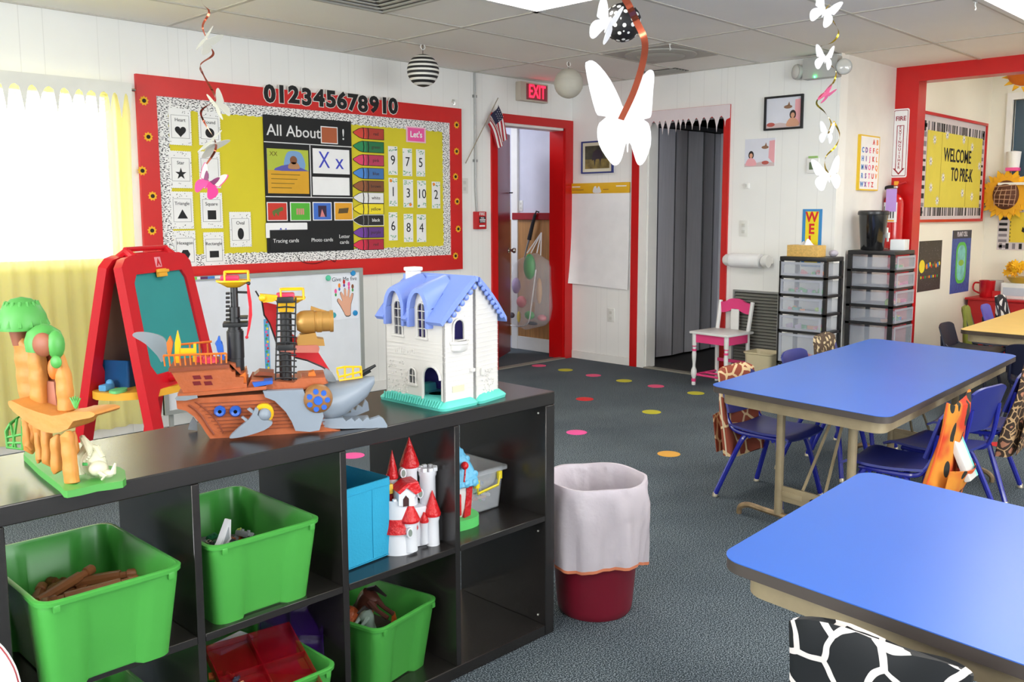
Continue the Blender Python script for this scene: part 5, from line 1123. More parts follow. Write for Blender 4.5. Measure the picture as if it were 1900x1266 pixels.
m = MB(); P = U([(247, 624), (252, 617), (275, 617), (302, 625), (310, 640), (308, 660), (300, 672), (292, 660), (270, 638)], .03); m.prism(smooth_poly(P, 3), .026, .034, SHF); m.build('tail_fin', t)
# main mast
def cyl(px, y0, y1, r0, r1, c, ly=-.005, name=None, seg=16):
    a, b = sf.uv(px, y0, ly), sf.uv(px, y1, ly); m = MB(); m.lathe([(r0, b[1]), (r1, a[1])], c, c=(a[0], ly, 0), seg=seg); return m
def mcol(segs, ly, name):
    m = MB()
    for (px0, px1, y0, y1) in segs:
        a, b, c_ = sf.uv(px0, y0, ly), sf.uv(px1, y0, ly), sf.uv((px0 + px1) / 2, y1, ly); r = (b[0] - a[0]) / 2; m.lathe([(r, c_[1]), (r, a[1])], TB, c=((a[0] + b[0]) / 2, ly, 0), seg=18)
    return m.build(name, t)
mcol([(421, 453, 665, 690), (420, 452, 615, 664), (422, 450, 612, 616), (423, 447, 603, 612), (425, 445, 570, 603), (427, 441, 533, 570)], -.01, 'main_mast')
m = MB()
a, b = sf.uv(414, 606, -.01), sf.uv(460, 590, -.01); m.box((a[0], -.035, a[1]), (b[0], .02, a[1] + .010), TB, .002); m.box((b[0] - .02, -.04, b[1]), (b[0], .02, b[1] + .004), TB, .001)
for k in range(8): q = sf.uv(424, 545 + k * 8, -.01); m.box((q[0] - .006, -.02, q[1] - .002), (q[0] + .003, 0, q[1] + .003), TB)
m.build('mast_platform', t)
def nest(px, py, name):
    q = sf.uv(px, py, -.01); m = MB(); m.loft([[(q[0] + x, -.01 + y, q[1] + z) for x, y in rrect(w, w * .75, w * .3, 4)] for z, w in ((-.012, .03), (-.004, .058), (.002, .08), (.006, .08), (.006, .07), (.0, .05))], TY)
    rim = [(q[0] + .008 + x, -.01 + y, q[1] + .026) for x, y in rrect(.055, .04, .01, 3)]; m.tube(rim, .0025, TY, 6, closed=True)
    for x, y in ((.027, .02), (-.027, .02), (-.027, -.02), (.027, -.02)): m.tube([(q[0] + .008 + x, -.01 + y, q[1]), (q[0] + .008 + x, -.01 + y, q[1] + .026)], .0025, TY, 6)
    o = m.build(name, t); m = MB(); m.box((q[0] - .03, -.03, q[1] + .004), (q[0] + .014, .01, q[1] + .017), TP, .005); m.build('pink_seat', o)
nest(433, 524, 'crows_nest')
m = MB(); P = U([(458, 527), (462, 530), (467, 560), (468, 585), (464, 610), (459, 627), (457, 625), (461, 600), (462, 570), (459, 545)], -.03); m.prism(P, -.035, -.028, TR); q = sf.uv(450, 542, -.01); r_ = sf.uv(463, 543, -.03); m.tube([(q[0] - .015, -.01, q[1]), (r_[0], -.03, r_[1])], .003, TB, 6); q = sf.uv(458, 626, -.03); m.ball((q[0], -.031, q[1]), .004, TR, 8, 6); q = sf.uv(461, 526, -.03); m.ball((q[0], -.031, q[1]), .005, TB, 8, 6); m.build('red_bow_sail', t)
# fore mast with rigging
mcol([(517, 540, 640, 706), (518, 540, 553, 640)], -.02, 'fore_mast')
m = MB()
for px0, px1, y0, y1 in ((511, 517, 552, 706), (545, 548, 552, 706), (528, 530, 552, 706)):
    a, b = sf.uv(px0 + 4, y0, -.045), sf.uv(px0, y1, -.045); m.tube([(a[0], -.045, a[1]), (b[0], -.045, b[1])], .0018, TB, 5)
for k in range(14):
    y = 560 + k * 11; w = (y - 552) / 154 * 3; a, b = sf.uv(513 - w, y, -.045), sf.uv(548 + w, y, -.045); m.tube([(a[0], -.045, a[1]), ((a[0] + b[0]) / 2, -.048, a[1] + .002), (b[0], -.045, b[1])], .0022, TB, 5)
for y in (552, 640): a, b = sf.uv(514, y, -.045), sf.uv(545, y + 10, -.045); m.box((a[0], -.05, b[1]), (b[0], -.01, a[1]), TB, .002)
m.build('rigging', t)
nest(536, 556, 'crows_nest')
m = MB(); P = U([(482, 545), (515, 548), (515, 556), (505, 560), (488, 561)], -.02); m.prism(P, -.03, -.01, TY); q = sf.uv(487, 553, -.03); m.ball((q[0], -.032, q[1]), .009, TY, 10, 8); m.prism(U([(513, 558), (548, 558), (545, 578), (517, 578)], -.02), -.036, -.0, TY); m.build('yellow_cannon_arm', t)
RS = mat('red_sail_cloth', (204, 22, 34), .6); BEDG = TB
def sail(P, ly, name, edge):
    m = MB(); m.prism(U(P, ly), ly, ly + .003, RS); m.build(name, t)
    m = MB(); q = U(edge, ly); m.tube([(x, ly, z) for x, z in q], .0022, BEDG, 5); m.build(name + '_edge', t)
sail([(476, 542), (487, 560), (514, 566), (514, 640), (506, 620), (500, 600), (489, 585), (486, 560)], .015, 'rear_sail', [(474, 540), (486, 560), (490, 585), (500, 600), (508, 622), (514, 640)])
sail([(520, 606), (588, 650), (601, 670), (615, 692), (598, 680), (570, 668), (545, 662), (520, 655)], .03, 'front_sail', [(545, 663), (570, 669), (598, 681), (616, 693)])
# golden jet barrel
m = MB(); a, b = sf.uv(549, 600, -.02), sf.uv(618, 596, -.02); zc = sf.uv(580, 597, -.02)[1]; L_ = b[0] - a[0]
m.lathe([(.001, 0), (.02, .002), (.027, .012), (.0285, .022), (.0285, L_ * .48), (.026, L_ * .5), (.026, L_ * .55), (.0275, L_ * .57), (.0275, L_ * .68), (.0255, L_ * .7), (.0255, L_ * .9), (.0275, L_ * .92), (.0275, L_), (.022, L_), (.021, L_ - .02), (.001, L_ - .03)], TG, c=(a[0], -.02, zc), axis='x', seg=24)
m.prism(U([(576, 575), (577, 568), (592, 573), (606, 577), (600, 580)], -.02), -.024, -.016, TG); m.build('gold_barrel', t)
m = MB(); m.prism(U([(556, 620), (585, 616), (588, 626), (600, 628), (602, 640), (552, 640), (550, 630)], -.02), -.04, .0, TG); m.prism(U([(520, 640), (588, 638), (592, 645), (590, 652), (545, 652), (520, 650)], -.02), -.045, .005, mat('ship_clay', (176, 100, 84), .5)); m.build('barrel_stand', t)
# deck details
m = MB(); m.prism(ctr([(458, 722), (466, 706), (545, 712), (556, 704), (604, 702), (606, 714), (560, 726)]), -.06, .055, HULL); m.build('deck', t)
m = MB(); m.prism(ctr([(468, 710), (506, 706), (506, 712), (472, 718)]), -.074, -.03, TBL); m.prism(ctr([(470, 704), (480, 696), (508, 698), (508, 704)]), -.02, .03, HULD); m.build('deck_hatch', t)
m = MB(); m.prism(ctr([(572, 710), (574, 697), (584, 694), (589, 706), (588, 712)]), -.03, .0, TO); m.prism(ctr([(550, 718), (560, 703), (600, 706), (610, 714), (580, 722)]), -.05, .02, HULL); m.build('bow_stools', t)
# shark side plate and head
m = MB(); m.prism(ctr([(488, 724), (562, 721), (566, 730), (575, 738), (596, 752), (600, 770), (592, 796), (575, 799), (548, 797), (541, 780), (530, 762), (510, 742), (492, 735)]), -.086, -.066, SHARK)
m.prism(U([(488, 724), (562, 721), (575, 738), (596, 752), (600, 770), (592, 796), (548, 797), (541, 780), (510, 742)], .07), .066, .08, SHARK); m.build('shark_body_plate', t)
def headloft():
    m = MB(); secs = [(572, 714, 758, .075), (590, 712, 772, .08), (612, 710, 776, .075), (635, 708, 768, .062), (658, 704, 752, .046), (680, 699, 735, .028), (694, 698, 712, .012)]
    rings = []
    for px, yt, yb, hw in secs:
        a, b = sf.uv(px, yt, -.0), sf.uv(px, yb, -.0); cz, hz = (a[1] + b[1]) / 2, (a[1] - b[1]) / 2; R = []
        for k in range(20):
            q = 2 * pi * k / 20; R.append((a[0], hw * (abs(cos(q)) ** .7) * (1 if cos(q) > 0 else -1), cz + hz * (abs(sin(q)) ** .8) * (1 if sin(q) > 0 else -1)))
        rings.append(R)
    m.loft(rings, SHARK); return m
headloft().build('shark_head', t)
m = MB(); c_ = sf.uv(590, 742, -.09); m.lathe([(.001, -.102), (.02, -.1), (.032, -.092), (.036, -.08), (.036, -.07)], mat('eye_brown', (150, 104, 56), .4), c=(c_[0], 0, c_[1]), axis='y', seg=26); o = m.build('eye_porthole', t)
m = MB(); m.lathe([(.001, -.106), (.010, -.106), (.012, -.098)], TBL, c=(c_[0], 0, c_[1]), axis='y', seg=12)
for k in range(7):
    q = 2 * pi * k / 7; m.lathe([(.001, -.101), (.0066, -.101), (.0075, -.088)], TBL, c=(c_[0] + .022 * cos(q), 0, c_[1] + .022 * sin(q)), axis='y', seg=10)
m.build('blue_panes', o)
m = MB(); m.prism(smooth_poly(U([(604, 705), (601, 694), (604, 684), (612, 688), (620, 698), (623, 708)], -.0), 3), -.006, .006, SHF); m.build('dorsal_fin', t)
def jaw(P, ly, th, n, name):
    m = MB(); m.prism(U(P, ly), ly, ly + th, SHARK); m.build(name, t)
jaw([(596, 776), (636, 774), (640, 768), (651, 766), (652, 758), (660, 762), (664, 752), (672, 756), (678, 742), (683, 748), (685, 762), (660, 772), (640, 776), (620, 786), (598, 782)], .03, .014, 4, 'far_jaw')
jaw([(592, 795), (596, 778), (636, 776), (642, 782), (652, 776), (658, 782), (666, 776), (673, 782), (682, 774), (686, 779), (704, 773), (712, 778), (719, 790), (718, 794), (640, 796)], -.06, .016, 5, 'near_jaw')
m = MB()
a, b = sf.uv(640, 783, .0), sf.uv(700, 783, 0); m.box((a[0] - .03, -.05, .006), (b[0] - .02, .035, .014), SHARK, .003); m.build('jaw_floor', t)
m = MB(); c_ = [sf.uv(*q, -.08) for q in ((594, 778), (600, 792), (586, 793))]
# side fin with yellow hub
m = MB(); hb = sf.uv(491, 768, -.085)
m.prism(smooth_poly(U([(497, 750), (506, 758), (508, 770), (502, 780), (495, 778), (500, 768), (497, 760), (489, 757), (480, 762), (476, 756), (484, 750)], -.085), 2), -.088, -.074, TY); m.build('yellow_hub', t)
m = MB(); m.prism(smooth_poly(U([(474, 757), (480, 762), (478, 770), (490, 778), (504, 782), (504, 788), (490, 798), (460, 808), (440, 812), (427, 813), (428, 808), (445, 792), (462, 778), (470, 766)], -.1), 2), -.104, -.088, SHARK); m.prism(U([(458, 760), (463, 757), (478, 768), (474, 772)], -.1), -.1, -.092, SHARK); m.prism(U([(447, 775), (451, 773), (464, 782), (460, 786)], -.1), -.1, -.092, SHARK)
m.ball((hb[0] + .0, -.095, hb[1]), .0155, SHARK, 14, 10); m.build('side_fin', t)
m = MB()
for px in (408, 437): q = sf.uv(px, 763, -.07); m.lathe([(.0045, -.079), (.010, -.081), (.0135, -.076), (.0135, -.068)], TBL, c=(q[0], 0, q[1]), axis='y', seg=18, caps=False); m.lathe([(.001, -.074), (.006, -.074)], DARK, c=(q[0], 0, q[1]), axis='y', seg=12)
m.build('blue_portholes', t)
m = MB(); m.prism(U([(325, 739), (328, 735), (366, 733), (367, 738), (345, 743), (328, 743)], -.075), -.08, -.07, SHF); m.build('stern_cannon', t)
m = MB(); m.prism(U([(349, 797), (352, 785), (358, 774), (366, 785), (366, 799)], .02), .018, .026, SHF); m.build('tail_stub', t)
m = MB(); q = sf.uv(411, 804, -.05)
for px in (411, 560): q = sf.uv(px, 804, -.05); m.lathe([(.001, -.055), (.010, -.055), (.010, -.042), (.001, -.042)], TY, c=(q[0], 0, .010), axis='y', seg=16); m.lathe([(.001, .042), (.010, .042), (.010, .055), (.001, .055)], TY, c=(q[0], 0, .010), axis='y', seg=16)
m.build('wheels', t)
# bow railing and cannon
m = MB()
for ly in (-.025, .02):
    P = U([(625, 684), (640, 681), (670, 681), (672, 700), (630, 706), (626, 690)], ly); m.tube([(x, ly, z) for x, z in P], .003, TY, 6, closed=True); P = U([(628, 700), (670, 690)], ly); m.tube([(x, ly, z) for x, z in P], .003, TY, 6)
    for px in (640, 655): a, b = sf.uv(px, 682, ly), sf.uv(px, 703, ly); m.tube([(a[0], ly, a[1]), (b[0], ly, b[1])], .0028, TY, 6)
P = [sf.uv(671, 690, 0)]; m.box((P[0][0] - .004, -.025, P[0][1] - .01), (P[0][0], .02, P[0][1] + .008), TY, .001); m.build('bow_railing', t)
m = MB(); a, b = sf.uv(673, 692, -.01), sf.uv(697, 678, -.01); m.tube([(a[0], -.01, a[1]), (b[0], -.01, b[1])], [.006, .0035], TB, 8); m.tube([(a[0] - .004, -.01, a[1] - .008), (a[0] + .02, -.01, a[1] + .004)], .004, TB, 6); m.build('bow_cannon', t)

# ------------------------------------------------------------ toy dollhouse
hf2 = Frame((1.735, 1.995, TOP), radians(0))
DW = mat('dollhouse_white', (218, 215, 210), .45, var=.015); DR = mat('dollhouse_blue_roof', (128, 152, 226), .4); DB = mat('dollhouse_mint', (96, 206, 190), .42)
def house_half(name_lab, front_windows):
    pass
t = thing('toy_dollhouse', 'white plastic dollhouse with blue roof on a mint green base, hinged open at its gable', 'toy house', (1.622, 1.872, TOP), radians(2))
# local: x = along the gable side (to the right), y = away (long side with dormers faces -x)
W1, LY, ZE, ZR = .112, .245, .250, .352      # half width of one shell, depth, eaves, ridge
def siding(m, x, y0, y1, z0, z1, n, nx):
    for k in range(n): z = z0 + (z1 - z0) * k / n; m.box((x, y0, z), (x + nx * .0012, y1, z + .0016), DW)
m = MB()
# left shell: long wall x=0 with window holes, gable front y=0 up to the ridge at x=W1
def wallprism(m, pts, hole, axis, a, b, c):
    """outline in (y,z) extruded along x"""
    T = m.T; m.T = T @ Matrix(((0, 1, 0, 0), (1, 0, 0, 0), (0, 0, 1, 0), (0, 0, 0, 1))); k0 = len(m.f); m.prism(pts, a, b, c, holes=hole)
    for i in range(k0, len(m.f)): m.f[i] = tuple(reversed(m.f[i]))
    m.T = T
def arch(c, w, z0, z1, n=8): 
    r = w / 2; return [(c - r, z0), (c + r, z0)] + [(c + r * cos(pi * i / n), z1 - r + r * sin(pi * i / n)) for i in range(n + 1)]
bump = lambda c: [(c + .034 * cos(pi * i / 10), .286 + .034 * sin(pi * i / 10)) for i in range(11)]
YD = (.185, .085); WSP = ((YD[0], .036, .195, .292), (YD[1], .036, .195, .292), (.128, .03, .06, .105))
wallprism(m, [(0, .0), (LY, .0), (LY, ZE)] + [(YD[0] + .034, ZE)] + bump(YD[0]) + [(YD[0] - .034, ZE), (YD[1] + .034, ZE)] + bump(YD[1]) + [(YD[1] - .034, ZE), (0, ZE)], [arch(c, w, a, b) for c, w, a, b in WSP] + [arch(.048, .072, .006, .118)], 'x', 0, .004, DW)
siding(m, 0, .16, LY - .004, .01, .18, 16, -1); siding(m, 0, .004, LY - .004, .13, .19, 6, -1)
m.prism([(0, 0), (W1, 0), (W1, ZR - .004), (.0, ZE)], 0, .004, DW, holes=[arch(.055, .042, .188, .248)])
for k in range(24):
    z = .01 + k * .0135
    if z < ZR - .02:
        xl = 0 if z < ZE else (z - ZE) / (ZR - ZE) * W1
        if z > .18 and z < .255: m.box((xl, -.0012, z), (.031, 0, z + .0016), DW); m.box((.079, -.0012, z), (W1, 0, z + .0016), DW)
        else: m.box((xl, -.0012, z), (W1, 0, z + .0016), DW)
m.box((0, 0, .0), (.006, .006, ZE), DW, .001)
m.prism([(0, 0), (W1, 0), (W1, ZR - .004), (.0, ZE)], LY - .004, LY, DW)
m.build('left_shell', t)
m = MB(); m.box((W1 - .012, .012, .0), (W1 - .004, LY - .012, ZR - .03), mat('interior_lilac', (96, 90, 190), .6)); m.box((.006, .006, .004), (W1 - .012, LY - .006, .008), DB); m.box((.006, .006, .118), (W1 - .012, LY - .006, .122), mat('interior_lilac', (96, 90, 190), .6))
m.lathe([(.001, .008), (.026, .008), (.026, .03), (.001, .03)], DB, c=(.05, .08, 0), seg=16); m.box((.04, .12, .008), (.085, .15, .055), DB, .01); m.box((.02, .03, .122), (.06, .05, .15), mat('pale_blue_plastic', (150, 216, 230), .3), .004); m.build('interior', t)
# right shell
G = .010
m = MB(); m.T = Matrix.Translation((W1 + G, -.0, 0)) @ Matrix.Rotation(radians(10), 4, 'Z')
m.prism([(0, 0), (W1, 0), (W1, ZE), (0, ZR - .004)], 0, .004, DW)
for k in range(24):
    z = .01 + k * .0135
    if z < ZR - .02: xr = W1 if z < ZE else W1 * (1 - (z - ZE) / (ZR - ZE)); m.box((0, -.0012, z), (xr, 0, z + .0016), DW)
m.prism([(0, 0), (W1, 0), (W1, ZE), (0, ZR - .004)], LY - .004, LY, DW); m.box((W1 - .004, 0, 0), (W1, LY, ZE), DW); m.box((0, 0, 0), (.004, .05, ZR - .01), DW)
rnd = random.Random(3)
m.box((.02, -.008, .08), (.032, 0, .10), DW, .003)
for k in range(60): q = rnd.uniform(.03, .09), rnd.uniform(.02, .09); m.ball((q[0], -.001, q[1]), .003, DW, 6, 4)
m.build('right_shell', t)
# roofs
m = MB(); e = .018
def roofpanel(m, T, flip):
    m.T = T
    dx, dz = W1, ZR - ZE; L_ = sqrt(dx * dx + dz * dz); nx, nz = -dz / L_, dx / L_
    def pt(s_, off, y): return (s_ * dx + nx * off, y, ZE + s_ * dz + nz * off)
    n = 8; rings = []
    for j in range(2):
        pass
    for (y0, y1, sa, sb) in ((-.018, LY + .014, .5, 1.02), (-.018, YD[1] - .040, -.16, .5), (YD[1] + .040, YD[0] - .040, -.16, .5), (YD[0] + .040, LY + .014, -.16, .5)):
        prof = []
        N = 6
        for i in range(N + 1): s_ = sa + (sb - sa) * i / N; bow = .006 * sin(pi * (s_ + .16) / 1.18); prof.append((s_, .014 + bow))
        lo = [(s_, .002) for s_, _ in reversed(prof)]
        P = [pt(s_, o, 0) for s_, o in prof + lo]
        m.prism([(p[0], p[2]) for p in P] if not flip else [(p[0], p[2]) for p in P], y0, y1, DR)
roofpanel(m, Matrix.Identity(4), False)
m.box((W1 - .006, -.02, ZR - .004), (W1 + .004, LY + .016, ZR + .012), DR, .004)
# scalloped gable edge
for k in range(7): s_ = .0 + k * .14; m.ball((s_ * W1 + .012, -.012, ZE + s_ * (ZR - ZE) - .001), .009, DR, 8, 6, (1, .8, 1))
# dormers over the two tall windows
for yc in YD:
    n = 12; r = .043; rings = []
    for xx, k in ((-.020, 1.0), (-.010, 1.0), (.03, .95), (.085, .80)):
        R = []
        for i in range(n + 1):
            a = pi * i / n; R.append((xx, yc + r * k * cos(a), .272 + (.060 * k + (xx + .02) * .12) * sin(a) + (xx + .02) * .30))
        rings.append(R + [(p[0], yc + (p[1] - yc) * .74, p[2] - .012 if 0 < i_ < n else p[2]) for i_, p in reversed(list(enumerate(R)))])
    m.loft(rings, DR)
    for s_ in (-1, 1): m.box((-.022, yc + s_ * (r - .005) - .006, .222), (.01, yc + s_ * (r - .005) + .006, .276), DR, .004)
m.build('blue_roof', t)
m = MB(); m.T = Matrix.Translation((W1 + G, 0, 0)) @ Matrix.Rotation(radians(10), 4, 'Z')
N = 8; top = []; lo = []
for i in range(N + 1): s_ = 1.22 * i / N; x = s_ * W1; z = ZR + .008 - s_ * (ZR - ZE) + .008 * sin(pi * i / N); top.append((x, z)); lo.append((x, z - .014))
m.prism(top + lo[::-1], -.016, LY + .012, DR)
for k in range(8): s_ = k * .14 + .05; m.ball((s_ * W1, -.012, ZR - s_ * (ZR - ZE) - .006), .008, DR, 8, 6, (1, .8, 1))
m.build('blue_roof_right', t)
m = MB(); m.box((W1 * .55, LY * .80, ZR - .06), (W1 * .55 + .035, LY * .80 + .03, ZR + .022), DW, .003); m.box((W1 * .55 - .004, LY * .80 - .004, ZR + .018), (W1 * .55 + .039, LY * .80 + .034, ZR + .030), DW, .004); m.build('chimney', t)
# window frames on the long side
for yc, w, z0, z1 in WSP:
    m = MB()
    P = arch(yc, w, z0, z1); m.tube([(-.003, y, z) for y, z in P], .003, DW, 6, closed=True)
    m.box((-.003, yc - .0012, z0), (.003, yc + .0012, z1), DW)
    for k in range(1, 4 if z1 - z0 > .05 else 2): zz = z0 + (z1 - z0) * k / (4 if z1 - z0 > .05 else 2); m.box((-.003, yc - w / 2, zz - .001), (.003, yc + w / 2, zz + .001), DW)
    m.box((-.008, yc - w / 2 - .006, z0 - .006), (.002, yc + w / 2 + .006, z0), DW, .001); m.build('window_frame', t)
m = MB()
P = arch(.048, .072, .006, .118); m.tube([(-.003, y, z) for y, z in P[1:]], .004, DW, 6)
P = arch(.055, .042, .188, .248); m.tube([(x, -.003, z) for x, z in P], .0035, DW, 6, closed=True)
m.build('arch_frames', t); m = MB(); m.lathe([(.022, .158), (.028, .163), (.030, .178), (.033, .180), (.033, .188), (.026, .188), (.024, .17)], DW, c=(.055, .0, 0), seg=20, sy=.8)
m.box((W1 - .014, -.01, .095), (W1, .0, .105), DW, .002); m.build('balcony', t)
m = MB(); m.T = Matrix.Identity(4)
rnd = random.Random(4)
for k in range(60): q = rnd.uniform(.15, .235), rnd.uniform(.015, .12); m.ball((-.0005, q[0], q[1]), .003, DW, 6, 4)
for k in range(10): q = .12 + k * .009; m.box((-.0016, q, .145 + .004 * sin(k * 2)), (0, q + .005, .154 + .003 * cos(k)), DW)
m.box((.03, -.0016, .045), (.075, -.0006, .062), mat('plaster_print', (214, 208, 180), .6)); m.build('relief_vines', t)
# mint base
def basering(m, x0, x1, y0, y1, T=None):
    m.T = T or Matrix.Identity(4); cx, cy = (x0 + x1) / 2, (y0 + y1) / 2; w, d = x1 - x0, y1 - y0
    m.loft([[(x, y, z) for x, y in rrect(w + q, d + q, .02, 4, cx=cx, cy=cy)] for z, q in ((0, .052), (.008, .056), (.012, .05), (.022, .03), (.03, .008))], DB)
m = MB(); basering(m, .008, W1 - .014, .012, LY - .01)
for k in range(24): m.tube([(-.022, .0 + k * .0100, .008), (-.010, .0 + k * .0105, .024)], .0022, DB, 5)
m.build('mint_base', t)
m = MB(); basering(m, .012, W1 - .01, .012, LY - .01, Matrix.Translation((W1 + G + .012, 0, 0)) @ Matrix.Rotation(radians(10), 4, 'Z')); m.build('mint_base_right', t)

# ------------------------------------------------------------ dinosaur canyon playset (left end of the shelf)
df_ = Frame((.655, 1.93, TOP), radians(-62))
CY_ = mat('canyon_orange', (200, 132, 58), .55, var=.07, vscale=25, bump=.3, bscale=30); CG = mat('playset_green', (80, 160, 72), .45); CBR = mat('playset_brown', (150, 86, 58), .5); BONE = mat('bone_cream', (206, 204, 176), .5)
t = thing('dinosaur_playset', 'orange canyon toy playset with green palm tops and a green base at the shelf end', 'toy playset', df_.loc, df_.rz)
V = lambda L_, ly=0.0: df_.pts(L_, ly)
# base follows the shelf: from far left to the front edge
m = MB(); bp_ = [onplane(x, y, 2, TOP + .008) for x, y in ((44, 848), (75, 830), (150, 862), (222, 872), (233, 886), (228, 898), (180, 905), (125, 917), (110, 905))]
I_ = df_.I
m.slab(smooth_poly([((I_ @ p).x, (I_ @ p).y) for p in bp_], 2), 0, .014, CG); m.build('base', t)
def rock(name, P, ly, th, c=CY_, par=t):
    m = MB(); q = V(P, ly); z0, z1 = min(b for _, b in q), max(b for _, b in q); n = max(5, int((z1 - z0) / .009)); R = []
    for i in range(n + 1):
        z = z0 + (z1 - z0) * (.01 + .98 * i / n); xs = [a[0] + (b[0] - a[0]) * (z - a[1]) / (b[1] - a[1]) for a, b in zip(q, q[1:] + q[:1]) if (a[1] - z) * (b[1] - z) <= 0 and abs(a[1] - b[1]) > 1e-7]
        l, r = min(xs), max(xs); hw = max((r - l) / 2, .004); cx = (l + r) / 2; hd = min(th * .62, hw * .95) * (1 + .12 * sin(i * 1.7 + ly * 90)); k_ = .55 if i in (0, n) else 1
        R.append([(cx + hw * k_ * (abs(cos(a)) ** .7) * (1 if cos(a) > 0 else -1) * (1 + .03 * sin(3 * a + i)), ly + hd * k_ * (abs(sin(a)) ** .7) * (1 if sin(a) > 0 else -1), z) for a in [2 * pi * j / 14 for j in range(14)]])
    m.loft(R, c); return m.build(name, par)
rock('canyon_wall', [(28, 630), (38, 616), (50, 622), (56, 640), (78, 650), (78, 690), (74, 760), (74, 800), (62, 845), (48, 838), (44, 760), (34, 700)], .02, .022)
rock('canyon_wall', [(54, 640), (66, 630), (80, 650), (84, 690), (86, 760), (80, 850), (70, 862), (66, 800), (58, 700)], .0, .022)
rock('canyon_wall', [(108, 655), (115, 652), (120, 668), (130, 700), (134, 740), (136, 770), (112, 768), (106, 700)], -.01, .02)
m = MB(); m.prism(V([(76, 640), (96, 636), (108, 660), (112, 770), (84, 770), (84, 690)], .02), .016, .026, CBR); m.prism(V([(88, 706), (104, 708), (110, 760), (92, 764)], .01), .004, .014, mat('slide_pinkbrown', (176, 110, 84), .4)); m.build('brown_slide', t)
# ledge
m = MB(); q = V([(30, 745), (36, 740), (60, 752), (110, 768), (140, 762), (180, 760), (190, 766), (180, 772), (150, 778), (140, 792), (110, 800), (80, 790), (40, 760)], -.03); m.prism(smooth_poly(q, 2), -.05, .02, CY_); m.build('rock_ledge', t)
for P, ly in (([(42, 770), (56, 778), (60, 836), (48, 830)], .01), ([(64, 790), (74, 792), (82, 858), (70, 860)], -.005), ([(78, 790), (94, 800), (98, 868), (82, 862)], -.02), ([(96, 806), (112, 806), (116, 880), (98, 880)], -.035), ([(114, 800), (134, 800), (146, 898), (122, 902)], -.05), ([(132, 800), (140, 800), (147, 840), (140, 846)], -.02)):
    rock('rock_pillar', P, ly, .016)
def palm(px, py, r, ly, cut):
    q = df_.uv(px, py, ly); m = MB(); R = []
    n = 26
    m.lathe([(r, -.012), (r * 1.02, -.004), (r * .93, .018), (r * .74, .036), (r * .4, .050), (.001, .054)] if not cut else [(r, -.02), (r, .004), (r * .8, .03), (r * .4, .046), (.001, .05)], CG, c=(q[0], ly, q[1]), seg=n, a0=(0 if not cut else .2), a1=(2 * pi if not cut else 4.6))
    for k in range(14): a = 2 * pi * k / 14; m.tube([(q[0] + r * .98 * cos(a), ly + r * .98 * sin(a), q[1] - .006), (q[0] + r * .6 * cos(a), ly + r * .6 * sin(a), q[1] + .045)], [.005, .003], CG, 6)
    m.build('palm_top', t)
palm(42, 600, .047, .02, False)
q0, q1 = df_.uv(36, 610, .02), df_.uv(40, 640, .02); m = MB(); m.tube([(q0[0], .02, q0[1] + .01), (q1[0], .02, q1[1])], [.022, .016], CBR, 10); m.build('trunk', t)
q0 = df_.uv(82, 632, .0); m = MB(); m.lathe([(.034, -.02), (.036, .0), (.030, .018), (.014, .03), (.001, .034)], CG, c=(q0[0], 0, q0[1]), seg=18); q1 = df_.uv(104, 640, -.02); m.ball((q1[0], -.02, q1[1]), .022, CG, 12, 8, (.7, .8, 1.3)); q1 = df_.uv(104, 672, -.03); m.ball((q1[0], -.03, q1[1]), .013, CG, 10, 8, (1, .5, 1)); m.build('leafy_canopy', t)
q0 = df_.uv(80, 640, -.03); m = MB(); m.ball((q0[0], -.03, q0[1]), .024, CBR, 14, 10, (1, .5, 1)); q1 = df_.uv(98, 685, -.02); m.ball((q1[0], -.02, q1[1]), .014, TO, 10, 8, (.8, .5, 1.5)); m.build('lookout_shell', t)
m = MB(); q = df_.uv(140, 748, -.03)
for k in range(5): m.tube([(q[0], -.03, q[1] - .01), (q[0] + .012 * (k - 2) / 2, -.03, q[1] + .014 - abs(k - 2) * .002)], [.003, .0015], CG, 5)
m.build('grass_tuft', t)
m = MB(); P = V([(12, 800), (20, 786), (42, 768), (42, 834), (14, 830)], .05); m.tube([(x, .05, z) for x, z in P], .004, CG, 6, closed=True)
for (a_, b_) in (((12, 812), (42, 806)), ((20, 786), (30, 832)), ((32, 776), (24, 832)), ((14, 822), (42, 822))): a, b = df_.uv(*a_, .05), df_.uv(*b_, .05); m.tube([(a[0], .05, a[1]), (b[0], .05, b[1])], .003, CG, 5)
m.build('green_gate', t)
# cream fossil skull on the base
p = onplane(182, 885, 2, TOP + .014)
fs = Frame((p.x, p.y, TOP + .0145), radians(-50)); t = thing('toy_fossil', 'cream coloured bony creature toy standing on the green base', 'toy', fs.loc, fs.rz)
m = MB()
for k in range(6):
    a = -.9 + k * .34; m.tube([(-.028 + .02 * cos(a + i * .5) * .9 + k * .002, -.02 + .008 * i, .02 + .038 * sin(.4 + i * .42) + .004 * k) for i in range(6)], [.003, .005, .006, .006, .005, .003], BONE, 7)
m.ball((-.006, -.002, .028), .026, BONE, 14, 10, (1.0, .7, 1.05)); m.ball((.012, -.018, .022), .019, BONE, 14, 10, (1, .9, .8)); m.ball((.03, -.022, .013), .012, BONE, 12, 8, (1.3, .9, .7)); m.tube([(.03, -.02, .012), (.044, -.022, .016), (.048, -.02, .034)], [.008, .006, .002], BONE, 8)
m.tube([(-.03, 0, .005), (-.036, 0, .04), (-.02, .0, .062), (.0, 0, .058), (.014, -.005, .04)], [.008, .009, .008, .007, .006], BONE, 8); m.build('body', t)
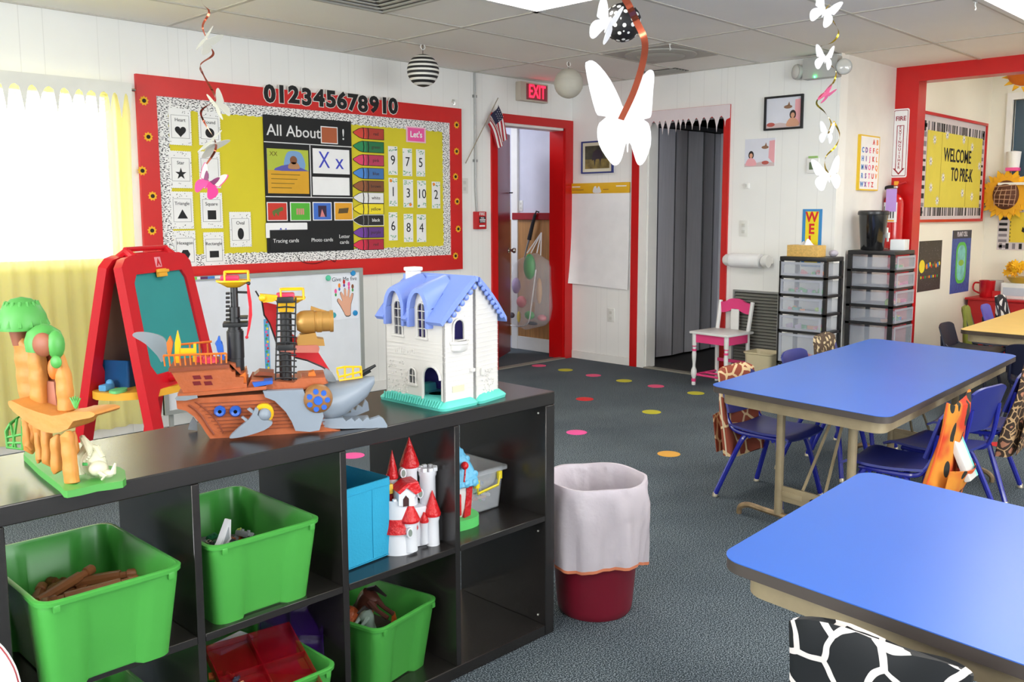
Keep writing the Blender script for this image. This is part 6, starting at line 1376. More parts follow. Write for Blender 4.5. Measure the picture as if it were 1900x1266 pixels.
m = MB(); m.tube([(.022, -.036, .02), (.034, -.034, .012), (.026, -.034, .004)], [.004, .004, .002], BONE, 6); m.box((-.014, -.030, .03), (-.004, -.027, .036), GREENP, .001); m.build('claw', t)
# ------------------------------------------------------------ red double easel
ER = mat('easel_red_plastic', (206, 22, 36), .32, var=.03); EB = mat('chalkboard_teal', (44, 146, 146), .6, var=.05, vscale=4); EBR = mat('easel_back_brown', (158, 128, 108), .6, var=.05); EY = mat('tray_yellow', (240, 176, 52), .45)
t = thing('easel', 'red plastic double-sided easel with teal chalkboard behind the black shelf', 'easel', (1.705, 4.297, 0), radians(33))
EH = 1.10; EW = .60
def panel(tilt, brd, board_mat, back_mat, yo):
    m = MB(); m.T = Matrix.Translation((0, yo, EH)) @ Matrix.Rotation(tilt, 4, 'X')
    out = [(x + EW / 2, z) for x, z in [(-EW / 2 + .012, -.05), (-EW / 2 + .05, -.012), (-EW / 2 + .1, 0), (EW / 2 - .1, 0), (EW / 2 - .05, -.012), (EW / 2 - .012, -.05), (EW / 2 + .01, -.5), (EW / 2 + .03, -1.13), (EW / 2 - .05, -1.13), (EW / 2 - .065, -.68), (EW / 2 - .1, -.64), (-EW / 2 + .1, -.64), (-EW / 2 + .065, -.68), (-EW / 2 + .05, -1.13), (-EW / 2 - .03, -1.13), (-EW / 2 - .01, -.5)]]
    hole = [(x + EW / 2, z) for x, z in [(-EW / 2 + .08, -.13), (-EW / 2 + .11, -.09), (EW / 2 - .11, -.09), (EW / 2 - .08, -.13), (EW / 2 - .065, -.52), (EW / 2 - .1, -.57), (-EW / 2 + .1, -.57), (-EW / 2 + .065, -.52)]]
    m.prism(out, -.022, .022, ER, holes=[hole]); o = m.build('panel_frame', t)
    m = MB(); m.T = Matrix.Translation((0, yo, EH)) @ Matrix.Rotation(tilt, 4, 'X'); m.box((.06, -.008 * brd, -.575), (EW - .06, .0, -.08), board_mat); m.box((.06, .0, -.575), (EW - .06, .008 * brd, -.08), back_mat); m.build('board', t)
    return o
panel(-.185, 1, EB, EBR, -.03); panel(.185, -1, EB, EBR, .03)
m = MB()
for x in (.14, .46): m.tube([(x, -.04, EH - .01), (x, 0, EH + .02), (x, .04, EH - .01)], .022, ER, 8)
m.box((.14, -.03, EH - .02), (.46, .03, EH + .012), ER, .012); m.tube([(.13, 0, EH + .03), (.47, 0, EH + .03)], .012, ER, 8); m.build('hinge', t)
m = MB(); m.T = Matrix.Translation((0, -.03, EH)) @ Matrix.Rotation(-.185, 4, 'X'); m.box((.27, -.036, -.115), (.34, -.018, -.075), EY, .004); m.box((.255, -.04, -.095), (.355, -.03, -.08), EY, .004); m.build('paper_clip', t)
m = MB(); m.T = Matrix.Translation((0, -.03, EH)) @ Matrix.Rotation(-.185, 4, 'X'); m.box((.275, -.024, -.066), (.325, -.022, -.016), mat('emblem_pale', (226, 150, 160), .5), .003); m.prism([(.283, -.06), (.3, -.022), (.317, -.06), (.31, -.06), (.3, -.045), (.29, -.06)], -.0255, -.023, ER); o = m.build('emblem', t)
m = MB(); m.T = Matrix.Translation((0, -.03, EH)) @ Matrix.Rotation(-.185, 4, 'X'); m.lathe([(.022, -.07), (.022, .03)], ER, c=(.20, 0, -.60), axis='y', seg=14); m.build('peg', t)
m = MB(); m.slab(smooth_poly([(.05, .14), (.55, .14), (.62, .0), (.55, -.14), (.30, -.20), (.05, -.14), (-.04, 0)], 4), .44, .475, EY); m.build('tray', t)
E_ = Frame((1.705, 4.297, 0), radians(33)).M
def onE(x, y, z): return E_ @ Vector((x, y, z))
m = MB(); NB = mat('navy_bin', (22, 84, 140), .5); m.loft([[(x, y, z) for x, y in rrect(w, d, .012, 3)] for z, w, d in ((0, .20, .13), (.13, .24, .16), (.135, .25, .17), (.13, .23, .15), (.01, .19, .12))], NB); m.box((-.05, -.080, .09), (.05, -.076, .105), DARK, .003)
solo('tray_bin', m, 'blue plastic bin standing on the yellow tray of the red easel', 'bin', onE(.20, .06, .4755), radians(33))
m = MB(); m.box((-.04, -.02, 0), (.03, .02, .03), mat('sponge_blue', (90, 160, 210), .8), .008); m.ball((.02, .0, .03), .018, mat('sponge_blue', (90, 160, 210), .8), 10, 8); solo('sponge', m, 'light blue sponge on the left of the yellow easel tray', 'sponge', onE(.03, .06, .4755), radians(33))
m = MB(); m.slab(smooth_poly([(-.05, -.02), (0, -.03), (.05, -.01), (.04, .03), (-.03, .03)], 3), 0, .012, mat('mint_piece', (120, 210, 130), .6)); solo('tray_piece', m, 'flat mint green piece at the left tip of the yellow easel tray', 'toy', onE(-.0, -.02, .4755), radians(33))
m = MB(); m.slab(smooth_poly([(-.07, -.04), (.06, -.04), (.08, .02), (0, .04), (-.07, .03)], 3), 0, .02, mat('grey_piece', (120, 120, 124), .6)); m.slab(smooth_poly([(-.05, -.03), (.05, -.04), (.07, .02), (-.05, .03)], 3), .02, .035, mat('grey_piece2', (176, 176, 180), .6)); solo('drawing_things', m, 'grey papers at the right end of the yellow easel tray', 'papers', onE(.5, -.04, .4755), radians(33))
# ------------------------------------------------------------ whiteboard on the floor behind
wf = Frame((3.14, 5.20, 0), 0); t = thing('whiteboard', 'large whiteboard in grey frame standing below the bulletin board', 'whiteboard', wf.loc)
wx0, wx1, wz0, wz1 = -.80, wf.uv(671, 495)[0], .12, wf.uv(668, 497)[1]
ALU = mat('aluminium_frame', (168, 172, 168), .4, .4)
m = MB(); m.box((wx0, -.004, wz0), (wx1, .012, wz1), mat('whiteboard_white', (222, 226, 232), .18)); m.build('board', t, smooth=False)
m = MB(); ring(m, wx0, wz0, wx1, wz1, .026, -.014, .016, ALU); m.build('frame', t, smooth=False)
for x in (wx0 + .05, wx1 - .05): m = MB(); m.box((x - .015, -.16, 0), (x + .015, .12, .02), ALU, .004); m.box((x - .012, .014, .0), (x + .012, .03, wz1 - .1), ALU); m.build('leg', t)
cols = [mat('tape_green', (120, 200, 60), .6), mat('tape_white', (230, 230, 230), .6), mat('tape_purple', (90, 40, 90), .6), mat('tape_blue', (60, 120, 200), .6)]
m = MB(); xx = wf.uv(338, 512)[0]; x_end = wf.uv(432, 506)[0]; k = 0; rnd = random.Random(8)
while xx < x_end: w = rnd.uniform(.015, .06); m.box((xx, -.0155, wz1 - .018), (min(xx + w, x_end), -.014, wz1 - .003), cols[[0, 0, 1, 2, 3, 3, 1][k % 7]]); xx += w; k += 1
m.build('coloured_tape', t, smooth=False)
a, b = wf.uv(613, 513), wf.uv(664, 590); t2 = thing('hand_poster', 'white poster with a drawn hand held by magnets on the whiteboard', 'poster', (3.14 + (a[0] + b[0]) / 2, 5.195, (a[1] + b[1]) / 2)); w, h = b[0] - a[0], a[1] - b[1]
m = MB(); m.box((-w / 2, -.0015, -h / 2), (w / 2, 0, h / 2), mat('pale_paper', (228, 232, 240), .6)); m.build('sheet', t2, smooth=False)
hand = [(-.02, -.42), (-.10, -.32), (-.22, -.16), (-.33, -.03), (-.28, .03), (-.17, -.04), (-.14, -.03), (-.22, .13), (-.17, .18), (-.09, .09), (-.07, .06), (-.08, .2), (-.05, .26), (.0, .22), (.01, .08), (.04, .07), (.07, .22), (.12, .23), (.13, .17), (.11, .04), (.14, .03), (.21, .13), (.26, .11), (.23, .0), (.17, -.14), (.15, -.3), (.14, -.41)]
m = MB(); hp = smooth_poly([(x * w * 1.0 + .01, z * h * .92 - .01) for x, z in hand], 2); m.prism([(x * 1.07, z * 1.05) for x, z in hp], -.0022, -.0015, INK); m.prism(hp, -.003, -.0022, mat('print_hand', (226, 168, 140), .6))
for k, (x, z) in enumerate(((-.34, .16), (-.2, .28), (-.02, .36), (.16, .30), (.3, .24))): m.prism(ngon((x * w, z * h), .010, 10, .016), -.0022, -.0015, [PINKP, ORANGEP, REDP, PINKP, BROWNP][k]); m.prism(ngon((x * w, z * h - .024), .008, 8, .012), -.0022, -.0015, [GREENP, BLUEP, mat('violet_paper'), PINKP, GREENP][k])
m.build('drawing', t2, smooth=False)
m = MB(); m.text('Give Me five', .0, h * .42, .040, mat('grey_ink', (90, 96, 104), .7), y=-.0022)
m.build('lettering', t2, smooth=False)
for px, py, c, lab in ((609, 516, 'mint', 'mint green round magnet at the top left of the hand poster'), (655, 507, 'blue', 'blue round magnet at the top right corner of the hand poster'), (659, 581, 'blue', 'blue round magnet at the bottom right of the hand poster'), (619, 585, 'teal', 'teal round magnet at the bottom left of the hand poster'), (348, 529, 'purple', 'purple round magnet beside the red easel on the whiteboard')):
    q = wf.uv(px, py, -.01); m = MB(); m.lathe([(.001, -.012), (.016, -.011), (.019, -.006), (.019, 0)], mat('magnet_' + c, {'mint': (90, 200, 160), 'blue': (40, 140, 200), 'teal': (70, 170, 180), 'purple': (176, 70, 190)}[c], .3), axis='y', seg=18)
    solo('magnet', m, lab, 'magnet', (3.14 + q[0], 5.2 - (.0075 if c != 'purple' else .0045), q[1]), 0, 'round magnets on the whiteboard')
a, b = wf.uv(493, 592), wf.uv(503, 700); m = MB(); hh = a[1] - b[1]; m.box((-.018, -.002, -hh), (.018, 0, 0), mat('strip_blue', (86, 160, 210), .6))
for k in range(18): m.prism(star(((-1) ** k * .004, -.02 - k * hh / 18), .011, .006, 5), -.003, -.002, [REDP, GREENP, YH, PINKP][k % 4])
solo('border_roll', m, 'narrow blue dotted paper strip hanging on the whiteboard behind the ship', 'paper strip', (3.14 + a[0], 5.195, a[1]))
# ------------------------------------------------------------ lined waste bin
t = thing('waste_bin', 'dark red round waste bin with white plastic liner at the end of the black shelf', 'waste bin', (2.262, 1.862, 0))
m = MB(); MR = mat('maroon_plastic', (112, 20, 38), .35); m.lathe([(.001, 0), (.115, 0), (.122, .01), (.125, .03), (.158, .415), (.162, .425), (.158, .430), (.154, .42), (.122, .03), (.001, .03)], MR, seg=40); m.build('pail', t)
LIN = mat('white_liner', (232, 224, 232), .32, transl=.35, bump=.6, bscale=22)
rnd = random.Random(2); rings = []; N = 96
def rr(a, k):  # wrinkles deepen towards the hem
    return 1.5 * k * (.004 * sin(5 * a + 1 + 1.6 * k) + .0045 * sin(9 * a + 2.1 - 2.4 * k) + .0028 * abs(sin(8 * a - 2 * k)) + .0016 * sin(23 * a + k * 5))
def hem(a): return .178 + .018 * sin(a * 1.0 - 2.2) + .008 * sin(3 * a + .5) + .003 * sin(7 * a)
spec_ = [(.112, .12, .4, 0), (.128, .22, .5, 0), (.138, .32, .5, 0), (.150, .43, .2, 0), (.158, .448, .1, 0), (.167, .448, .1, 0), (.170, .425, .3, 0), (.172, .38, .8, 1), (.172, .33, 1.0, 1), (.171, .28, 1.2, 1), (.170, .24, 1.3, 1), (.168, 0, 1.4, 2)]
for r, z, k, f in spec_:
    rings.append([((r + rr(2 * pi * i / N, k)) * cos(2 * pi * i / N), (r + rr(2 * pi * i / N, k)) * sin(2 * pi * i / N), (z if f != 2 else hem(2 * pi * i / N)) + (.003 * sin(5 * 2 * pi * i / N) if z > .4 else 0)) for i in range(N)])
m = MB(); m.loft(rings, LIN, caps=(False, False)); m.build('liner', t)
m = MB(); r0 = [((.1685 + rr(2 * pi * i / N, 1.4)) * cos(2 * pi * i / N), (.1685 + rr(2 * pi * i / N, 1.4)) * sin(2 * pi * i / N), hem(2 * pi * i / N) + .001) for i in range(N)]
r1 = [(x * .995, y * .995, z - .010) for x, y, z in r0]; m.loft([r0, r1], mat('orange_drawstring', (244, 150, 110), .4, transl=.3), caps=(False, False)); o = m.build('drawstring', t); o['label'] = 'orange drawstring hem'
# a corner of a white toy at the lower left edge of the frame
m = MB(); q = atdepth(8, 1262, 1.55); WPL = mat('white_glossy_plastic', (244, 242, 244), .3)
# ------------------------------------------------------------ folding tables
TBLUE = mat('blue_laminate', (56, 106, 200), .34, var=.03, vscale=2.5, spec=.55); TAN = mat('tan_metal', (164, 148, 118), .45, .2, var=.12, vscale=14); EDGE = mat('dark_table_edge', (74, 66, 62), .5); RUST = mat('worn_foot_metal', (146, 124, 96), .4, .5, var=.3, vscale=30)
def table(c, u, v, L, W, h, lab, top=TBLUE, edge=EDGE, rz=0.0, legs=(-1, 1)):
    """u, v: unit vectors of the long and the short side in plan"""
    t = thing('folding_table', lab, 'table', (c[0], c[1], 0), rz); R = Matrix.Rotation(-rz, 3, 'Z'); U_, V_ = R @ Vector((u[0], u[1], 0)), R @ Vector((v[0], v[1], 0))
    A = Matrix(((U_.x, V_.x, 0, 0), (U_.y, V_.y, 0, 0), (0, 0, 1, 0), (0, 0, 0, 1)))
    def nm(): m = MB(); m.T = A; return m
    m = nm(); P = rrect(L, W, .055, 8); m.slab(P, h - .002, h, top); m.slab([(x * (1 - .001), y * (1 - .001)) for x, y in P], h - .026, h - .002, edge); m.build('tabletop', t)
    m = nm(); a, b = L / 2 - .045, W / 2 - .035
    m.slab(rrect(2 * a, 2 * b, .05, 6), h - .075, h - .0265, TAN, holes=[list(reversed(rrect(2 * a - .03, 2 * b - .03, .04, 6)))]); m.build('apron', t)
    for s_ in legs:
        x = s_ * (L / 2 - .25); hw = W / 2 - .13
        o = None
        for sy in (-1, 1):
            m = nm(); m.tube([(x, sy * hw * .62, .05), (x + s_ * .0, sy * hw * .62, h - .07)], .019, TAN, 10); m.box((x - .02, sy * hw * .62 - .025, h - .085), (x + .02, sy * hw * .62 + .025, h - .07), TAN, .003); m.build('leg', t)
        m = nm(); m.tube(smooth_path([(x, -hw - .10, 0.0), (x, -hw - .095, .03), (x, -hw - .05, .05), (x, -hw + .04, .048), (x, 0, .045), (x, hw - .04, .048), (x, hw + .05, .05), (x, hw + .095, .03), (x, hw + .10, 0.0)]), .013, RUST, 8); m.build('foot_bar', t)
        m = nm(); m.box((x - .006, -hw * .62, .11), (x + .006, hw * .62, .175), TAN, .002)
        for yy in (-.1, .1): m.box((x - .009, yy - .05, .13), (x + .009, yy + .05, .155), TAN, .004)
        m.lathe([(.012, -.012), (.012, .012)], DARK, c=(x, 0, .142), axis='x', seg=10); m.build('crossbar', t)
        m = nm(); m.tube([(x, -.05, .175), (x - s_ * .28, -.02, h - .09)], .007, TAN, 6); m.tube([(x, .05, .175), (x - s_ * .28, .02, h - .09)], .007, TAN, 6); m.box((x - s_ * .40, -.06, h - .12), (x - s_ * .26, .06, h - .075), TAN, .003); m.build('folding_brace', t)
    return t
def nrm(a): l = sqrt(a[0] ** 2 + a[1] ** 2); return (a[0] / l, a[1] / l)
table((4.07, 1.70), nrm((1.8435, .1115)), nrm((.0955, .7845)), 1.85, .79, .60, 'far blue topped folding table with five small chairs around it', rz=radians(5))
table((1.905, .084), nrm((.105, .994)), nrm((-.825, -.054)), 1.86, .83, .60, 'near blue topped folding table at the lower right corner of the photo', rz=radians(84))
# ------------------------------------------------------------ small chairs
CB = mat('blue_plastic_seat', (38, 46, 128), .38, spec=.55); CBM = mat('blue_enamel_tube', (34, 42, 150), .2, coat=.6); GLD = mat('chair_glide', (196, 186, 164), .3, .7)
def chair(lab, loc, rz, seat=.325, bt=.575, cs=CB, cm=CBM, group='small stacking chairs', s=1.0):
    t = thing('school_chair', lab, 'chair', loc, rz, group)
    m = MB(); m.grid(lambda u, v: ((-.15 + .31 * u) * s * (1 - .0 * v), (-.155 + .31 * v) * (1 - .12 * (1 - u)) * s, seat + .010 * (2 * v - 1) ** 2 - .012 * sin(pi * u) - (.02 * max(0, (u - .85) / .15) ** 2)), 12, 10, cs, -.010); m.build('seat', t)
    zb = bt - .19
    m = MB()
    def bf_(u, v): y = (-.14 + .28 * u) * s; e = (2 * u - 1); zc = zb + (bt - zb) * (v * (1 - .12 * e ** 4) + .06 * (1 - v) * e ** 4); return (-.165 - .05 * v + .018 * e * e, y, zc)
    m.grid(bf_, 12, 8, cs, .010); m.build('backrest', t)
    for sy in (-1, 1):
        m = MB(); m.tube(smooth_path([(.10, sy * .11 * s, seat - .018), (-.10, sy * .12 * s, seat - .016), (-.155, sy * .125 * s, seat + .02), (-.18, sy * .12 * s, zb + .02), (-.19, sy * .115 * s, zb + .10)]), .010, cm, 8); m.build('back_tube', t)
    for sx, sy in ((1, 1), (1, -1), (-1, 1), (-1, -1)):
        m = MB(); top = (sx * .075, sy * .10 * s, seat - .02); ft = (sx * .17 - .02, sy * .175 * s, .012); m.tube(smooth_path([top, (sx * .10, sy * .125 * s, seat - .07), ft]), .012, cm, 8); lg = m.build('leg', t)
        m = MB(); m.lathe([(.010, .022), (.013, .012), (.014, .002), (.010, 0)], GLD, c=(ft[0], ft[1], 0), seg=10); m.build('glide', lg)
    m = MB(); m.tube([(.06, -.11 * s, seat - .03), (.06, .11 * s, seat - .03)], .009, cm, 6); m.tube([(-.06, -.11 * s, seat - .03), (-.06, .11 * s, seat - .03)], .009, cm, 6); m.build('seat_support', t)
    return t
chair('blue chair in the brown giraffe print cover by the far table', (3.74, 2.03, 0), radians(-92))
chair('blue chair without a cover on the left side of the far table', (4.36, 2.06, 0), radians(-88), bt=.60)
chair('blue chair under the tan striped cover at the far left side of the far table', (4.80, 2.10, 0), radians(-86), bt=.60)
chair('blue chair wearing the orange spotted cover on the right side of the far table', (3.58, 1.41, 0), radians(93), bt=.57)
chair('blue chair with bare back between the orange and the floral covers', (3.97, 1.385, 0), radians(82), bt=.61)
chair('blue chair wearing the brown floral cover on the right side of the far table', (4.50, 1.42, 0), radians(96), bt=.60)
chair('blue chair under the black and white cover at the near table', (1.595, .565, 0), radians(0), seat=.34, bt=.615, s=.93)
# pocket covers hung over the chair backs
def cover(lab, loc, rz, mt, zt, zb, w=.30, lean=.06, peaks=0.0, pocket=True, flare=.03, trim=None, bottom_w=1.0, mouth=.0):
    """a cloth bag pulled over the backrest: local -x is outside, z up"""
    t = thing('chair_pocket_cover', lab, 'chair cover', loc, rz, 'animal print pocket covers on the chairs')
    m = MB(); n = 12; rings = []; H = zt - zb
    for j in range(n + 1):
        v = j / n; z = zb + H * v; ww = w / 2 * (bottom_w + (1 - bottom_w) * v) * (1 + .03 * sin(v * 6)); th = .020 + .012 * (1 - v) + .006 * sin(5 * v + 1); xc = -.165 - lean * v; R = []
        if j == n: th *= .55
        for k in range(36):
            a_ = 2 * pi * k / 36; x = th * (abs(cos(a_)) ** .45) * (1 if cos(a_) > 0 else -1); y = ww * (abs(sin(a_)) ** .75) * (1 if sin(a_) > 0 else -1); R.append((xc + x + .014 * (y / ww) ** 2 + .004 * sin(y * 40 + v * 7), y, z + peaks * max(0, (v - .7) / .3) * abs(y / ww) ** 3 + .004 * sin(y * 30) - (0 if peaks else .022 * max(0, (v - .8) / .2) * abs(y / ww) ** 5)))
        rings.append(R)
    m.loft(rings, mt); m.build('body', t)
    if pocket:
        zp = zb + H * .42
        m = MB(); m.grid(lambda u, v: (-.165 - .035 - lean * v * .4 - flare * sin(pi * u) * v - .012, (-.46 + .92 * u) * w * (bottom_w + (1 - bottom_w) * v * .4), zb + .01 + (zp - zb) * v + mouth * sin(pi * u) * -v), 12, 6, mt, .003); m.build('pocket', t)
    if trim:
        m = MB(); m.tube([rings[j][k] for j in range(n + 1) for k in (9,)], .004, trim, 6); m.tube([rings[j][k] for j in range(n + 1) for k in (27,)], .004, trim, 6); m.build('piping', t)
    return t
GIR = vor('giraffe_brown_print', (150, 70, 48), (226, 196, 150), 11, .06, warp=.03); ORG = vor('orange_spot_print', (216, 130, 36), (206, 60, 30), 13, .055, extra=[(.16, (216, 130, 36)), (.20, (34, 34, 30))]); 
ORG = mat('orange_spot_cloth', (214, 120, 40), .85, bump=.3, bscale=12)
N, L, b_ = nodes(ORG); tc = N.new('ShaderNodeTexCoord'); v_ = N.new('ShaderNodeTexVoronoi'); v_.inputs['Scale'].default_value = 13; mp_ = N.new('ShaderNodeMapping'); mp_.inputs['Scale'].default_value = (1, 1.3, .75); mp_.inputs['Rotation'].default_value = (.4, 0, 0); L.new(tc.outputs['Object'], mp_.inputs[0]); L.new(mp_.outputs[0], v_.inputs['Vector'])
n_ = add(N, 'ShaderNodeTexNoise', Scale=7.0); L.new(tc.outputs['Object'], n_.inputs['Vector']); r1 = ramp(N, n_.outputs['Fac'], [(.42, (222, 140, 44)), (.58, (208, 62, 30))], L, 'LINEAR'); lt = add(N, 'ShaderNodeMath', operation='LESS_THAN'); lt.inputs[1].default_value = .38; L.new(v_.outputs['Distance'], lt.inputs[0])
mx_ = N.new('ShaderNodeMix'); mx_.data_type = 'RGBA'; L.new(lt.outputs[0], mx_.inputs[0]); L.new(r1.outputs[0], mx_.inputs[6]); mx_.inputs[7].default_value = rgb((38, 40, 34)); L.new(mx_.outputs[2], b_.inputs['Base Color'])
FLO = vor('brown_floral_print', (60, 44, 34), (196, 160, 116), 22, .05, warp=.03, extra=[(.30, (176, 120, 92))]); BWG = vor('black_white_cell_print', (22, 24, 27), (222, 214, 210), 12, .062, .55, rnd=.85, warp=.035); TIG = vor('tan_stripe_print', (210, 190, 150), (84, 66, 50), 26, .18, warp=.05)
cover('brown giraffe print pocket cover over the near left chair of the far table', (3.74, 2.03, 0), radians(-92), GIR, .595, .19, .30, trim=mat('cream_piping', (226, 210, 180), .8))
cover('tan striped print cover over the far left chair of the far table', (4.80, 2.10, 0), radians(-86), TIG, .635, .25, .30)
cover('orange and black spotted pocket cover over a chair at the far table', (3.58, 1.41, 0), radians(93), ORG, .585, .17, .29, .075, peaks=.03, flare=.05, trim=mat('orange_piping', (232, 96, 40), .7), mouth=.01)
cover('brown floral pocket cover over the far right chair of the far table', (4.50, 1.42, 0), radians(96), FLO, .615, .22, .31, .08, peaks=.04, flare=.05)
cover('black and white cell print pocket cover over the chair at the near table', (1.595, .565, 0), 0, BWG, .638, .22, .30, .055, peaks=.0, flare=.06, bottom_w=1.05)
m = MB(); m.T = Matrix.Rotation(radians(24), 4, 'Y'); m.box((-.012, -.055, -.08), (.012, .055, .10), mat('notebook_white', (204, 202, 198), .6), .006); m.box((-.013, -.056, -.08), (.013, -.035, .085), mat('notebook_aqua', (120, 206, 196), .6), .004); solo('notebook', m, 'white and aqua folded booklet in the pocket of the orange spotted cover', 'booklet', (3.60, 1.16, .375), radians(95))
m = MB(); m.tube(smooth_path([(0, 0, 0), (.0, .004, .08), (.0, .03, .095)]), .004, mat('aqua_strap', (130, 214, 210), .5), 6); solo('aqua_strap', m, 'aqua strap hanging out of the orange spotted cover', 'strap', (3.73, 1.18, .27), radians(93))
m = MB(); m.T = Matrix.Rotation(radians(32), 4, 'Y'); m.box((-.012, -.06, -.09), (.010, .06, .10), mat('notebook_white', (204, 202, 198), .6), .004); m.box((-.016, -.061, -.09), (-.0, -.03, .101), mat('magenta_cover', (226, 30, 110), .5), .003); solo('notebook', m, 'white and magenta booklet in the pocket of the brown floral cover', 'booklet', (4.50, 1.15, .43), radians(96))
# ------------------------------------------------------------ pink and white wooden chair
t = thing('painted_chair', 'pink and white painted wooden chair beside the folding door', 'chair', (5.965, 3.70, 0), radians(180 - 4))
PW_, PK = mat('chair_white', (230, 230, 228), .4), mat('chair_pink', (232, 64, 130), .4)
SH_ = .415
m = MB(); m.box((-.17, -.175, SH_ - .02), (.165, .175, SH_), PW_, .008); m.build('seat', t)
m = MB()
for a, b in (((.125, -.13), (.14, .13)), ((-.14, -.13), (-.125, .13))): m.box((a[0], a[1], SH_ - .085), (b[0], b[1], SH_ - .0205), PK)
for s_ in (-1, 1): m.box((-.12, s_ * .145 - .008, SH_ - .085), (.12, s_ * .145 + .008, SH_ - .0205), PK)
m.build('seat_rail', t)
for s_ in (-1, 1):
    m = MB(); H = SH_ - .02; pr = [(.013, 0), (.016, .01), (.014, .03), (.011, .05), (.017, .065), (.022, .09), (.021, .115), (.012, .14), (.011, .16), (.015, .2), (.017, .24), (.012, .275), (.014, .285), (.014, .30), (.018, .31), (.018, H)]
    m.lathe(pr, PW_, c=(.135, s_ * .145, 0), seg=14)
    for z0, z1 in ((.028, .052), (.262, .278), (.296, .304)): m.lathe([(.0165, z0), (.0175, (z0 + z1) / 2), (.0165, z1)], PK, c=(.135, s_ * .145, 0), seg=14, caps=False)
    m.build('leg', t)
    m = MB(); m.tube([(-.15, s_ * .14, 0), (-.14, s_ * .14, SH_ - .02), (-.185, s_ * .145, .63)], .016, PW_, 8); m.build('leg', t)
m = MB(); PTS = smooth_poly([(-.13, .54), (-.14, .61), (-.09, .625), (-.04, .648), (.04, .648), (.09, .625), (.14, .61), (.13, .54), (.06, .55), (0, .575), (-.06, .55)], 3)
m.T = Matrix.Rotation(radians(-90), 4, 'Z') ; m.prism([(x, z) for x, z in PTS], -.19, -.17, PK); m.build('top_rail', t)
m = MB(); m.box((-.178, -.035, SH_ - .02), (-.166, .035, .57), PW_, .003); m.build('back_splat', t)
m = MB()
for s_ in (-1, 1): m.tube([(.135, s_ * .145, .08), (-.145, s_ * .14, .08)], .009, PK, 6)
m.tube([(.12, -.14, .08), (.12, .14, .08)], .009, PK, 6); m.box((-.15, -.13, .16), (-.135, .13, .185), PK, .003); m.tube([(.0, -.14, .08), (.0, .14, .08)], .009, PK, 6); m.build('stretchers', t)
# beige wastebasket
m = MB(); q_ = [[(x, y, z) for x, y in rrect(w, d, .03, 4)] for z, w, d in ((0, .17, .15), (.27, .225, .20), (.275, .24, .215), (.285, .24, .215), (.285, .225, .20), (.27, .215, .19), (.01, .16, .14))]; m.loft(q_, mat('beige_plastic', (208, 196, 160), .45)); solo('wastebasket', m, 'small beige wastebasket between the pink chair and the drawer tower', 'wastebasket', (6.04, 3.38, 0), radians(-90))
# ------------------------------------------------------------ drawer towers
DFR = mat('drawer_black_frame', (24, 24, 26), .4); DCL = mat('drawer_clear', (206, 212, 224), .3, alpha=.24, spec=.5)
def drawer_tower(lab, loc, rz, hs, base, topz, cols, seed, W=.34, D=.30, wheels=True):
    t = thing('drawer_tower', lab, 'drawer unit', loc, rz); rnd = random.Random(seed)
    m = MB(); m.box((-W / 2, -D / 2, topz - .03), (W / 2, D / 2, topz), DFR, .006); m.build('top', t)
    m = MB()
    for sx in (-1, 1):
        for sy in (-1, 1): wd_ = .014 if sy < 0 else .022; m.box((sx * (W / 2 - .0), sy * D / 2, .0), (sx * (W / 2 - .02), sy * (D / 2 - (.03)), topz - .03), DFR)
    z = topz - .03; zs_ = []
    for h in hs: z -= h; m.box((-W / 2, -D / 2, z - .016), (W / 2, D / 2, z), DFR); zs_.append((z, h)); z -= .016
    m.build('frame', t, smooth=False)
    for k, (z, h) in enumerate(zs_):
        if z < .04: h -= (.04 - z); z = .04
        d = MB(); a, b = W / 2 - .022, D / 2 - .006; z0, z1 = z + .004, z + h - .006
        d.box((-a, -D / 2 - .012, z0), (a, -D / 2 - .009, z1), DCL); d.box((-a, -D / 2 - .009, z0), (-a + .003, b, z1 - .01), DCL); d.box((a - .003, -D / 2 - .009, z0), (a, b, z1 - .01), DCL); d.box((-a, b - .003, z0), (a, b, z1 - .01), DCL); d.box((-a, -D / 2 - .009, z0), (a, b, z0 + .003), DCL)
        ring(d, -a, z0, a, z1, .016, -D / 2 - .016, -D / 2 - .012, mat('drawer_front_rim', (196, 200, 212), .35, alpha=.5)); d.build('drawer', t, smooth=False)
        # things inside the drawers
        for i in range(9 if h < .15 else 13):
            c = cols[rnd.randrange(len(cols))]; mm = MB(); s_ = rnd.uniform(.016, .03 if h < .15 else .05)
            if i % 3 == 0: mm.ball((0, 0, s_ * .7), s_ * .7, c, 10, 8)
            elif i % 3 == 1: mm.box((-s_ * 1.3, -s_ * .5, 0), (s_ * 1.3, s_ * .5, s_ * .9), c, .003)
            else: mm.T = Matrix.Rotation(rnd.uniform(-.6, .6), 4, 'Y'); mm.box((-s_ * .9, -s_ * .35, 0), (s_ * .9, s_ * .35, s_ * 1.2), c, .004)
            M_ = Matrix.Translation(Vector(loc)) @ Matrix.Rotation(rz, 4, 'Z')
            p = M_ @ Vector((rnd.uniform(-W * .34, W * .34), -D / 2 + .03 + rnd.uniform(0, .07), z0 + .004))
            solo('drawer_item', mm, 'coloured small part seen through a drawer front of the ' + ('left' if 'left' in lab else 'right') + ' drawer tower', 'craft item', p, rnd.uniform(0, 3), 'small parts in the ' + ('left' if 'left' in lab else 'right') + ' drawer tower')
    return t
TC1 = [REDP, GREENP, mat('item_lime', (170, 210, 60), .5), ORANGEP, mat('item_teal', (60, 150, 140), .5), mat('item_lilac', (190, 170, 200), .5), TOYC[1]]
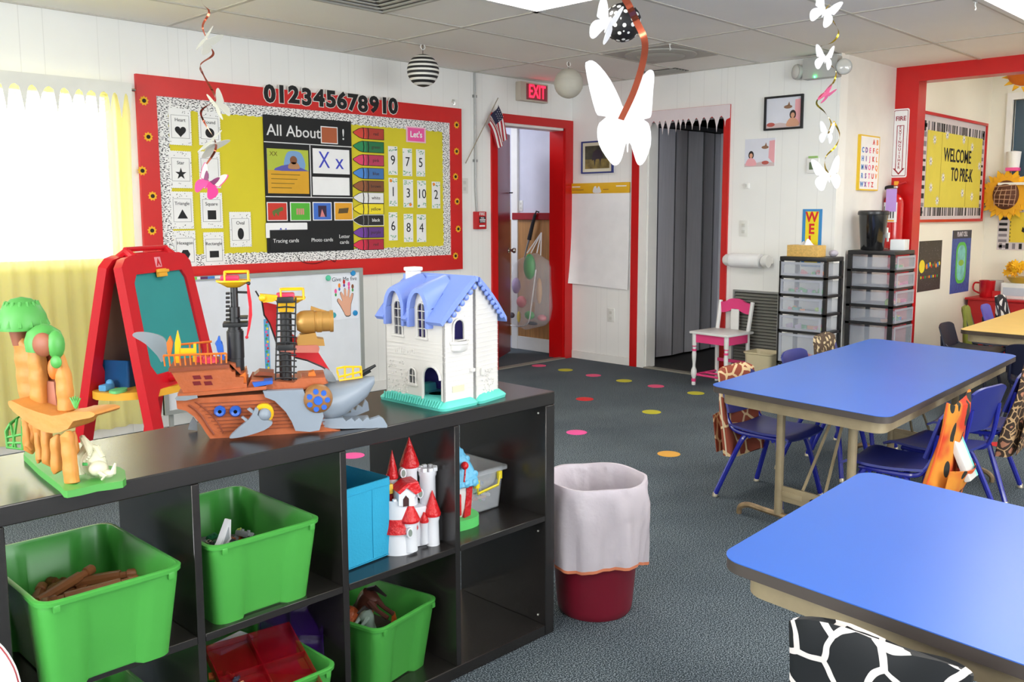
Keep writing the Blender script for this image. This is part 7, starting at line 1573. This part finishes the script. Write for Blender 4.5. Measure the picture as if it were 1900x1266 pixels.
TC2 = [mat('item_red', (226, 50, 50), .5), GREENP, mat('item_lime', (170, 210, 60), .5), mat('item_yellow', (236, 220, 60), .5), PINKP, mat('item_teal', (60, 150, 140), .5), BLUEP, mat('item_peach', (236, 180, 150), .5)]
drawer_tower('left black-framed tower of clear drawers, standing at the far wall', (5.99, 3.005, 0), RB, [.105, .11, .11, .11, .21, .25], 0, 1.0, TC1, 4, .35, .26)
drawer_tower('right black-framed tower of clear drawers, standing at the white pillar', (6.56, 2.755, 0), 0, [.105, .11, .11, .11, .21, .25], 0, 1.035, TC2, 6, .36, .34)
m = MB(); TB_ = mat('tissue_box_print', (212, 172, 96), .7, var=.15, vscale=90); m.box((-.115, -.06, 0), (.115, .06, .078), TB_, .002); m.build
t = thing('tissue_box', 'tan patterned tissue box on the left drawer tower', 'tissue box', (5.955, 3.03, 1.0005), RB); m.build('box', t)
m = MB(); m.grid(lambda u, v: ((-.05 + .1 * u), (-.02 + .04 * v) + .01 * sin(9 * u), .079 + .035 * sin(pi * u) * sin(pi * v) * (1 + .4 * sin(12 * u))), 14, 8, PAPER); m.build('tissue', t)
m = MB(); m.ball((0, 0, .022), .03, mat('crumpled_lilac', (176, 172, 186), .6, bump=.8, bscale=40), 12, 8, (1.4, 1, .8)); solo('crumpled_bag', m, 'crumpled pale plastic lump beside the tissue box', 'plastic bag', (6.07, 2.885, 1.0), 0)
t = thing('drink_dispenser', 'tall black drink dispenser on the right drawer tower', 'dispenser', (6.50, 2.80, 1.0355), 0)
m = MB(); m.lathe([(.001, 0), (.075, 0), (.08, .01), (.10, .255), (.001, .258)], mat('dispenser_black', (20, 20, 22), .15, coat=.6), seg=28); m.build('body', t); m = MB(); m.lathe([(.106, .25), (.108, .258), (.106, .275), (.095, .282), (.001, .284)], mat('dispenser_lid', (34, 34, 36), .3), seg=28); m.build('lid', t)
m = MB(); m.T = Matrix.Rotation(radians(-10), 4, 'Z'); m.box((.07, -.07, .12), (.085, -.05, .16), FR, .003); m.box((.065, -.085, .085), (.085, -.06, .125), FR, .004); m.box((.07, -.08, .06), (.08, -.068, .085), FR, .002); m.build('spigot', t)
m = MB(); m.box((-.065, -.05, 0), (.065, .05, .075), mat('white_carton', (224, 228, 230), .5), .003); m.box((.02, -.0505, .0), (.022, -.05, .075), GREYM); solo('white_carton', m, 'small white carton beside the black drink dispenser', 'box', (6.645, 2.66, 1.0355), radians(8))
m = MB(); m.ball((0, 0, .05), .05, mat('white_bag', (226, 230, 238), .5, bump=.8, bscale=20), 14, 10, (.8, .8, 1.1)); m.ball((.0, 0, .12), .03, mat('white_bag', (226, 230, 238), .5), 10, 8, (.7, .7, 1.4)); solo('plastic_bag', m, 'white plastic bag on the floor right of the right drawer tower', 'plastic bag', (6.93, 2.70, .0), 0)
# ------------------------------------------------------------ side room
fx = Frame((0, YR, 0), 0)
def YRp(px, py, off=.0): p = onplane(px, py, 1, YR - off); return p.x, p.z
bx0, bx1, bz0_, bz1_ = 7.42, 8.93, 1.225, 2.095
t = thing('bulletin_board', 'bulletin board in the side room reading WELCOME TO PRE-K with striped border', 'bulletin board', ((bx0 + bx1) / 2, YR, bz0_))
w, h = bx1 - bx0, bz1_ - bz0_
m = MB(); ring(m, -w / 2, 0, w / 2, h, .022, -.02, 0, RED); m.build('frame', t, smooth=False)
m = MB(); m.box((-w / 2 + .02, -.006, .02), (w / 2 - .02, 0, h - .02), mat('border_pale', (206, 198, 200), .7)); m.box((-w / 2 + .13, -.010, .12), (w / 2 - .10, -.006, h - .14), mat('board_yellow', (216, 202, 76), .8, bump=.2, bscale=6)); m.build('backing_paper', t, smooth=False)
m = MB(); rnd = random.Random(5); G_ = mat('stripe_grey', (130, 124, 130), .7)
x = -w / 2 + .06
while x < w / 2 - .07:
    ww = rnd.choice([.012, .02, .03]); c = rnd.choice([INK, INK, G_])
    m.box((x, -.0085, h - .15), (x + ww, -.006, h - .07), c); m.box((x, -.0085, .05), (x + ww, -.006, .12), c); x += ww + rnd.choice([.015, .03, .05])
z = .07
while z < h - .1:
    hh = rnd.choice([.02, .03, .04]); c = rnd.choice([INK, G_]); m.box((-w / 2 + .05, -.0085, z), (-w / 2 + .11, -.006, z + hh), c); m.box((w / 2 - .10, -.0085, z), (w / 2 - .05, -.006, z + hh), c); z += hh + .035
m.build('border_strip', t, smooth=False)
m = MB(); m.text('WELCOME', .06, h * .63, .155, INK, y=-.0115, bold=.015, sx=.86, rot=0); m.text('TO PRE-K', .18, h * .45, .155, INK, y=-.0115, bold=.02, sx=.78); m.build('lettering', t, smooth=False)
m = MB()
for u, v in ((.18, .76), (.36, .82), (.62, .8), (.76, .74), (.14, .56), (.33, .42), (.16, .32), (.26, .2), (.64, .28), (.80, .25), (.90, .56)): m.prism(star((-w / 2 + w * u, h * v), .04, .02, 8), -.013, -.010, mat('paper_daisy', (222, 220, 218), .7)); m.prism(ngon((-w / 2 + w * u, h * v), .010, 8), -.0135, -.013, G_)
m.build('paper_daisies', t, smooth=False)
m = MB()
for u in (.29, .69): m.box((-w / 2 + w * u, -.0108, .13), (-w / 2 + w * u + .004, -.010, h - .15), mat('crease', (150, 130, 40), .8))
m.build('paper_seams', t, smooth=False)
# posters
a, b = YRp(1706, 448), YRp(1743, 536)
t = thing('planet_poster', 'black poster of planets with a yellow sun on the side room wall', 'poster', ((a[0] + b[0]) / 2, YR, (a[1] + b[1]) / 2)); w, h = b[0] - a[0], a[1] - b[1]
m = MB(); m.box((-w / 2, -.003, -h / 2), (w / 2, 0, h / 2), mat('space_black', (40, 36, 34), .4, var=.7, vscale=60)); m.prism(ngon((-w * .36, .0), w * .12, 16, h * .13), -.005, -.003, mat('sun_yellow', (240, 220, 40), .5))
rnd = random.Random(6); PC = [ORANGEP, BLUEP, mat('sun_yellow'), REDP, GREENP, BROWNP]
for k in range(9): m.prism(ngon((-w * .15 + w * .07 * k, h * .02 * ((k % 3) - 1) + h * .01), w * rnd.uniform(.025, .05), 10), -.0045, -.003, PC[k % 6]); m.prism(ngon((-w * .38 + w * .09 * k, -h * .22), w * .025, 8), -.0045, -.003, PC[(k + 2) % 6])
for k in range(40): x, z = rnd.uniform(-w * .48, w * .48), rnd.uniform(-h * .48, h * .48); m.box((x, -.0038, z), (x + .006, -.003, z + .006), G_)
m.build('sheet', t, smooth=False)
a, b = YRp(1768, 428), YRp(1796, 540)
t = thing('plant_cell_poster', 'tall blue poster with a green cell drawing on the side room wall', 'poster', ((a[0] + b[0]) / 2, YR, (a[1] + b[1]) / 2)); w, h = b[0] - a[0], a[1] - b[1]
m = MB(); m.box((-w / 2, -.003, -h / 2), (w / 2, 0, h / 2), mat('poster_blue', (60, 84, 160), .5, var=.25, vscale=30)); m.box((-w / 2, -.0036, h * .37), (w / 2, -.003, h / 2), mat('poster_dark', (50, 52, 66), .5)); m.prism(rrect(w * .56, h * .66, w * .2, 6, cy=-.02 * h), -.0042, -.003, mat('cell_green', (90, 190, 70), .5)); m.prism(rrect(w * .42, h * .56, w * .16, 6, cy=-.02 * h), -.0048, -.0042, mat('cell_aqua', (120, 196, 190), .5, var=.3, vscale=12)); m.prism(ngon((0, -h * .02), w * .14, 12, h * .05), -.0054, -.0048, mat('cell_olive', (140, 190, 60), .5)); m.build('sheet', t, smooth=False)
m = MB(); m.text('PLANT CELL', 0, h * .435, .058, mat('poster_title', (210, 206, 214), .6), y=-.0042, sx=.8, bold=.02); m.build('lettering', t, smooth=False)
# things on the far wall of the side room
def XFp(px, py, off=0.0): p = onplane(px, py, 0, XF - off); return p
p = XFp(1868, 362, .06); t = thing('paper_sunflower', 'big yellow paper sunflower with brown woven centre on the side room wall', 'wall decoration', p, RB)
m = MB(); m.prism(star((0, 0), .235, .17, 17), -.015, 0, mat('sunflower_yellow', (246, 190, 20), .6)); m.prism(star((0, 0), .20, .15, 17, .3), -.03, -.015, mat('sunflower_yellow2', (236, 170, 20), .6)); m.build('petals', t, smooth=False)
BH = mat('woven_brown', (96, 56, 36), .7); N, L, b_ = nodes(BH)
m = MB(); m.ball((0, -.03, 0), .13, BH, 24, 12, (.85, .35, 1)); m.build('centre', t); m = MB()
for k in range(5): q = -.08 + k * .04; m.tube([(q, -.055 - .025 * (1 - (q / .13) ** 2), -.1), (q * 1.1 + .01, -.082, 0), (q * .8 + .02, -.055, .1)], .003, mat('woven_light', (190, 150, 120), .7), 5); m.tube([(-.09, -.055, q * .9), (0, -.083, q), (.09, -.055, q * 1.1)], .004, mat('woven_light', (190, 150, 120), .7), 5)
m.build('woven_ribs', t)
p = XFp(1880, 428, .0); t = thing('notice_board', 'yellow notice board with striped border cut by the right edge of the photo', 'notice board', (XF, p.y - .22, 1.145), RB)
m = MB(); w, h = .70, .36; m.box((-w / 2, -.004, -h / 2), (w / 2, 0, h / 2), mat('border_pale', (206, 198, 200), .7)); m.box((-w / 2 + .1, -.007, -h / 2 + .07), (w / 2 - .1, -.004, h / 2 - .02), mat('board_gold', (222, 196, 60), .8)); m.build('sheet', t, smooth=False)
m = MB(); rnd = random.Random(9)
for k in range(7): m.box((-w / 2 + .01, -.006, -h / 2 + .02 + k * .05), (-w / 2 + .08, -.004, -h / 2 + .045 + k * .05), rnd.choice([INK, G_]))
for k in range(12): m.box((-w / 2 + .02 + k * .055, -.006, -h / 2 + .01), (-w / 2 + .045 + k * .055, -.004, -h / 2 + .06), rnd.choice([INK, G_]))
for k in range(8): m.box((-w / 2 + .104, -.0075, -h / 2 + .08 + k * .033), (-w / 2 + .11, -.007, -h / 2 + .095 + k * .033), INK)
m.build('border_strip', t, smooth=False); m = MB(); m.text('S', -w / 2 + .24, .04, .19, INK, y=-.0085, bold=.03, shear=.2); m.text('unflower', -w / 2 + .47, .03, .1, INK, y=-.0085, bold=.02) if False else None; m.build('lettering', t, smooth=False)
p = XFp(1892, 140, .9); t = thing('sunflower_lantern', 'orange and yellow sunflower decoration hanging at the top right', 'hanging decoration', (XF - 1.0, onplane(1902, 138, 0, XF - 1.0).y, 2.39), RB)
m = MB(); m.ball((0, 0, 0), .13, mat('lantern_orange', (224, 120, 30), .7), 18, 12, (1, .8, .75)); m.build('ball', t); m = MB()
for k in range(12): q = 2 * pi * k / 12; m.prism([(.11 * cos(q - .2), -.02 + .085 * sin(q - .2)), (.17 * cos(q), -.02 + .125 * sin(q)), (.11 * cos(q + .2), -.02 + .085 * sin(q + .2))], -.01, .01, mat('sunflower_yellow'))
m.build('petals', t); m = MB(); m.tube([(0, 0, .08), (0, 0, .45)], .003, INK, 5); m.build('string', t)
# item on window ledge
q = XFp(1893, 300, .05); m = MB(); m.lathe([(.001, 0), (.05, 0), (.06, .14), (.001, .15)], PAPER, seg=14); m.box((-.05, -.05, -.03), (.05, .05, 0), PINKP, .004); solo('window_jar', m, 'white jar with pink base on the side room window ledge', 'jar', (XF - .055, 2.62, 1.70), 0)
m = MB(); m.box((XF - .12, 2.3, 1.545), (XF, 2.72, 1.568), FR, .003); o = struct('trim_8', m)
# red cabinet with things on top
rc = thing('red_cabinet', 'low bright red cabinet against the side room wall', 'cabinet', (XF - .22, 2.28, 0), RB)
m = MB(); m.box((-.54, -.2, 0), (1.5, .2, .53), mat('cabinet_red', (190, 20, 26), .4), .008); m.build('body', rc); m = MB(); m.box((-.56, -.22, .53), (1.5, .21, .55), mat('cabinet_red', (190, 20, 26), .4), .006); m.build('top', rc)
def onx(px, X=XF - .25): return onplane(px, 545, 0, X).y
t = thing('mug', 'red mug on the red cabinet', 'mug', (XF - .28, onx(1831, XF - .28), .5505), RB); m = MB(); m.lathe([(.001, 0), (.055, 0), (.06, .01), (.068, .15), (.062, .15), (.056, .012), (.001, .012)], mat('mug_red', (190, 22, 30), .2), seg=20); m.build('body', t); m = MB(); m.tube(smooth_path([(-.06, 0, .125), (-.11, 0, .12), (-.115, 0, .06), (-.058, 0, .03)]), .008, mat('mug_red', (190, 22, 30), .2), 8); m.build('handle', t)
m = MB(); m.lathe([(.001, 0), (.05, 0), (.058, .15), (.053, .15), (.046, .008), (.001, .008)], mat('pale_glass', (210, 208, 204), .2, alpha=.7), seg=18); m.tube(smooth_path([(.055, 0, .12), (.095, 0, .11), (.095, 0, .05), (.052, 0, .03)]), .007, mat('pale_glass', (210, 208, 204), .2, alpha=.7), 6); solo('glass_mug', m, 'pale glass mug beside the red mug on the cabinet', 'mug', (XF - .22, onx(1848, XF - .22), .5505), RB)
m = MB(); m.box((-.05, -.04, 0), (.05, .04, .06), REDP, .006); solo('red_box', m, 'tiny red box between the mugs and the white crate', 'box', (XF - .28, onx(1854, XF - .28), .5505), RB)
m = MB(); m.box((-.02, -.08, 0), (.5, .08, .14), FR, .006); m.box((.0, -.085, .03), (.45, -.08, .10), mat('crate_print', (190, 200, 210), .5)); solo('white_crate', m, 'white box under the yellow flowers on the red cabinet', 'box', (XF - .27, onx(1866, XF - .27), .5505), RB)
t = thing('sunflower_bouquet', 'bunch of yellow flowers in a low bowl on the white box', 'flowers', (XF - .25, onx(1895, XF - .25), .692), RB)
m = MB(); m.lathe([(.001, 0), (.09, 0), (.13, .05), (.12, .05), (.001, .01)], mat('bowl_amber', (206, 170, 60), .3), seg=18); m.build('bowl', t); m = MB(); rnd = random.Random(12)
for k in range(46): a = rnd.uniform(0, 2 * pi); b = rnd.uniform(.1, 1.3); c = Vector((.13 * cos(a) * cos(b * .8), .1 * sin(a), .07 + .10 * sin(b))); m.T = Matrix.Translation(c) @ Matrix.Rotation(rnd.uniform(-1, 1), 4, 'X') @ Matrix.Rotation(rnd.uniform(-1, 1), 4, 'Z'); m.prism(star((0, 0), .04, .022, 7), -.004, .004, mat('sunflower_yellow' if k % 3 else 'sunflower_yellow2'))
m.build('flowers', t)
# yellow table and its chairs
YT = mat('yellow_laminate', (226, 190, 110), .4)
table((6.85, 1.40), nrm((1.0, .05)), nrm((.03, 1.0)), 1.75, 1.30, .575, 'pale yellow topped table in the side room at the right edge', top=YT, edge=mat('table3_edge', (60, 48, 36), .5), rz=radians(3), legs=(-1,))
DBL = mat('dark_chair_plastic', (24, 28, 52), .45); GRN = mat('olive_chair_cover', (128, 134, 50), .85)
chair('dark chair with the olive green cover at the yellow table', (7.38, 2.20, 0), radians(-80), bt=.56, cs=DBL, cm=DBL); cover('olive green cover on a chair at the yellow table', (7.38, 2.20, 0), radians(-80), GRN, .595, .25, .30, pocket=False)
chair('purple blue chair at the yellow table', (7.78, 2.20, 0), radians(-85), bt=.58, cs=mat('violet_chair', (84, 84, 190), .4), cm=DBL)
chair('dark chair with the black and white cover at the far corner of the yellow table', (8.15, 2.2, 0), radians(-90), bt=.59, cs=DBL, cm=DBL); cover('black and white cover on the far chair of the yellow table', (8.15, 2.2, 0), radians(-90), vor('black_white_stripes', (230, 230, 230), (24, 26, 36), 9, .2), .625, .3, .28, pocket=False)
chair('dark navy chair at the near end of the yellow table', (5.90, 1.50, 0), radians(0), bt=.56, cs=DBL, cm=DBL); chair('dark navy chair tucked in beside the red cloth at the yellow table', (6.98, 2.22, 0), radians(-90), bt=.50, cs=DBL, cm=DBL)
m = MB(); m.grid(lambda u, v: (.03 * sin(4 * v) + .07 * u, .02 * u, .26 * v), 4, 8, REDP, .006); solo('red_cloth', m, 'red cloth hanging under the yellow table', 'cloth', (6.42, 1.78, .28), .3)
m = MB(); m.box((-.06, -.04, 0), (.06, .04, .11), REDP, .01); m.box((-.02, -.045, .02), (.02, -.04, .1), PAPER); solo('red_pouch', m, 'red and white pouch on a chair seat at the right edge', 'pouch', (6.0, 1.42, .335), .4)
# ------------------------------------------------------------ hanging lanterns and butterflies
def stripes(name, f):
    m = mat(name, (230, 228, 220), .6); N, L, b = nodes(m); f(N, L, b); return m
def f_zebra(N, L, b):
    tc = N.new('ShaderNodeTexCoord'); sp = N.new('ShaderNodeSeparateXYZ'); L.new(tc.outputs['Object'], sp.inputs[0]); a = add(N, 'ShaderNodeMath', operation='PINGPONG'); a.inputs[1].default_value = .0145; o = add(N, 'ShaderNodeMath', operation='ADD'); o.inputs[1].default_value = 1.002; L.new(sp.outputs[2], o.inputs[0]); L.new(o.outputs[0], a.inputs[0]); r = ramp(N, a.outputs[0], [(0, (30, 30, 30)), (.0062, (230, 228, 220))], L); L.new(r.outputs[0], b.inputs['Base Color'])
def f_dots(N, L, b):
    tc = N.new('ShaderNodeTexCoord'); v = N.new('ShaderNodeTexVoronoi'); v.inputs['Scale'].default_value = 31; v.inputs['Randomness'].default_value = .25; L.new(tc.outputs['Object'], v.inputs['Vector']); r = ramp(N, v.outputs['Distance'], [(0, (236, 236, 232)), (.34, (24, 24, 26))], L); L.new(r.outputs[0], b.inputs['Base Color'])
def lantern(px, py, dep, rpx, mt, lab, hook=True, under=None):
    c = atdepth(px, py, dep); r = rpx / FPX * dep; t = thing('paper_lantern', lab, 'paper lantern', c); m = MB(); n = 14; prof = []
    for i in range(n * 3 + 1): a = pi * i / (n * 3); k = 1 + .012 * cos(2 * pi * i / 3 + pi); prof.append((max(r * sin(a) * k, .012 if i in (0, n * 3) else 1e-5), -r * cos(a)))
    m.lathe(prof, mt, seg=32, caps=False); m.build('paper_ball', t)
    m = MB(); m.tube([(0, 0, r * .95), (0, 0, max(ZC - c.z - .002, r + .01))], .002, INK, 5)
    if hook: m.tube(smooth_path([(.012, 0, ZC - c.z - .001), (.02, 0, ZC - c.z - .02), (0, 0, ZC - c.z - .035), (-.02, 0, ZC - c.z - .02), (-.012, 0, ZC - c.z - .001)]), .003, FR, 5)
    m.build('string', t); return t
lantern(785, 131, 6.05, 29.5, stripes('zebra_lantern', f_zebra), 'black and white striped paper lantern hanging near the bulletin board')
lantern(1055, 155, 6.75, 27, mat('lantern_white', (214, 210, 196), .7, transl=.2), 'plain white paper lantern hanging beside the exit sign')
lantern(1155, 42, 4.75, 35, stripes('dotted_lantern', f_dots), 'black paper lantern with white dots at the top of the photo', hook=False)
BFW = mat('butterfly_white', (214, 214, 216), .5); BFP = mat('butterfly_pink', (236, 110, 160), .5, transl=.2)
COP = mat('copper_foil', (190, 96, 72), .16, .95); GOLD = mat('gold_foil', (190, 160, 44), .18, .9)
WING = [(0, .0), (.10, .12), (.22, .33), (.38, .52), (.49, .56), (.52, .50), (.50, .30), (.44, .10), (.40, .0), (.28, -.03), (.40, -.09), (.47, -.22), (.45, -.36), (.36, -.52), (.26, -.56), (.18, -.50), (.11, -.34), (.04, -.20), (.02, -.28), (0, -.30)]
def butterfly(loc, rz, roll, s, fold, mt, lab, group, tilt=0.0, top=None):
    """wings as two thin card panels folded about the body"""
    t = thing('paper_butterfly', lab, 'butterfly', loc, rz, group); W_ = smooth_poly(WING, 2)
    for sd in (-1, 1):
        m = MB(); m.T = Matrix.Rotation(tilt, 4, 'X') @ Matrix.Rotation(roll, 4, 'Y') @ Matrix.Rotation(sd * fold, 4, 'Z'); m.prism([(sd * x * s, z * s) for x, z in W_], -.0006, .0006, mt)
        if top: m.prism([(sd * x * s * .93, z * s * .95 + .001) for x, z in W_ if z > -.03 and x > .03], -.0012, .0012, top); m.prism([(sd * x * s * .55, z * s * .6) for x, z in W_ if z > -.03 and x > .03], -.0018, .0018, mat('butterfly_plum', (120, 40, 90), .5))
        m.build('wing', t)
    return t
def ribbon(pts, w, mt, lab, cat='streamer', loc=None, turns=0.0, name='foil_ribbon'):
    P = [Vector(p) for p in smooth_path([tuple(p) for p in pts], 10)]; o = P[0].copy(); m = MB(); vs = []; n = len(P)
    for i, p in enumerate(P):
        t_ = (P[min(i + 1, n - 1)] - P[max(i - 1, 0)]).normalized(); a = turns * 2 * pi * i / n; side = t_.cross(FWH).normalized(); side = (Matrix.Rotation(a, 3, t_) @ side)
        vs.append(p - o - side * w / 2); vs.append(p - o + side * w / 2)
    m.add(vs, [(2 * i, 2 * i + 1, 2 * i + 3, 2 * i + 2) for i in range(n - 1)], mt); r = solo(name, m, lab, cat, o)
    if 'lower part' not in lab and o.z < ZC - .01: m = MB(); m.tube([(0, 0, 0), (0, 0, ZC - .002 - o.z)], .0008, PAPER, 5); m.build('hanging_thread', r)
    return r
FWH = Vector((cos(AZ), sin(AZ), 0)); RZV = AZ - pi / 2
d1 = 1.75
ctr = atdepth(1151, 218, d1); s1 = 128 / FPX * d1
t = thing('paper_butterfly', 'large white paper butterfly hanging nearest the camera', 'butterfly', ctr, RZV); k_ = d1 / FPX
OUTL = [(-29, 118 - 0), ]
big = [(1089, 117), (1085, 125), (1094, 170), (1105, 208), (1112, 215), (1125, 217), (1112, 228), (1108, 245), (1112, 268), (1125, 290), (1138, 305), (1148, 304), (1155, 292), (1160, 272), (1163, 265), (1164, 280), (1166, 281), (1167, 265), (1172, 270), (1181, 298), (1188, 306), (1198, 298), (1208, 270), (1208, 245), (1203, 228), (1194, 222), (1205, 219), (1209, 210), (1211, 170), (1213, 142), (1208, 132), (1198, 135), (1182, 155), (1168, 185), (1158, 202), (1150, 185), (1132, 150), (1112, 125), (1098, 115)]
P = [((x - 1151) * k_, -(y - 218) * k_) for x, y in big]
m = MB(); m.prism(smooth_poly(P, 2), -.0008, .0008, BFW); m.build('wings', t)
q = [atdepth(*a) for a in ((1166, -90, d1), (1155, -20, d1), (1168, 12, d1 * .99), (1180, 38, d1 * 1.0), (1196, 75, d1 * 1.0), (1193, 115, d1 * .99), (1176, 170, d1 * .985), (1152, 222, d1 * .985))]
ribbon(q, .013, mat('copper_foil'), 'copper foil ribbon carrying the large white butterfly', turns=.09)
c = atdepth(1131, 40, 1.8); butterfly(c, RZV + .3, radians(22), .075, .85, BFW, 'small white butterfly overlapping the dotted lantern', 'white paper butterflies on streamers', tilt=.2)
c = atdepth(1140, -30, 1.8); butterfly(c, RZV + .6, radians(-10), .04, .5, BFW, 'white butterfly cut by the top edge above the dotted lantern', 'white paper butterflies on streamers')
# left streamer
d2 = 2.9
q = [atdepth(*a) for a in ((377, -60, d2), (374, 0, d2), (388, 22, d2), (376, 50, d2), (390, 85, d2), (395, 102, d2), (372, 120, d2 * .98), (378, 140, d2 * 1.01), (396, 172, d2), (398, 186, d2 * .98), (374, 205, d2), (378, 225, d2 * 1.02), (398, 258, d2), (399, 280, d2 * .98), (380, 310, d2), (378, 328, d2), (390, 342, d2))]
ribbon(q, .007, COP, 'copper spiral streamer hanging in front of the bulletin board', turns=3.0)
BFC = mat('butterfly_cream', (206, 204, 190), .6)
BPK = mat('butterfly_magenta', (240, 60, 140), .5, transl=.2)
for px, py, s_, rl, fo, mt_, lab in ((382, 74, .08, .7, 1.0, BFC, 'white butterfly on the left streamer just under the ceiling'), (401, 192, .085, -.5, 1.05, BFC, 'white butterfly on the left streamer in front of the red frame'), (389, 268, .09, .9, 1.1, BFC, 'pale butterfly on the left streamer over the covered shape card'), (387, 338, .085, .5, .3, BPK, 'magenta and white butterfly at the end of the left streamer')):
    butterfly(atdepth(px, py, d2 * .985), RZV, rl, s_, fo, mt_, lab, 'paper butterflies on the left streamer', top=BFC if mt_ is BPK else None)
d3 = 3.6
q = [atdepth(*a) for a in ((1540, -60, d3), (1545, -5, d3), (1530, 22, d3), (1545, 38, d3), (1556, 60, d3), (1545, 78, d3), (1517, 90, d3 * 1.01), (1530, 112, d3 * .99), (1550, 130, d3), (1548, 150, d3), (1535, 165, d3 * .98), (1515, 190, d3), (1530, 208, d3), (1542, 228, d3), (1537, 248, d3 * .98))]
ribbon(q, .007, GOLD, 'gold spiral streamer hanging at the right, upper part', turns=3.2)
q = [atdepth(*a) for a in ((1547, 225, d3), (1558, 250, d3), (1550, 272, d3), (1533, 290, d3), (1531, 310, d3), (1541, 328, d3 * .985))]
ribbon(q, .007, GOLD, 'gold spiral streamer hanging at the right, lower part', turns=1.2)
for px, py, s_, rl, fo, mt_, lab in ((1532, 18, .105, .45, .3, BFW, 'white butterfly on the right streamer at the top edge'), (1532, 105, .085, .1, .6, BFW, 'white butterfly on the right streamer in front of the emergency light'), (1538, 173, .075, .8, 1.15, BFP, 'pink butterfly on the right streamer'), (1537, 245, .075, .1, .75, BFW, 'white butterfly on the right streamer beside the framed photo'), (1537, 322, .112, -.15, .35, BFW, 'largest white butterfly at the end of the right streamer')):
    butterfly(atdepth(px, py, d3 * .985), RZV, rl, s_, fo, mt_, lab, 'paper butterflies on the right streamer')
# ceiling hooks
for px, py in ((1243, 86), (1810, 8)):
    p = onplane(px, py - 6, 2, ZC); m = MB(); m.tube(smooth_path([(0, 0, 0), (.0, 0, -.02), (.012, 0, -.03), (0, 0, -.04)]), .003, FR, 5); m.lathe([(.012, -.003), (.012, 0)], FR, seg=10); solo('ceiling_hook', m, 'small white hook on the ceiling ' + ('by the round air diffuser' if px < 1500 else 'near the top right light'), 'hook', (p.x, p.y, ZC - .005))
# white plate-like object at the very lower left, close to the camera
df3 = 1.30; c = atdepth(-70, 1330, df3)
WPL = mat('white_glossy_plastic', (246, 244, 246), .3, var=.0)
cc = Frame(c, RZV); m = MB(); R_ = smooth_poly([((x + 70) * df3 / FPX, -(y - 1330) * df3 / FPX) for x, y in ((-160, 1130), (-60, 1140), (0, 1185), (26, 1222), (38, 1262), (44, 1330), (44, 1500), (-160, 1500))], 3)
t = thing('chair_back_panel', 'white rounded panel with thin red rim cut off by the lower left corner', 'panel', c, RZV); m.prism(R_, -.006, .006, WPL); m.build('panel', t); m = MB(); m.tube([(x, 0, z) for x, z in R_], .0014, mat('thin_red_rim', (150, 16, 30), .4), 6, closed=True); m.build('red_rim', t)
